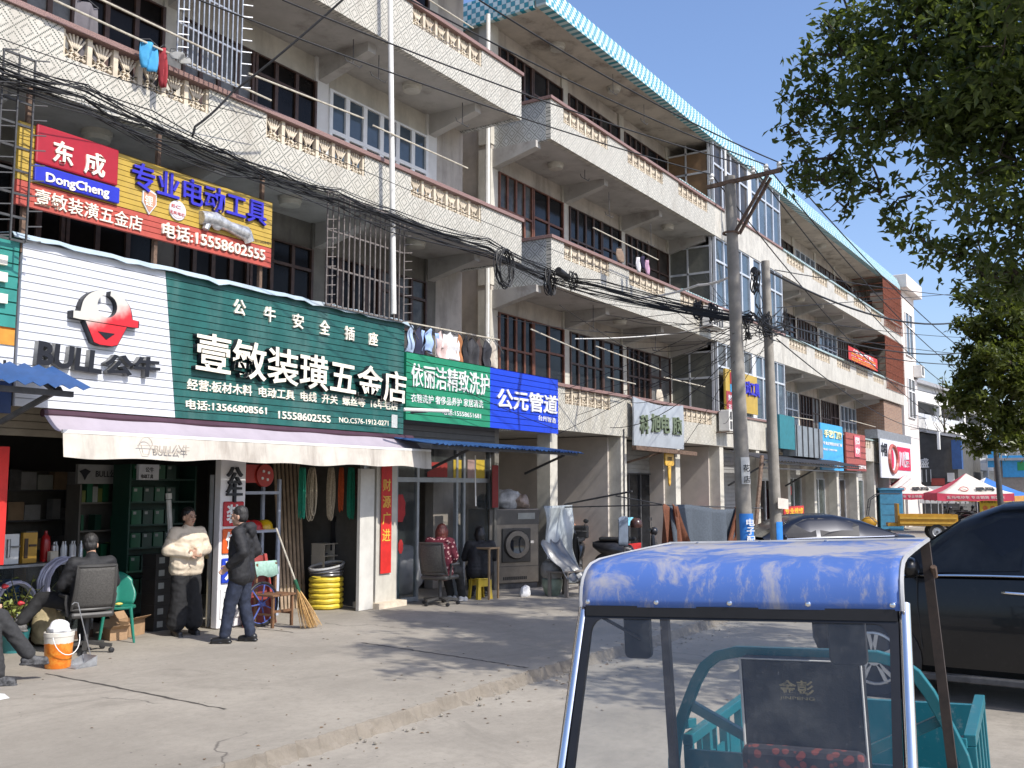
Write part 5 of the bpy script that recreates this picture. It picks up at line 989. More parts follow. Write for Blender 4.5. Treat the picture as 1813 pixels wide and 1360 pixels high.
for k, (px, nm, c_, w_, l_) in enumerate(GAR):
    p = q0.lerp(q1, (px - 716) / 168.); rnd = random.Random(k); f0 = rnd.uniform(0, 6); rz = rnd.uniform(-.5, .5)
    o = thing('hanging_garment', '%s garment hanging on the rail above the green signboard, number matching nothing else' % nm if 0 else '%s garment hanging on the clothes rail above the green signboard' % nm, 'garment', p)
    def g(u, v, w_=w_, l_=l_, p=p, f0=f0, rz=rz):
        sh = w_ * (.35 + .65 * min(1, v * 5)) * (1 - .12 * v + .1 * math.sin(f0)); x = (u - .5) * 2 * sh / 1.6; y = .045 * math.sin(u * 8 + f0 + v * 2) * (.3 + v) + .02 * math.sin(v * 9 + f0)
        return p + V((x * math.cos(rz) - y * math.sin(rz), x * math.sin(rz) * .6 + y, -.03 - l_ * v - .05 * abs(u - .5) * (1 - v) * 2 + .02 * math.sin(u * 11 + f0) * v))
    sheet('cloth', '', '', g, 14, 12, plain(nm.replace(' ', '_') + '_cloth', c_, .85, .15, 6), .008, o)
    if w_ > .29:
        for sd in (-1, 1): sheet('sleeve', '', '', lambda u, v, sd=sd: p + V((sd * (w_ / 1.7 + (u - .5) * .1 + v * .06), .02 * math.sin(u * 6), -.09 - .26 * v)), 4, 5, plain(nm.replace(' ', '_') + '_cloth', c_, .85), .008, o)
    MB().tube([p + V((-w_ * .45, 0, -.06)), p + V((0, 0, .0)), p + V((w_ * .45, 0, -.06))], .006, 5).tube([p, p + V((0, 0, .035)), p + V((.015, 0, .045))], .004, 4).build('hanger', DARKIRON, o)
# ================================================================ people
from mathutils.noise import noise as noise_
def blob(name, prims, mat, par, vox=.011, smooth=4):
    s = MB()
    for p in prims:
        if p[0] == 'c':
            a, b = V(p[1]), V(p[2]); r0, r1 = p[3], p[4]; n = 5; d = (b - a)
            if d.length < 1e-4: s.ball(a, r0, 12, 8); continue
            u = d.normalized(); pts = []; rr = []
            for k in range(n): t = math.pi / 2 * (1 - k / n); pts.append(a - u * r0 * math.sin(t)); rr.append(max(.0015, r0 * math.cos(t)))
            pts += [a, b]; rr += [r0, r1]
            for k in range(1, n + 1): t = math.pi / 2 * k / n; pts.append(b + u * r1 * math.sin(t)); rr.append(max(.0015, r1 * math.cos(t)))
            s.tube(pts, rr, 14)
        else:
            m = MB().ball((0, 0, 0), p[2], 16, 10); M_ = p[3] if len(p) > 3 else Matrix.Identity(3); s.add([V(p[1]) + M_ @ V(v) for v in m.v], m.f)
    me = bpy.data.meshes.new(name); me.from_pydata(s.v, [], s.f); o = bpy.data.objects.new(name, me); COL.objects.link(o)
    bm = bmesh.new(); bm.from_mesh(me); bmesh.ops.recalc_face_normals(bm, faces=bm.faces); bm.to_mesh(me); bm.free()
    md = o.modifiers.new('r', 'REMESH'); md.mode = 'VOXEL'; md.voxel_size = vox; md.use_smooth_shade = True
    ms = o.modifiers.new('s', 'SMOOTH'); ms.iterations = smooth; ms.factor = .5
    dg = bpy.context.evaluated_depsgraph_get(); me2 = bpy.data.meshes.new_from_object(o.evaluated_get(dg)); bpy.data.objects.remove(o)
    me2.materials.clear(); me2.materials.append(mat)
    for p in me2.polygons: p.use_smooth = True
    if name in ('jacket', 'trousers', 'skirt', 'tights'):              # cloth folds: slanting creases, deeper where the cloth is loose
        for v, nn_ in zip(me2.vertices, [v.normal.copy() for v in me2.vertices]):
            c = v.co; f = abs(noise_(V((c.x * 7, c.y * 7, c.z * 13 + c.x * 5)))) ; v.co = c + nn_ * ((.012 if name != 'tights' else .004) * (.35 - f) * 1.1 + .004 * noise_(c * 24))
    if name == 'hair':
        for v, nn_ in zip(me2.vertices, [v.normal.copy() for v in me2.vertices]): v.co += nn_ * .006 * noise_(V((v.co.x * 60, v.co.y * 60, v.co.z * 18)))
    q = bpy.data.objects.new(name, me2); COL.objects.link(q); q.parent = par; return q
SKIN = M('skin', (.42, .25, .17), .5, .08, 30); HAIR = M('black_hair', (.012, .01, .009), .45, .4, 60)
SKINT = SKIN
def hand_prims(w, d, curl, palm):
    d = V(d).normalized(); s = d.cross(V(palm)).normalized(); n = s.cross(d); P = []; c = V(w) + d * .045
    Mx = Matrix((s, d, n)).transposed(); P.append(('e', c, (.038, .05, .016), Mx))
    for k, L_ in enumerate((.062, .07, .066, .052)):
        b = c + d * .042 + s * (-.027 + .018 * k); m = b + d * L_ * .5 + n * (-.3 * curl * L_); e = m + d * L_ * .5 * (1 - curl) - n * L_ * .55 * curl; P += [('c', b, m, .0092, .0088), ('c', m, e, .0088, .0075)]
    b = c - s * .032 - d * .02; m = b - s * .02 + d * .028 - n * .01; P += [('c', b, m, .0115, .01), ('c', m, m + d * .026 + s * .004 - n * .012, .01, .0085)]; return P
def person(label, loc, rz, J, jacket, trousers, shoe, hair='short', jm=None, fat=1., coatlen=.0, hood=False, hy=0., skirt=False, group=None, legs=None, tilt=0., wide=False):
    o = thing('person', label, 'person', loc, rz); G = {k: V(v) for k, v in J.items()}
    hd = G['head']; Rh = Matrix.Rotation(hy, 3, 'Z') @ Matrix.Rotation(tilt, 3, 'Y')
    h = lambda x, y, z: hd + Rh @ V((x, y, z))
    B = [('e', h(0, 0, .02), (.092, .074, .105), Rh), ('e', h(.028, 0, -.05), (.062, .058, .07), Rh), ('e', h(.06, 0, -.095), (.025, .028, .022), Rh), ('c', h(.088, 0, .008), h(.108, 0, -.026), .009, .014), ('e', h(.083, .0, -.058), (.014, .026, .011), Rh), ('e', h(.08, .03, .02), (.016, .024, .012), Rh), ('e', h(.08, -.03, .02), (.016, .024, .012), Rh), ('e', h(.07, .038, -.022), (.02, .018, .02), Rh), ('e', h(.07, -.038, -.022), (.02, .018, .02), Rh),
         ('e', h(-.008, .077, -.012), (.02, .011, .032), Rh), ('e', h(-.008, -.077, -.012), (.02, .011, .032), Rh), ('c', hd + V((-.015, 0, -.07)), G['neck'], .05, .056),
         ('c', G['neck'], G['chest'], .06, .12), ('c', G['chest'] + V((0, .06, 0)), G['pelvis'] + V((0, .05, 0)), .1, .1), ('c', G['chest'] - V((0, .06, 0)), G['pelvis'] - V((0, .05, 0)), .1, .1)]
    for s_ in 'LR':
        B += [('c', G['chest'] + V((0, 0, .06)), G['sh' + s_], .06, .05), ('c', G['sh' + s_], G['el' + s_], .048, .036), ('c', G['el' + s_], G['ha' + s_], .036, .026), ('c', G['pelvis'], G['hip' + s_], .09, .085), ('c', G['hip' + s_], G['kn' + s_], .078, .052), ('c', G['kn' + s_], G['an' + s_], .05, .034)]
        B += hand_prims(G['ha' + s_], G['ha' + s_] - G['el' + s_] if 'hd' + s_ not in G else G['hd' + s_], .45, G.get('pa' + s_, V((0, 1 if s_ == 'R' else -1, .2))))
    blob('body', B, SKIN, o, .0075, 2)
    E = MB()
    for y in (.031, -.031): E.ball(h(.088, y, .004), (.008, .012, .006), 8, 6)
    E.build('eyes', plain('dark_eye', (.015, .01, .008), .2), o, True, local=True); E = MB()
    for y in (.032, -.032): E.tube([h(.093, y - .018, .026), h(.097, y, .03), h(.091, y + .018, .025)], .0045, 5)
    E.build('eyebrows', HAIR, o, True, local=True); MB().tube([h(.092, -.022, -.058), h(.099, 0, -.057), h(.092, .022, -.058)], .0045, 5).build('mouth', plain('lips', (.3, .1, .08), .5), o, True, local=True)
    hm = HAIR if not isinstance(hair, tuple) else hair[1]; hk = hair if not isinstance(hair, tuple) else hair[0]
    H = [('e', h(-.014, 0, .05), (.094, .083, .092), Rh), ('e', h(-.035, 0, .0), (.074, .08, .085), Rh)]
    if hk == 'tied': H += [('e', h(-.1, 0, .02), (.04, .04, .045), Rh), ('c', h(-.05, 0, -.02), h(-.07, 0, -.07), .06, .03)]
    if hk == 'bob': H += [('e', h(-.035, 0, -.02), (.1, .102, .12), Rh), ('e', h(-.05, 0, -.07), (.08, .095, .08), Rh), ('e', h(.02, .065, -.02), (.05, .03, .09), Rh), ('e', h(.02, -.065, -.02), (.05, .03, .09), Rh)]
    blob('hair', H, hm, o, .009, 2)
    f = fat; Jk = [('c', G['neck'] + V((-.005, 0, -.03)), G['chest'], .075 * f, .14 * f)]
    low = G['pelvis'] + V((0, 0, -coatlen)); mid_ = G['chest'].lerp(G['pelvis'], .5)
    for y in (.075, -.075): Jk += [('c', G['chest'] + V((0, y, 0)), mid_ + V((.01, y, 0)), .125 * f, .13 * f), ('c', mid_ + V((.01, y, 0)), low + V((0, y * 1.1, 0)), .13 * f, .135 * f)]
    for s_ in 'LR':
        w_ = G['el' + s_].lerp(G['ha' + s_], .93); Jk += [('c', G['chest'] + V((0, 0, .09)), G['sh' + s_], .075 * f, .075 * f), ('c', G['sh' + s_], G['el' + s_], .076 * f, .065 * f), ('c', G['el' + s_], w_, .066 * f, .05 * f)]
    Jk.append(('c', G['neck'] + V((0, 0, .0)), G['neck'] + V((-.005, 0, -.05)), .07, .085))
    if hood: Jk += [('e', G['neck'] + V((-.09, 0, .0)), (.075, .12, .07)), ('e', G['neck'] + V((-.12, 0, -.06)), (.05, .09, .07))]
    jk = blob('jacket', Jk, jacket, o, .012, 5)
    T = []
    for s_ in 'LR': T += [('c', G['pelvis'], G['hip' + s_], .125, .12), ('c', G['hip' + s_], G['kn' + s_], .105, .085 if not wide else .105), ('c', G['kn' + s_], G['kn' + s_].lerp(G['an' + s_], .93 if not wide else .78), .082 if not wide else .105, .068 if not wide else .125)]
    if skirt: T += [('c', G['hipL'].lerp(G['hipR'], .5), G['knL'].lerp(G['knR'], .5) + V((0, 0, -.1)), .17, .24)]
    blob('trousers' if not skirt else 'skirt', T, trousers, o, .012, 4)
    for s_ in 'LR':
        d = (G['to' + s_] - G['an' + s_]); d.z *= .3; d.normalize(); a = G['an' + s_] + V((0, 0, -.035))
        blob('shoe', [('c', a - d * .04, a + d * .13 + V((0, 0, -.012)), .047, .042), ('c', a + d * .0 + V((0, 0, .02)), a + V((0, 0, .06)), .046, .048), ('e', a + d * .05 + V((0, 0, -.04)), (.05, .05, .018))] + [('e', a + d * (.02 * k - .06) + V((0, 0, -.04)), (.042, .042, .014)) for k in range(11)], shoe, o, .008, 2)
    return o
def stand(**k):
    J = dict(pelvis=(0, 0, .93), chest=(.01, 0, 1.25), neck=(0, 0, 1.43), head=(.02, 0, 1.57), shL=(0, .19, 1.37), shR=(0, -.19, 1.37), elL=(-.03, .25, 1.11), elR=(-.03, -.25, 1.11), haL=(.06, .24, .88), haR=(.06, -.24, .88), hipL=(0, .09, .88), hipR=(0, -.09, .88), knL=(.02, .1, .48), knR=(.02, -.1, .48), anL=(0, .1, .09), anR=(0, -.1, .09), toL=(.16, .12, .04), toR=(.16, -.12, .04))
    J.update(k); return J
def sit(h=.45, **k):
    J = dict(pelvis=(0, 0, h + .12), chest=(-.03, 0, h + .44), neck=(-.02, 0, h + .62), head=(.02, 0, h + .76), shL=(-.02, .19, h + .56), shR=(-.02, -.19, h + .56), elL=(.04, .24, h + .32), elR=(.04, -.24, h + .32), haL=(.24, .14, h + .25), haR=(.24, -.14, h + .25), hipL=(.04, .09, h + .1), hipR=(.04, -.09, h + .1), knL=(.44, .12, h + .06), knR=(.44, -.12, h + .06), anL=(.42, .12, .09), anR=(.42, -.12, .09), toL=(.58, .13, .04), toR=(.58, -.13, .04))
    J.update(k); return J
BLKC = M('black_jacket_cloth', (.014, .014, .016), .75, .3, 8, .25, local=True); DENIM = M('dark_denim', (.016, .022, .042), .85, .35, 14, .2, local=True); BLKT = M('black_trousers', (.012, .012, .013), .85, .3, 10, .15, local=True)
BSHOE = M('black_shoe', (.014, .014, .015), .4, .3, 12, local=True)
PUFF, nt_, b_, L_ = nodes('cream_quilted_jacket'); L_.new(mixc(nt_, noise(nt_, 9, 4, .6), (.56, .47, .35), (.68, .58, .45)), b_.inputs['Base Color']); b_.inputs['Roughness'].default_value = .6
wv = N(nt_, 'TexWave', bands_direction='Z', wave_profile='SIN'); wv.inputs['Scale'].default_value = 2.6; wv.inputs['Distortion'].default_value = 1.6; wv.inputs['Detail'].default_value = 2; L_.new(obj_vec(nt_), wv.inputs['Vector']); setbump(nt_, b_, wv.outputs['Fac'], .45, .02)
g0 = onZ(425, 1137)
person('man in a black hooded jacket and dark jeans standing in profile before the upright sign', (g0.x - .02, g0.y - .02, 0), R(118), stand(head=(.05, 0, 1.555), neck=(.0, 0, 1.42), elL=(-.1, .25, 1.12), haL=(.1, .2, .95), elR=(-.1, -.25, 1.12), haR=(.1, -.2, .95), knL=(.1, .1, .48), anL=(.16, .11, .09), toL=(.33, .13, .04), knR=(.0, -.1, .48), anR=(-.1, -.1, .09), toR=(.06, -.12, .04)), BLKC, DENIM, BSHOE, ('short', M('greying_hair', (.022, .02, .019), .6, .5, 60)), fat=1.03, coatlen=.1, hood=True)
g0 = onZ(308, 1122)
person('woman in a cream padded jacket and wide black trousers standing with clasped hands', (g0.x + .0, g0.y - .2, 0), R(-105), stand(head=(.02, 0, 1.53), neck=(0, 0, 1.39), chest=(.01, 0, 1.22), shL=(0, .17, 1.33), shR=(0, -.17, 1.33), elL=(.0, .27, 1.1), elR=(.0, -.27, 1.1), haL=(.22, .05, 1.08), haR=(.22, -.05, 1.06), hdL=(.1, -.9, .05), hdR=(.1, .9, -.1), paL=(-1, 0, 0), paR=(-1, 0, 0), anL=(0, .12, .09), anR=(0, -.12, .09)), PUFF, BLKT, BSHOE, 'tied', fat=1.08, coatlen=.06, hy=R(18), wide=True)
# seated man on the mesh chair, back to us
g0 = onZ(160, 1157); CH = V((g0.x, g0.y + .1, 0)); CRZ = R(72)
def office_chair(label, loc, rz, back=(.03, .028, .028)):
    o = thing('office_chair', label, 'chair', loc, rz); BK = M('grey_chair_plastic', (.05, .048, .045), .5, .15, 9); MS = M('chair_mesh', (.07, .066, .06), .8, .3, 60)
    s = MB()
    for k in range(5): a = 2 * math.pi * k / 5 + .3; s.bar((0, 0, .12), (.3 * math.cos(a), .3 * math.sin(a), .085), .05, .035)
    s.build('star_base', BK, o, local=True)
    for k in range(5): a = 2 * math.pi * k / 5 + .3; MB().lathe([(.015, -.025), (.03, -.02), (.03, .02), (.015, .025)], (.3 * math.cos(a), .3 * math.sin(a), .031), 12, 'x').build('castor', BLACK, o, True, local=True)
    MB().tube([(0, 0, .12), (0, 0, .42)], .028, 10).build('column', DARKIRON, o, True, local=True); BOX(-.24, .24, -.24, .24, .42, .49).build('seat', BK, o, local=True, bevel=.03)
    rows = []
    for j in range(9):
        t = j / 8; rows.append([(-.24 - .13 * t - .03 * math.sin(math.pi * t) + .05 * (2 * i / 10 - 1) ** 2, (.23 - .02 * t) * (2 * i / 10 - 1), .52 + .5 * t) for i in range(11)])
    MB().grid(rows).build('backrest', MS, o, True, local=True, thick=.012)
    e = [rows[0][0]] + [r[0] for r in rows] + list(rows[-1]) + [r[-1] for r in rows[::-1]] + list(rows[0][::-1]); e2 = [p for k, p in enumerate(e) if k == 0 or (V(p) - V(e[k - 1])).length > 1e-3]
    MB().tube(e2[:-1], .02, 7, closed=True).build('back_frame', BK, o, True, local=True)
    for y in (.27, -.27): MB().tube([(-.12, y * .9, .44), (-.12, y, .6), (-.14, y, .67), (.14, y, .67)], [.02, .02, .022, .022], 8).build('armrest', BK, o, True, local=True)
    return o
office_chair('grey mesh office chair with a seated man in black, its back to the street', CH, CRZ)
person('man in black sitting with crossed legs on the grey mesh office chair, seen from behind', CH, CRZ, sit(.47, pelvis=(-.06, 0, .6), chest=(-.12, 0, .93), neck=(-.1, 0, 1.11), head=(-.03, .0, 1.25), shL=(-.1, .2, 1.04), shR=(-.1, -.2, 1.04), elL=(-.02, .29, .8), elR=(-.02, -.29, .8), haL=(.2, .18, .72), haR=(.2, -.12, .72), knL=(.34, .42, .62), anL=(.28, .66, .36), toL=(.32, .8, .45), knR=(.42, -.1, .53), anR=(.44, -.1, .09), toR=(.6, -.1, .04)), BLKC, BLKT, M('grey_trainer', (.13, .125, .12), .7, .4, 20, local=True), ('short', M('greying_hair', (.022, .02, .019), .6, .5, 60)), fat=1.06, hy=R(-25))
# the woman at the left edge, mostly out of the frame
g0 = onZ(6, 1214); LADY = V((g0.x - .315, g0.y + .472, 0)); GREYK = M('charcoal_wool_skirt', (.03, .03, .031), .9, .2, 25, .2, local=True)
lady = person('woman in a charcoal skirt and grey tights sitting at the left edge with crossed legs', LADY, R(-42), sit(.44, head=(.02, 0, 1.16), knL=(.46, .0, .64), anL=(.74, .06, .24), toL=(.9, .1, .22), knR=(.42, -.12, .52), anR=(.5, -.14, .09), toR=(.66, -.15, .04), haL=(.32, .1, .74), haR=(.3, -.02, .72)), plain('dark_coat', (.03, .028, .03), .8), GREYK, M('grey_black_trainer', (.06, .06, .062), .7, .7, 30, local=True), 'bob')
blob('tights', [('c', (.42, .02, .62), (.74, .06, .24), .062, .042), ('c', (.4, -.12, .5), (.5, -.14, .09), .06, .042)], M('grey_tights', (.085, .085, .09), .8, .15, 30, local=True), lady, .01, 3)
lc = thing('stool', 'low dark stool under the woman at the left edge', 'stool', LADY, R(-42)); MB().lathe([(.17, .40), (.18, .42), (.18, .44), (.0, .45)], (-.02, 0, 0), 20).build('seat', DARKWOOD, lc, local=True)
for k in range(4): a = k * 1.571 + .78; MB().tube([(-.02 + .13 * math.cos(a), .13 * math.sin(a), .4), (-.02 + .17 * math.cos(a), .17 * math.sin(a), .001)], .017, 7).build('leg', DARKWOOD, lc, local=True)
# two people by the laundry
g0 = onZ(788, 1072); g0 = V((g0.x + .02, g0.y + .12, 0)); office_chair('brown office chair by the laundry door, with the woman in floral red on it', g0, R(8))
FLORAL, nt_, b_, L_ = nodes('dark_red_floral_cloth'); vo_ = N(nt_, 'TexVoronoi'); vo_.inputs['Scale'].default_value = 19; L_.new(obj_vec(nt_), vo_.inputs['Vector']); L_.new(mixc(nt_, ramp(nt_, vo_.outputs['Distance'], .3, .36), (.5, .3, .28), (.10, .008, .02)), b_.inputs['Base Color']); b_.inputs['Roughness'].default_value = .85
person('woman with red brown hair in a dark red floral coat on the office chair', g0, R(10), sit(.47, head=(.06, 0, 1.19), chest=(-.04, 0, .9), neck=(0, 0, 1.09), anL=(.62, .1, .09), toL=(.78, .1, .04), anR=(.6, -.12, .09), toR=(.76, -.12, .04)), FLORAL, BLKT, M('white_trainer', (.4, .4, .4), .7, local=True), ('bob', M('red_brown_hair', (.09, .018, .012), .5, .4, 60)), fat=1.08, coatlen=.05)
person('person in black sitting on the yellow plastic stool beside the washing machine', (STOOLP.x, STOOLP.y, 0), R(38), sit(.36, chest=(.04, 0, .8), neck=(.1, 0, .98), head=(.16, 0, 1.11), shL=(.06, .19, .92), shR=(.06, -.19, .92), elL=(.14, .26, .7), elR=(.14, -.26, .7), haL=(.36, .14, .72), haR=(.36, -.14, .72), knL=(.42, .16, .5), knR=(.42, -.16, .5)), BLKC, BLKT, BSHOE, 'bob', fat=1.1)
# green chair, bucket, dustpan, cartons and the potted rose
g0 = onZ(222, 1140); GC = M('green_plastic', (.015, .17, .12), .35, .08, 6); gc = thing('plastic_chair', 'green plastic chair with a rounded back beside the seated man', 'chair', (g0.x + .05, g0.y + .25, 0), R(-125))
rows = [[(.22 * math.cos(2 * math.pi * i / 24) * r, .21 * math.sin(2 * math.pi * i / 24) * r, .44 - .02 * (1 - r)) for i in range(25)] for r in (.02, .5, .9, 1.0)] + [[(.225 * math.cos(2 * math.pi * i / 24), .215 * math.sin(2 * math.pi * i / 24), .415) for i in range(25)]]
MB().grid(rows).build('seat', GC, gc, True, local=True, thick=.008)
rows = [[(-.17 - .1 * t - .03 * math.cos(a) * 0 - .06 * (1 - abs(a)) + .08 * abs(a) ** 2 * 0, .22 * a * (.78 + .22 * math.sin(math.pi * min(1, t * 1.1 + .1))) , .44 + (.40 - .1 * a * a) * t) for a in [-1 + i / 7 for i in range(15)]] for t in [j / 8 for j in range(9)]]
MB().grid(rows).build('backrest', GC, gc, True, local=True, thick=.012)
for x in (.15, -.15):
    for y in (.15, -.15): MB().tube([(x, y, .43), (x * 1.3, y * 1.35, .001)], [.022, .014], 8).build('leg', GC, gc, True, local=True)
tag(MB().ball((0, 0, 0), (.05, .04, .02), 10, 6).build('fruit_peel', plain('yellow_peel', (.6, .5, .12), .6), None, True), 'yellow fruit peel lying on the green chair seat', 'peel').location = (g0.x + .06, g0.y + .24, .462)
g0 = onZ(115, 1184); bk = thing('bucket', 'orange and white plastic paint bucket full of white rubbish', 'bucket', (g0.x, g0.y + .13, 0)); cx, cy = g0.x, g0.y + .13
ORB, nt_, b_, L_ = nodes('orange_bucket'); sp_ = N(nt_, 'SeparateXYZ'); L_.new(N(nt_, 'NewGeometry').outputs['Position'], sp_.inputs[0]); L_.new(mixc(nt_, mth(nt_, 'GREATER_THAN', mth(nt_, 'ADD', sp_.outputs[2], mth(nt_, 'MULTIPLY', noise(nt_, 20), .04)), .285), mixc(nt_, ramp(nt_, noise(nt_, 11), .45, .6), (.62, .16, .012), (.68, .25, .03)), (.6, .57, .5)), b_.inputs['Base Color']); b_.inputs['Roughness'].default_value = .4
MB().lathe([(.0, .002), (.125, .002), (.13, .02), (.15, .33), (.155, .335), (.155, .375), (.147, .38), (.14, .37), (.12, .03), (0, .03)], (cx, cy, 0), 26, cap=False).build('shell', ORB, bk, True); MB().tube([(cx + .155 * math.cos(a), cy - .155 * math.sin(a) * .4 - .13, .34 - .19 * math.sin(a)) for a in [math.pi * k / 12 for k in range(13)]], .005, 5).build('handle', WHITE, bk)
bag('rubbish_bag', 'crumpled white plastic bag in the orange bucket', (cx - .01, cy, .40), (.13, .12, .09), M('white_bag', (.7, .7, .7), .4, .06, 9, .4), seed=31)
g1 = onZ(142, 1184); dp = thing('dustpan', 'grey metal dustpan with a tall thin wire handle beside the orange bucket', 'dustpan', (g1.x, g1.y, 0)); gx, gy = g1.x, g1.y
MB().box(gx - .06, gx + .2, gy, gy + .24, .002, .008).prism([(gx - .06, gy, .0085), (gx - .06, gy + .004, .0085), (gx + .2, gy + .004, .0085), (gx + .2, gy, .0085)], (0, 0, .001)).prism([(gx - .06, gy, .0085), (gx + .2, gy, .0085), (gx + .2, gy, .11)], (0, .004, 0)).prism([(gx - .06, gy + .236, .0085), (gx + .2, gy + .236, .0085), (gx + .2, gy + .236, .11)], (0, .004, 0)).box(gx + .196, gx + .2, gy + .0045, gy + .2355, .0085, .11).build('pan', STEEL, dp)
q = onY(140, 1068, gy + .1); MB().tube([(gx + .2, gy + .12, .1), (q.x, gy + .12, q.z), (q.x - .04, gy + .12, q.z + .01), (q.x - .07, gy + .12, q.z - .01)], .006, 5).build('handle', STEEL, dp)
KR = M('kraft_board', (.36, .23, .13), .85, .12, 8)
for px, py, w_, h_, lb_ in ((235, 1118, .34, .2, 'open brown carton of scraps behind the green chair'), (212, 1125, .22, .14, 'crushed brown carton under the green chair seat'), (60, 1100, .42, .28, 'brown carton with a red flap behind the potted rose')):
    g = onZ(px, py + 8); c_ = thing('carton', lb_, 'carton', (g.x, g.y + .1, 0), R(random.uniform(-20, 20))); s = MB(); t = .006; s.box(-w_ / 2, w_ / 2, -.13, .13, .001, t); s.box(-w_ / 2, w_ / 2, -.13, -.13 + t, t + .0005, h_).box(-w_ / 2, w_ / 2, .13 - t, .13, t + .0005, h_).box(-w_ / 2, -w_ / 2 + t, -.123, .123, t + .0005, h_).box(w_ / 2 - t, w_ / 2, -.123, .123, t + .0005, h_); s.build('box', KR, c_, local=True)
    MB().prism([(-w_ / 2, -.131, h_ + .001), (w_ / 2, -.131, h_ + .001), (w_ / 2, -.22, h_ + .05), (-w_ / 2, -.22, h_ + .05)], (0, 0, .005)).prism([(-w_ / 2, .131, h_ + .001), (w_ / 2, .131, h_ + .001), (w_ / 2, .2, h_ + .09), (-w_ / 2, .2, h_ + .09)], (0, 0, .005)).build('flap', KR if px != 60 else plain('red_flap', (.4, .1, .07), .8), c_, local=True)
g0 = onZ(28, 1155); pr = thing('potted_rose', 'potted rose with yellow green leaves and red blooms at the left edge', 'plant', (g0.x, g0.y + .05, 0)); gx, gy = g0.x, g0.y + .05
MB().lathe([(.13, .001), (.17, .25), (.18, .27), (.16, .26), (0, .22)], (gx, gy, 0), 20, cap=False).build('pot', plain('teal_pot', (.03, .17, .18), .5), pr, True)
RL = M('rose_leaf', (.17, .20, .04), .5, .4, 9); s = MB(); st_ = MB(); rnd = random.Random(5)
for k in range(26):
    e = V((gx + rnd.gauss(0, .14), gy + rnd.gauss(0, .14), .45 + rnd.random() * .5)); st_.tube([(gx, gy, .24), V((gx, gy, .24)).lerp(e, .5) + V((rnd.gauss(0, .03), rnd.gauss(0, .03), .03)), e], .005, 4)
    for i in range(9):
        c = V((gx, gy, .24)).lerp(e, .35 + .65 * rnd.random()) + V((rnd.gauss(0, .05), rnd.gauss(0, .05), rnd.gauss(0, .04))); u = V((rnd.gauss(0, 1), rnd.gauss(0, 1), rnd.gauss(0, .5))).normalized(); n_ = V((rnd.gauss(0, .5), rnd.gauss(0, .5) - .5, 1)).normalized(); v_ = n_.cross(u).normalized(); s.add([c - u * .035, c + v_ * .018, c + u * .035, c - v_ * .018], [(0, 1, 2, 3)])
s.build('leaves', RL, pr, fix=False); st_.build('stems', plain('green_stem', (.1, .1, .03), .7), pr)
for px, py in ((8, 1040), (36, 1070), (14, 1095)):
    c = onY(px, py, gy - .18); s = MB()
    for k in range(3): s.ball(c + V((.01 * k, -.008 * k, .01)), (.036 - .008 * k, .03, .03 - .006 * k), 9, 6)
    s.build('bloom', plain('rose_red', (.42, .02, .03), .5, .4, 60), pr, True)
g0 = onZ(20, 1130); bag('sack', 'beige sack standing behind the orange bucket', (onZ(92, 1150).x + .12, onZ(92, 1150).y + .3, .22), (.2, .14, .3), M('beige_sack', (.36, .30, .18), .9, .2, 12, .3), seed=40)
# ================================================================ the blue-roofed cargo tricycle in the foreground
TK = thing('cargo_tricycle', 'electric cargo tricycle with a dusty blue cab roof and teal load bed in the foreground', 'tricycle', (3.146, 1.097, -.12), R(5.02), None, -.041)
LT = lambda mb, n, m, p=None, **k: mb.build(n, m, p or TK, local=True, **k)
DUSTBLUE, nt_, b_, L_ = nodes('dusty_blue_paint'); tv = obj_vec(nt_)
sp_ = N(nt_, 'SeparateXYZ'); L_.new(tv, sp_.inputs[0])
flat = ramp(nt_, sp_.outputs['X'], .03, .45)                       # dust settles where the sheet lies flat
d1 = ramp(nt_, mth(nt_, 'ADD', noise(nt_, 3.2, 7, .7, tv, (.8, 1, 1), .6), mth(nt_, 'MULTIPLY', flat, .12)), .48, .68)
d2 = ramp(nt_, noise(nt_, 9, 6, .75, tv, (.35, 2.2, 1)), .5, .7)
dust = mth(nt_, 'MAXIMUM', mth(nt_, 'MULTIPLY', d1, .85), mth(nt_, 'ADD', mth(nt_, 'MULTIPLY', d2, .5), .16))
L_.new(mixc(nt_, dust, mixc(nt_, noise(nt_, 1.5, 3, .5, tv), (.010, .085, .36), (.018, .125, .45)), (.37, .345, .315)), b_.inputs['Base Color'])
rr = N(nt_, 'MapRange'); L_.new(dust, rr.inputs[0]); rr.inputs[3].default_value = .42; rr.inputs[4].default_value = .9; b_.inputs['Specular IOR Level'].default_value = .3; L_.new(rr.outputs[0], b_.inputs['Roughness']); setbump(nt_, b_, noise(nt_, 60, 4, .7, tv), .12, .002)
prof = [(0, 1.635), (.0, 1.66), (.008, 1.695), (.026, 1.728), (.055, 1.753), (.1, 1.772), (.18, 1.783), (.4, 1.79), (.7, 1.797), (1.0, 1.802)]
rows = []
for j in range(33):
    y = .525 - 1.05 * j / 32; rows.append([(x + .001 * math.sin(j * .5), y, z + .0015 * math.sin(j * .35 + x * 4) * min(1, x * 3)) for x, z in prof])
LT(MB().grid(rows), 'roof', DUSTBLUE, smooth=True, thick=.006)
for sy in (.527, -.527): LT(MB().tube([(x, sy, z) for x, z in prof], .008, 6), 'roof_edge_trim', plain('grey_edge_trim', (.35, .35, .35), .5), smooth=True)
LT(MB().tube([(1.0, .53, 1.802), (1.0, -.53, 1.802)], .01, 6), 'roof_edge_trim', plain('grey_edge_trim', (.35, .35, .35), .5))
for k in range(5): LT(MB().ball((-.004, .50 - .25 * k, 1.652), (.004, .009, .009), 10, 6), 'bolt', CHROME, smooth=True)
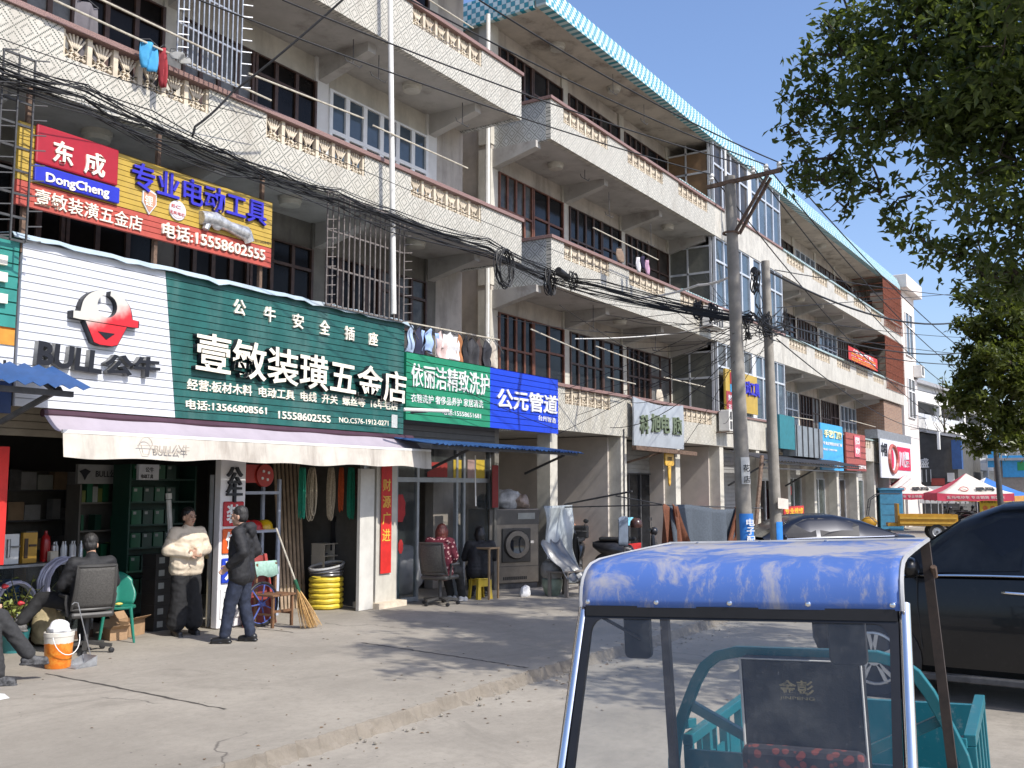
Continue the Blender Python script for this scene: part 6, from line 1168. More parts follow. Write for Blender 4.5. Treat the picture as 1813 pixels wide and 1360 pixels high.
for k in range(4): LT(MB().ball((.985, .4 - .27 * k, 1.806), (.008, .008, .004), 8, 5), 'bolt', CHROME, smooth=True)
PT = lambda s_, t: V((.03 - .23 * t / .5, s_ * (.528 + .012 * t), 1.632 - .5 * t / .5))   # front posts lean forward going down
for s_ in (1, -1):
    LT(MB().tube([PT(s_, -.02), PT(s_, .3), PT(s_, .62), V((-.3, s_ * .5, .75))], .0185, 14), 'front_post', CHROME, smooth=True)
GASK = M('black_rubber_gasket', (.010, .010, .012), .5, .2, 10)
tk_ = lambda y, t, o=0.: V((.03 - .46 * t - .012 - o, y, 1.632 - t))
LT(MB().bar((.012, .51, 1.622), (.012, -.51, 1.622), .03, .035), 'header_bar', GASK)
def rring(w0, t0, t1, r, n=7):
    P = []
    for cx, cz, a0 in ((-w0 + r, t0 + r, 180), (w0 - r, t0 + r, 270), (w0 - r, t1 - r, 0), (-w0 + r, t1 - r, 90)):
        for k in range(n): a = R(a0 + 90 * k / (n - 1)); P.append((cx + r * math.cos(a), cz + r * math.sin(a)))
    return P
o_, i_ = rring(.512, .015, .8, .02), rring(.486, .036, .775, .045)
s = MB(); nn = len(o_); s.add([tk_(y, t, .004) for y, t in o_] + [tk_(y, t, .004) for y, t in i_] + [tk_(y, t, -.012) for y, t in o_] + [tk_(y, t, -.012) for y, t in i_], [(k, (k + 1) % nn, nn + (k + 1) % nn, nn + k) for k in range(nn)] + [(2 * nn + k, 3 * nn + k, 3 * nn + (k + 1) % nn, 2 * nn + (k + 1) % nn) for k in range(nn)] + [(nn + k, nn + (k + 1) % nn, 3 * nn + (k + 1) % nn, 3 * nn + k) for k in range(nn)] + [(k, 2 * nn + k, 2 * nn + (k + 1) % nn, (k + 1) % nn) for k in range(nn)])
LT(s, 'windscreen_gasket', GASK)
# dirty glass: mostly clear, a little sky reflection, a film of dust
WG = bpy.data.materials.new('dirty_windscreen'); WG.use_nodes = True; nt_ = WG.node_tree; nt_.nodes.clear(); L_ = nt_.links
out = N(nt_, 'OutputMaterial'); tr = N(nt_, 'BsdfTransparent'); tr.inputs[0].default_value = (.95, .96, .96, 1); gl = N(nt_, 'BsdfGlossy'); gl.inputs['Roughness'].default_value = .03; df = N(nt_, 'BsdfDiffuse'); df.inputs[0].default_value = (.4, .39, .36, 1)
lw = N(nt_, 'Fresnel'); lw.inputs[0].default_value = 1.45; m1 = N(nt_, 'MixShader'); L_.new(lw.outputs[0], m1.inputs[0]); L_.new(tr.outputs[0], m1.inputs[1]); L_.new(gl.outputs[0], m1.inputs[2])
tv = N(nt_, 'TexCoord').outputs['Object']; dd = mth(nt_, 'ADD', mth(nt_, 'MULTIPLY', ramp(nt_, noise(nt_, 5, 7, .75, tv), .4, .75), .07), mth(nt_, 'MULTIPLY', ramp(nt_, noise(nt_, 28, 5, .8, tv), .62, .75), .16)); dd = mth(nt_, 'ADD', dd, .015)
m2 = N(nt_, 'MixShader'); L_.new(dd, m2.inputs[0]); L_.new(m1.outputs[0], m2.inputs[1]); L_.new(df.outputs[0], m2.inputs[2]); L_.new(m2.outputs[0], out.inputs[0])
LT(MB().prism([tk_(y, t, .0) for y, t in rring(.49, .03, .78, .045)], (.003, 0, -.0015)), 'windscreen', WG)
# visors, mirror stem, rear posts
DKPL = M('dark_visor_plastic', (.012, .012, .013), .45, .2, 8)
def rbox(x, y0, y1, z0, z1, r, d=.02): P = [(x, y, z) for y, z in [(a * (y1 - y0) / 2 / 1 + (y0 + y1) / 2, b) for a, b in ()]]; return P
for y0, y1, z0, z1 in ((.352, .452, 1.432, 1.62), (-.385, -.265, 1.437, 1.62)):
    yc, zc, w0, h0 = (y0 + y1) / 2, (z0 + z1) / 2, (y1 - y0) / 2, (z1 - z0) / 2; r = .02; P = []
    for cx, cz, a0 in ((w0 - r, h0 - r, 0), (-w0 + r, h0 - r, 90), (-w0 + r, -h0 + r, 180), (w0 - r, -h0 + r, 270)):
        for k in range(5): a = R(a0 + 22.5 * k); P.append((.2, yc + cx + r * math.cos(a), zc + cz + r * math.sin(a)))
    LT(MB().prism(P, (.025, 0, 0)), 'sun_visor', DKPL, bevel=.004)
LT(MB().tube([(.06, .49, 1.60), (.15, .43, 1.54), (.2, .39, 1.5)], .006, 6), 'visor_stem', DKPL)
for s_ in (1, -1): LT(MB().bar((1.0, s_ * .575 if s_ > 0 else -.515, 1.79), (1.0, s_ * .56, .42), .035, .035, (1, 0, 0)), 'rear_post', M('dark_brown_post', (.03, .02, .015), .7, .4, 12) if s_ < 0 else M('dull_brown_post', (.06, .045, .035), .6, .3, 12))
LT(MB().tube([(1.0, -.54, 1.66), (.97, -.54, 1.70)], .012, 6), 'rear_clamp', IRON)
# teal guard hoop, braces, load bed
TEALP, nt_, b_, L_ = nodes('scratched_teal_paint'); tv = obj_vec(nt_)
c_ = mixc(nt_, noise(nt_, 6, 5, .7, tv), (.008, .105, .13), (.016, .16, .19)); c_ = mixc(nt_, mth(nt_, 'MULTIPLY', ramp(nt_, noise(nt_, 14, 7, .8, tv), .56, .7), .5), c_, (.28, .30, .29)); L_.new(c_, b_.inputs['Base Color']); b_.inputs['Roughness'].default_value = .38
def sqtube(pts, w_, name, up=(1, 0, 0)):
    s = MB()
    vs = []; n = len(pts); pts = [V(p) for p in pts]
    for i, p in enumerate(pts):
        t = (pts[min(i + 1, n - 1)] - pts[max(i - 1, 0)]).normalized(); a = V(up); b = t.cross(a).normalized(); vs += [p + a * w_ * .5 + b * w_ * .5, p - a * w_ * .5 + b * w_ * .5, p - a * w_ * .5 - b * w_ * .5, p + a * w_ * .5 - b * w_ * .5]
    s.add(vs, [(i * 4 + k, i * 4 + (k + 1) % 4, i * 4 + 4 + (k + 1) % 4, i * 4 + 4 + k) for i in range(n - 1) for k in range(4)] + [(3, 2, 1, 0), (n * 4 - 4, n * 4 - 3, n * 4 - 2, n * 4 - 1)]); return LT(s, name, TEALP, bevel=.004)
hp = [(1.09, .585, .45), (1.09, .575, .95)] + [(1.09, .575 - .035 * k / 4 - .0, .95 + .06 * k) for k in range(1, 4)]
L_side = [(.60, .42), (.595, .86), (.575, .97), (.535, 1.07), (.475, 1.2), (.43, 1.27), (.37, 1.315), (.29, 1.335)]
hoop = [(1.09, y, z) for y, z in L_side] + [(1.09, -y, z) for y, z in L_side[::-1]]
sqtube(hoop, .045, 'guard_hoop')
for s_ in (1, -1): sqtube([(1.10, s_ * .53, 1.11), (1.10, s_ * .03, .86)], .04, 'brace'); sqtube([(1.16, s_ * .57, 1.0), (1.3, s_ * .57, .98)], .04, 'corner_tube', (0, 1, 0))
for s_ in (1, -1):
    y = s_ * .56 if s_ > 0 else -.6; s = MB(); top_ = .95 if s_ > 0 else 1.03
    s.box(1.18, 2.35 if s_ > 0 else 2.05, y - .022, y + .022, top_ - .045, top_).box(1.18, 2.35 if s_ > 0 else 2.05, y - .022, y + .022, .48, .53)
    xe = 2.35 if s_ > 0 else 2.05
    for k in range(5): x = 1.18 + (xe - 1.22) * k / 4; s.box(x, x + .04, y - .02, y + .02, .531, top_ - .0455)
    f = LT(s, 'side_frame', TEALP, bevel=.003); LT(BOX(1.2, xe - .02, y - .006, y + .006, .55, .80), 'side_sheet', TEALP, f)
    for k in range(4): x = 1.3 + (xe - 1.4) * k / 4; LT(MB().box(x + .05, x + .065, y - .012, y + .012, .58, .9), 'slat', TEALP, f)
LT(MB().box(2.36, 2.40, -.6, .58, .48, .92).box(1.12, 2.36, -.58, .54, .44, .475), 'bed_floor', TEALP)
LT(MB().box(1.13, 1.15, -.56, .54, .5, .9), 'bed_front', TEALP)
VIN = M('black_vinyl', (.018, .017, .017), .45, .3, 5, .3, local=True, dirt=(.10, .095, .09), dirt_amt=.5)
LT(BOX(.985, 1.06, -.245, .25, .62, 1.33), 'seat_back', VIN, bevel=.015); LT(MB().tube([(.98, .245, .64), (.98, .245, 1.325), (.98, -.24, 1.325), (.98, -.24, .64)], .006, 6), 'piping', plain('grey_white_piping', (.45, .44, .42), .7))
GOLDP = plain('worn_gold_print', (.17, .14, .075), .6, .4, 40)

def tl(s_, o, u, wid, hei, d, b, mat):                              # lettering in the tricycle's own frame
    q = letters(s_, 'lettering', mat, None, o, u, Z1, wid, hei, d, b); q.parent = TK; return q
tl('金彭', (.984, .09, 1.185), (0, -1, 0), .14, .06, .0015, .02, GOLDP); tl('JINPENG', (.984, .09, 1.163), (0, -1, 0), .14, .016, .0015, .005, GOLDP)
BOWS, nt_, b_, L_ = nodes('dark_cloth_with_red_bows'); tv = obj_vec(nt_); vo_ = N(nt_, 'TexVoronoi'); vo_.inputs['Scale'].default_value = 26; L_.new(tv, vo_.inputs['Vector'])
L_.new(mixc(nt_, mth(nt_, 'MULTIPLY', mth(nt_, 'SUBTRACT', 1, ramp(nt_, vo_.outputs['Distance'], .35, .45)), .9), (.02, .018, .025), (.16, .035, .03)), b_.inputs['Base Color']); b_.inputs['Roughness'].default_value = .9
LT(BOX(.90, .984, -.24, .245, .7, .99), 'seat_cushion', BOWS, bevel=.03); LT(BOX(.6, .98, -.26, .26, .62, .70), 'seat', VIN, bevel=.02)
# what stands below the picture's lower edge: handlebar, fork, wheels, floor
LT(MB().tube([(.18, .33, .98), (.05, .2, 1.0), (.02, 0, .96), (.05, -.2, 1.0), (.18, -.33, .98)], .013, 8), 'handlebar', DARKIRON, smooth=True)
LT(MB().tube([(.02, 0, .97), (-.12, 0, .5)], .025, 8), 'fork_stem', DARKIRON); LT(MB().bar((-.1, .07, .55), (-.2, .07, .24), .03).bar((-.1, -.07, .55), (-.2, -.07, .24), .03), 'fork', DARKIRON)
def wheel(par, c, r, wd, rimr, LT=LT, rimm=STEEL, n=28):
    LT(MB().lathe([(rimr, -wd * .42), (r * .93, -wd / 2), (r, -wd * .3), (r, wd * .3), (r * .93, wd / 2), (rimr, wd * .42)], c, n, 'y', cap=False), 'tyre', BLACK, par, smooth=True)
    LT(MB().lathe([(0, -wd * .2), (rimr * .35, -wd * .36), (rimr * .8, -wd * .22), (rimr, -wd * .4), (rimr, wd * .4), (rimr * .8, wd * .22), (rimr * .35, wd * .36), (0, wd * .2)], c, n, 'y', cap=False), 'rim', rimm, par, smooth=True)
for c, r in (((-.2, 0, .24), .24), ((1.9, .5, .24), .24), ((1.9, -.5, .24), .24)):
    q = bpy.data.objects.new('wheel', MB().lathe([(.03, -.09), (.03, .09)], c, 12, 'y').build('hub', DARKIRON, TK, local=True).data); h_ = [o for o in TK.children if o.name.startswith('hub')][-1]; bpy.data.objects.remove(q); h_.name = 'wheel'; wheel(h_, c, r, .11, .14)
LT(MB().box(-.05, 1.1, -.3, .3, .36, .40).box(-.05, -.0, -.45, .45, .36, .8), 'floor_and_apron', TEALP, bevel=.01)
LT(MB().box(1.0, 2.3, .2, .25, .3, .44).box(1.0, 2.3, -.25, -.2, .3, .44).box(1.86, 1.94, -.5, .5, .2, .28), 'chassis', DARKIRON)
root_m = ROOT[TK].inverted()
for nm, lb_, p, r, m_, sd in (('plastic_bag', 'white bag with a green mark in the tricycle load bed', (1.3, -.28, .62), (.14, .12, .2), M('white_bag', (.7, .7, .7), .4, .06, 9, .4), 51), ('plastic_bag', 'clear crumpled bag in the tricycle load bed beside the white one', (1.45, -.42, .60), (.2, .14, .16), CLR, 52)): bag(nm, lb_, root_m @ V(p), r, m_, seed=sd)

# ================================================================ cars
def car(label, cat, loc, rz, st, gh, wheels, paint, glass, r, side_wins, length, extra=None):
    o = thing('parked_car', label, cat, loc, rz); B = lambda mb, n, m, p=None, **k: mb.build(n, m, p or o, local=True, **k)
    def ring(x, zb, zt, hw):
        return [(x, y * hw, z) for y, z in ((-.82, zb), (-.97, zb + .08), (-1.0, zb + (zt - zb) * .45), (-.985, zb + (zt - zb) * .72), (-.94, zt - .035), (-.86, zt - .005), (-.5, zt + .02), (0, zt + .03), (.5, zt + .02), (.86, zt - .005), (.94, zt - .035), (.985, zb + (zt - zb) * .72), (1.0, zb + (zt - zb) * .45), (.97, zb + .08), (.82, zb), (-.82, zb))]
    s = MB(); rr = [ring(*q) for q in st]; s.grid(rr); s.add(rr[0][:-1], [tuple(range(15))]); s.add(rr[-1][:-1], [tuple(range(14, -1, -1))]); B(s, 'body', paint, smooth=True)
    # greenhouse: stations x, z belt, z roof, half width at belt, at roof
    def gr(x, z0, z1, w0, w1): return [(x, -w0, z0), (x, -w0 * .3 - w1 * .7, z0 + (z1 - z0) * .72), (x, -w1 * .97, z0 + (z1 - z0) * .9), (x, -w1 * .8, z1 - .01), (x, -w1 * .4, z1), (x, 0, z1 + .01), (x, w1 * .4, z1), (x, w1 * .8, z1 - .01), (x, w1 * .97, z0 + (z1 - z0) * .9), (x, w0 * .3 + w1 * .7, z0 + (z1 - z0) * .72), (x, w0, z0)]
    s = MB(); s.grid([gr(*q) for q in gh]); B(s, 'roof', paint, smooth=True)
    def at(x, t, sd, off=.012):
        for a, b in zip(gh, gh[1:]):
            if min(a[0], b[0]) - 1e-6 <= x <= max(a[0], b[0]) + 1e-6:
                k = (x - a[0]) / (b[0] - a[0]); z0, z1, w0, w1 = [a[i] + (b[i] - a[i]) * k for i in (1, 2, 3, 4)]; break
        z = z0 + (z1 - z0) * t; y = w0 + (w0 * .3 + w1 * .7 - w0) * min(1, t / .72) if t <= .72 else (w0 * .3 + w1 * .7) + (w1 * .97 - w0 * .3 - w1 * .7) * (t - .72) / .18
        return V((x, sd * (y + off), z))
    for sd in (1, -1):
        for w_ in side_wins: B(MB().prism([at(x, t, sd) for x, t in w_], (0, -sd * .006, 0)), 'side_window', glass)
        B(MB().tube([at(x, 0.005, sd, .016) for x in [gh[0][0] - .12 + (gh[-1][0] - gh[0][0] + .24) * k / 12 for k in range(13)]], .011, 6), 'window_trim', CHROME, smooth=True)
    a, b = gh[0], gh[1]; B(MB().prism([(a[0] + .004, -a[3] * .86, a[1] + .03), (a[0] + .004, a[3] * .86, a[1] + .03), (b[0] + .012, b[4] * .84, b[2] - .03), (b[0] + .012, -b[4] * .84, b[2] - .03)], (.0, 0, .012)), 'windscreen', glass)
    a, b = gh[-1], gh[-2]; B(MB().prism([(a[0] - .004, -a[3] * .84, a[1] + .03), (a[0] - .004, a[3] * .84, a[1] + .03), (b[0] - .012, b[4] * .82, b[2] - .03), (b[0] - .012, -b[4] * .82, b[2] - .03)], (.0, 0, .012)), 'rear_window', glass)
    for x in wheels:
        hw = max(q[3] for q in st)
        for sd in (1, -1):
            c = (x, sd * (hw - .09), r); W = B(MB().lathe([(r + .07, -.012), (r + .07, .012), (0, .012)], (x, sd * (hw + .002), r + .01), 32, 'y', cap=False), 'wheel_arch', BLACK)
            w0 = B(MB().lathe([(.05, -.1), (.05, .1)], c, 12, 'y'), 'wheel', DARKIRON)
            B(MB().lathe([(r * .66, -.105), (r * .95, -.12), (r, -.08), (r, .08), (r * .95, .12), (r * .66, .105)], c, 36, 'y', cap=False), 'tyre', BLACK, w0, smooth=True)
            s = MB(); y = sd * (hw + .022)
            s.tube([(x + r * .66 * math.cos(k * .2244), y, r + r * .66 * math.sin(k * .2244)) for k in range(28)], .016, 6, closed=True)
            for k in range(5):
                for dk in (-.16, .16): a = k * 1.2566 + .3; s.bar((x + .05 * math.cos(a), y, r + .05 * math.sin(a)), (x + r * .64 * math.cos(a + dk), y, r + r * .64 * math.sin(a + dk)), .035, .02, (0, 1, 0))
            s.lathe([(.07, -.012), (.07, .012)], (x, y, r), 16, 'y'); B(s, 'rim', M('alloy_rim', (.5, .5, .5), .35, .1, 9, metal=.7), w0)
    if extra: extra(o, B, at)
    return o
def paint(name, c):
    m, nt, b, L = nodes(name); b.inputs['Base Color'].default_value = rgb(c); b.inputs['Roughness'].default_value = .3; b.inputs['Specular IOR Level'].default_value = .35; b.inputs['Coat Weight'].default_value = .35; b.inputs['Coat Roughness'].default_value = .04; b.inputs['Metallic'].default_value = .2
    f = noise(nt, 14, 6, .75); L.new(mixc(nt, mth(nt, 'MULTIPLY', ramp(nt, f, .5, .8), .08), c, (.1, .095, .09)), b.inputs['Base Color']); return m
CARG = M('car_window_glass', (.016, .018, .02), .08, .5, 1.5, spec=.3)
def suv_extra(o, B, at):
    hw = .95
    for sd in (1, -1):
        s = MB()
        for x in (1.0, -.02, -1.05): s.tube([(x - .03, sd * (hw + .0), .5), (x, sd * (hw + .001), .9), (x, sd * (hw - .03), 1.18)], .005, 4)
        B(s, 'door_seam', BLACK)
        for x in (.12, -.92): B(MB().tube([(x - .1, sd * (hw + .012), 1.06), (x - .06, sd * (hw + .04), 1.065), (x + .1, sd * (hw + .04), 1.07), (x + .13, sd * (hw + .012), 1.065)], .014, 8), 'door_handle', CHROME, smooth=True)
        B(MB().box(-1.6, 1.2, sd * hw - .03, sd * hw + .05, .22, .28), 'side_step', DARKIRON, bevel=.01)
        m_ = B(MB().ball((1.02, sd * 1.08, 1.27), (.08, .13, .1), 14, 9), 'wing_mirror', CARBLK, smooth=True); B(MB().bar((1.05, sd * .93, 1.22), (1.03, sd * 1.02, 1.25), .05), 'mirror_arm', BLACK, m_)
        B(MB().tube([(.0, sd * .60, 1.91), (-.4, sd * .61, 1.955), (-1.2, sd * .61, 1.95), (-1.9, sd * .59, 1.88)], .018, 6), 'roof_rail', BLACK, smooth=True)
        B(MB().box(2.0, 2.07, sd * .45 - .0 if sd > 0 else -.9, .9 if sd > 0 else -.45, .82, 1.0), 'headlight', GLASSBLUE, bevel=.02)
    B(MB().box(2.04, 2.08, -.4, .4, .7, 1.0), 'grille', CHROME)
CARBLK = paint('black_car_paint', (.006, .006, .007))
SX = 10.3 + .95
car('large black sport utility car with chrome window trim parked nose towards the shops', 'car', (SX, 2.35 - 1.42, -.12), R(90),
    [(2.06, .42, .95, .82), (1.98, .3, 1.07, .9), (1.8, .26, 1.12, .94), (1.1, .26, 1.19, .95), (0, .26, 1.215, .95), (-1.4, .26, 1.23, .95), (-2.2, .3, 1.24, .93), (-2.4, .45, 1.2, .88)],
    [(1.35, 1.17, 1.22, .86, .80), (.62, 1.20, 1.74, .885, .70), (.25, 1.21, 1.88, .89, .70), (-.4, 1.215, 1.93, .89, .70), (-1.5, 1.22, 1.9, .89, .69), (-2.1, 1.22, 1.82, .88, .66), (-2.36, 1.21, 1.25, .86, .8)],
    (1.42, -1.5), CARBLK, CARG, .37, [[(1.08, .08), (.10, .08), (.02, .84), (.28, .84), (.62, .78)], [(-.02, .08), (-1.0, .08), (-1.0, .84), (-.06, .84)], [(-1.1, .08), (-1.85, .08), (-1.75, .82), (-1.1, .84)]], 4.9, suv_extra)
def sed_extra(o, B, at):
    for sd in (1, -1):
        s = MB()
        for x in (.75, -.25): s.tube([(x, sd * .895, .35), (x, sd * .897, .7), (x, sd * .87, .9)], .004, 4)
        B(s, 'door_seam', BLACK)
        for x in (-.05, -1.0): B(MB().bar((x, sd * .905, .78), (x + .16, sd * .905, .785), .02, .025), 'door_handle', CARNAVY)
        B(MB().ball((.8, sd * 1.0, .98), (.07, .1, .065), 12, 8), 'wing_mirror', CARNAVY, smooth=True); B(MB().box(-2.29, -2.2, sd * .5 if sd > 0 else -.86, .86 if sd > 0 else -.5, .78, .92), 'tail_light', plain('tail_red', (.25, .01, .01), .2), bevel=.02)
    B(MB().box(-2.305, -2.28, -.25, .25, .6, .72), 'number_plate', plain('plate_blue', (.02, .06, .3), .4))
CARNAVY = paint('dark_navy_car_paint', (.006, .009, .02))
pc_ = onD(1404, 912, 21.4)
car('dark navy saloon car parked on the pavement beyond the foreground tricycle', 'car', (pc_.x + .12, pc_.y - .1, -.06), R(131),
    [(2.25, .35, .62, .7), (2.1, .22, .72, .82), (1.5, .2, .86, .88), (.9, .2, .93, .89), (0, .2, .95, .89), (-1.2, .2, .97, .89), (-1.9, .24, 1.0, .87), (-2.25, .4, .98, .8)],
    [(1.15, .92, .96, .8, .72), (.45, .93, 1.33, .82, .6), (.1, .94, 1.42, .83, .58), (-.5, .95, 1.43, .83, .58), (-1.1, .96, 1.32, .83, .6), (-1.85, .98, 1.02, .8, .7)],
    (1.38, -1.35), CARNAVY, CARG, .32, [[(.8, .1), (.0, .08), (-.05, .85), (.2, .85), (.48, .72)], [(-.1, .08), (-.95, .08), (-1.0, .62), (-.85, .8), (-.13, .85)]], 4.6, sed_extra)

# ================================================================ scooters, far tricycle, canopies
def scooter(label, loc, rz, body, group=None, box=False):
    o = thing('motor_scooter', label, 'scooter', loc, rz, group); B = lambda mb, n, m, p=None, **k: mb.build(n, m, p or o, local=True, **k)
    for x in (.62, -.58): w0 = B(MB().lathe([(.03, -.08), (.03, .08)], (x, 0, .25), 10, 'y'), 'wheel', DARKIRON); wheel(w0, (x, 0, .25), .25, .1, .15, LT=lambda mb, n, m, p, **k: B(mb, n, m, p, **k))
    rows = []
    for x, w_, z0, z1 in ((-.85, .05, .62, .74), (-.7, .13, .5, .78), (-.35, .16, .36, .78), (.0, .15, .32, .68), (.12, .12, .3, .5)): rows.append([(x, w_ * math.cos(a), (z0 + z1) / 2 + (z1 - z0) / 2 * math.sin(a)) for a in [2 * math.pi * k / 14 for k in range(15)]])
    B(MB().grid(rows), 'tail_body', body, smooth=True); B(MB().box(-.7, .1, -.13, .13, .77, .85), 'seat', BLACK, bevel=.03); B(MB().box(.05, .45, -.15, .15, .28, .33), 'footboard', DARKIRON)
    B(MB().prism([(.42, -.17, .32), (.5, -.2, .6), (.44, -.16, .92), (.44, .16, .92), (.5, .2, .6), (.42, .17, .32)], (.08, 0, .0)), 'leg_shield', body, bevel=.02); B(MB().ball((.62, 0, .46), (.2, .08, .09), 12, 8), 'front_mudguard', body, smooth=True)
    B(MB().tube([(.62, .0, .25), (.48, 0, .95)], .025, 8), 'fork', DARKIRON); B(MB().ball((.5, 0, .98), (.09, .12, .1), 12, 8), 'headlamp_cowl', body, smooth=True)
    B(MB().tube([(.38, .34, 1.02), (.45, .15, 1.03), (.45, -.15, 1.03), (.38, -.34, 1.02)], .014, 8), 'handlebar', BLACK, smooth=True)
    for s_ in (1, -1): m_ = B(MB().tube([(.44, s_ * .22, 1.03), (.42, s_ * .3, 1.2)], .006, 5), 'mirror', BLACK); B(MB().ball((.42, s_ * .31, 1.24), (.015, .06, .045), 10, 7), 'mirror_head', BLACK, m_, smooth=True)
    if box: B(MB().box(-.98, -.68, -.17, .17, .82, 1.1), 'top_box', BLACK, bevel=.03)
    return o
g = onZ(1030, 1005); scooter('black scooter with a top box parked in the recess by the column', (18.6, 10.3, 0), R(200), paint('black_scooter_paint', (.01, .01, .011)), box=True)
scooter('dark grey scooter with its handlebar towards the street, nearest the foreground tricycle roof', (19.9, 9.6, 0), R(-70), paint('grey_scooter_paint', (.03, .03, .034)))
hm = onZ(1105, 1010); tag(MB().lathe([(.13, 0), (.14, .06), (.125, .14), (.07, .2), (0, .215)], (19.95, 9.5, 1.06), 16).build('crash_helmet', plain('brown_helmet', (.06, .03, .025), .25), None, True), 'dark brown crash helmet on the handlebar of the grey scooter', 'helmet')
sheet('hanging_cloth', 'small grey cloth hanging from a thin dark pole beside the second column', 'cloth', lambda u, v: onY(1096 + 17 * u, 922 + 45 * v - 8 * math.sin(math.pi * u) * (1 - v), 9.0) + V((0, .05 * math.sin(u * 7), 0)), 8, 6, plain('slate_cloth', (.12, .15, .2), .8), .006)
t_ = thing('thin_pole', 'thin dark pole standing on the pavement in front of the second column', 'pole', onY(1104, 1010, 9.0)); b0 = onY(1103, 760, 9.0); MB().tube([(b0.x, 9.0, 0), (b0.x + .03, 9.0, b0.z)], .018, 7).build('shaft', DARKIRON, t_)
# yellow cargo tricycle far down the street
YPNT = M('yellow_ochre_paint', (.42, .22, .015), .45, .15, 5); yt = thing('cargo_tricycle', 'yellow cargo tricycle with a wooden bed and small windscreen before the red canopies', 'tricycle', (40.2, 8.0, 0), R(108)); BB = lambda mb, n, m, p=None, **k: mb.build(n, m, p or yt, local=True, **k)
BB(MB().box(-1.9, .1, -.55, .55, .52, .58).box(-1.9, .1, -.56, -.52, .581, .95).box(-1.9, .1, .52, .56, .581, .95).box(-1.94, -1.9, -.56, .56, .52, .95), 'load_bed', YPNT); BB(MB().box(-1.9, .1, .565, .6, .78, .84).box(-1.9, .1, .565, .6, .6, .66), 'bed_rail', plain('lighter_yellow', (.5, .3, .04), .5)); BB(MB().box(.1, .16, -.5, .5, .5, 1.35).box(.1, .5, -.4, .4, .5, .62), 'backrest_frame', YPNT)
BB(MB().ball((1.15, 0, .62), (.3, .14, .22), 14, 9), 'front_cowl', YPNT, smooth=True); BB(MB().box(.4, 1.0, -.3, .3, .3, .36), 'footboard', DARKIRON)
s = MB()
for y in (.45, -.45): s.tube([(.9, y, .6), (1.2, y, .9), (1.1, y, 1.5), (.8, y, 1.72), (.05, y, 1.72)], .02, 6)
s.tube([(1.15, .45, 1.2), (1.15, -.45, 1.2)], .015, 6).tube([(.05, .45, 1.72), (.05, -.45, 1.72)], .02, 6); BB(s, 'cab_frame', DARKIRON); BB(MB().prism([(1.19, -.43, .95), (1.19, .43, .95), (1.1, .43, 1.5), (1.1, -.43, 1.5)], (.01, 0, 0)), 'windscreen', SG)
for c, r in (((1.35, 0, .3), .3), ((-1.2, .5, .3), .3), ((-1.2, -.5, .3), .3)): w0 = BB(MB().lathe([(.04, -.08), (.04, .08)], c, 12, 'y'), 'wheel', DARKIRON); wheel(w0, c, r, .12, .17, LT=lambda mb, n, m, p, **k: mb.build(n, m, p, local=True, **k))
def tent(label, px, py_eave, dist, w_, cloth, side, valm, text=True, par_=None, h=.85, rz=R(20)):
    c = onD(px, py_eave, dist); c.z = 0; o = thing('canopy_tent', label, 'canopy', c, rz); ze = 1.9 - (py_eave - 866) / FPX * dist; a = w_ / 2; B = lambda mb, n, m, p=None, **k: mb.build(n, m, p or o, local=True, **k)
    B2 = [(-a, -a), (a, -a), (a, a), (-a, a)]
    for k in range(4):
        p, q = B2[k], B2[(k + 1) % 4]; rows = []
        for j in range(7): t = j / 6; rows.append([((p[0] + (q[0] - p[0]) * i / 8) * (1 - t), (p[1] + (q[1] - p[1]) * i / 8) * (1 - t), ze + h * (t ** 1.35) - .06 * math.sin(math.pi * i / 8) * (1 - t)) for i in range(9)])
        B(MB().grid(rows), 'roof_panel', cloth if k in (3, 1) else side, smooth=True, thick=.006)
        n_ = V(((p[0] + q[0]), (p[1] + q[1]), 0)).normalized() * .008
        v = B(MB().grid([[V((p[0] + (q[0] - p[0]) * i / 8, p[1] + (q[1] - p[1]) * i / 8, ze - .06 * math.sin(math.pi * i / 8))) + n_ for i in range(9)], [V((p[0] + (q[0] - p[0]) * i / 8, p[1] + (q[1] - p[1]) * i / 8, ze - .32 - .02 * math.sin(i * 2))) + n_ * 2 for i in range(9)]]), 'valance', valm, thick=.005)
        B(MB().tube([(p[0] * .98, p[1] * .98, .001), (p[0] * .98, p[1] * .98, ze)], .022, 6), 'leg', STEEL)
        if text and k == 3:                                         # the side towards the camera
            for s_, mt, x_, z_, wd, hh, st_, tl_ in (('爱玛', plain('charcoal_print', (.05, .05, .05), .6), .05, .3, .75, .26, .62, 0), ('爱玛电动车 专业销售 新国标', plain('pale_print', (.6, .5, .48), .6), -a * .75, -.24, a * 1.5, .13, 0, 1)):
                if tl_: q_ = letters(s_, 'lettering', mt, None, (-a - .03, -x_ * 1.0, ze + z_), (0, -1, 0), Z1, wd, hh, .004, .01); q_.parent = o
                else:
                    up = V((a * .62, 0, h * .58)).normalized(); q_ = letters(s_, 'lettering', mt, None, V((-a * .82, -.1, ze + h * .1 + .02)), (0, -1, 0), up, wd, hh, .03, .02); q_.parent = o
            cc = V((-a * .74, .35, ze + h * .17 + .03)); q_ = MB().tube([cc + V((.1 * math.sin(k2 * .4), .17 * math.cos(k2 * .4), .09 * math.sin(k2 * .4))) for k2 in range(16)], .018, 5, closed=True).build('emblem', plain('dull_red_print', (.45, .1, .1), .6), o, local=True)
    return o
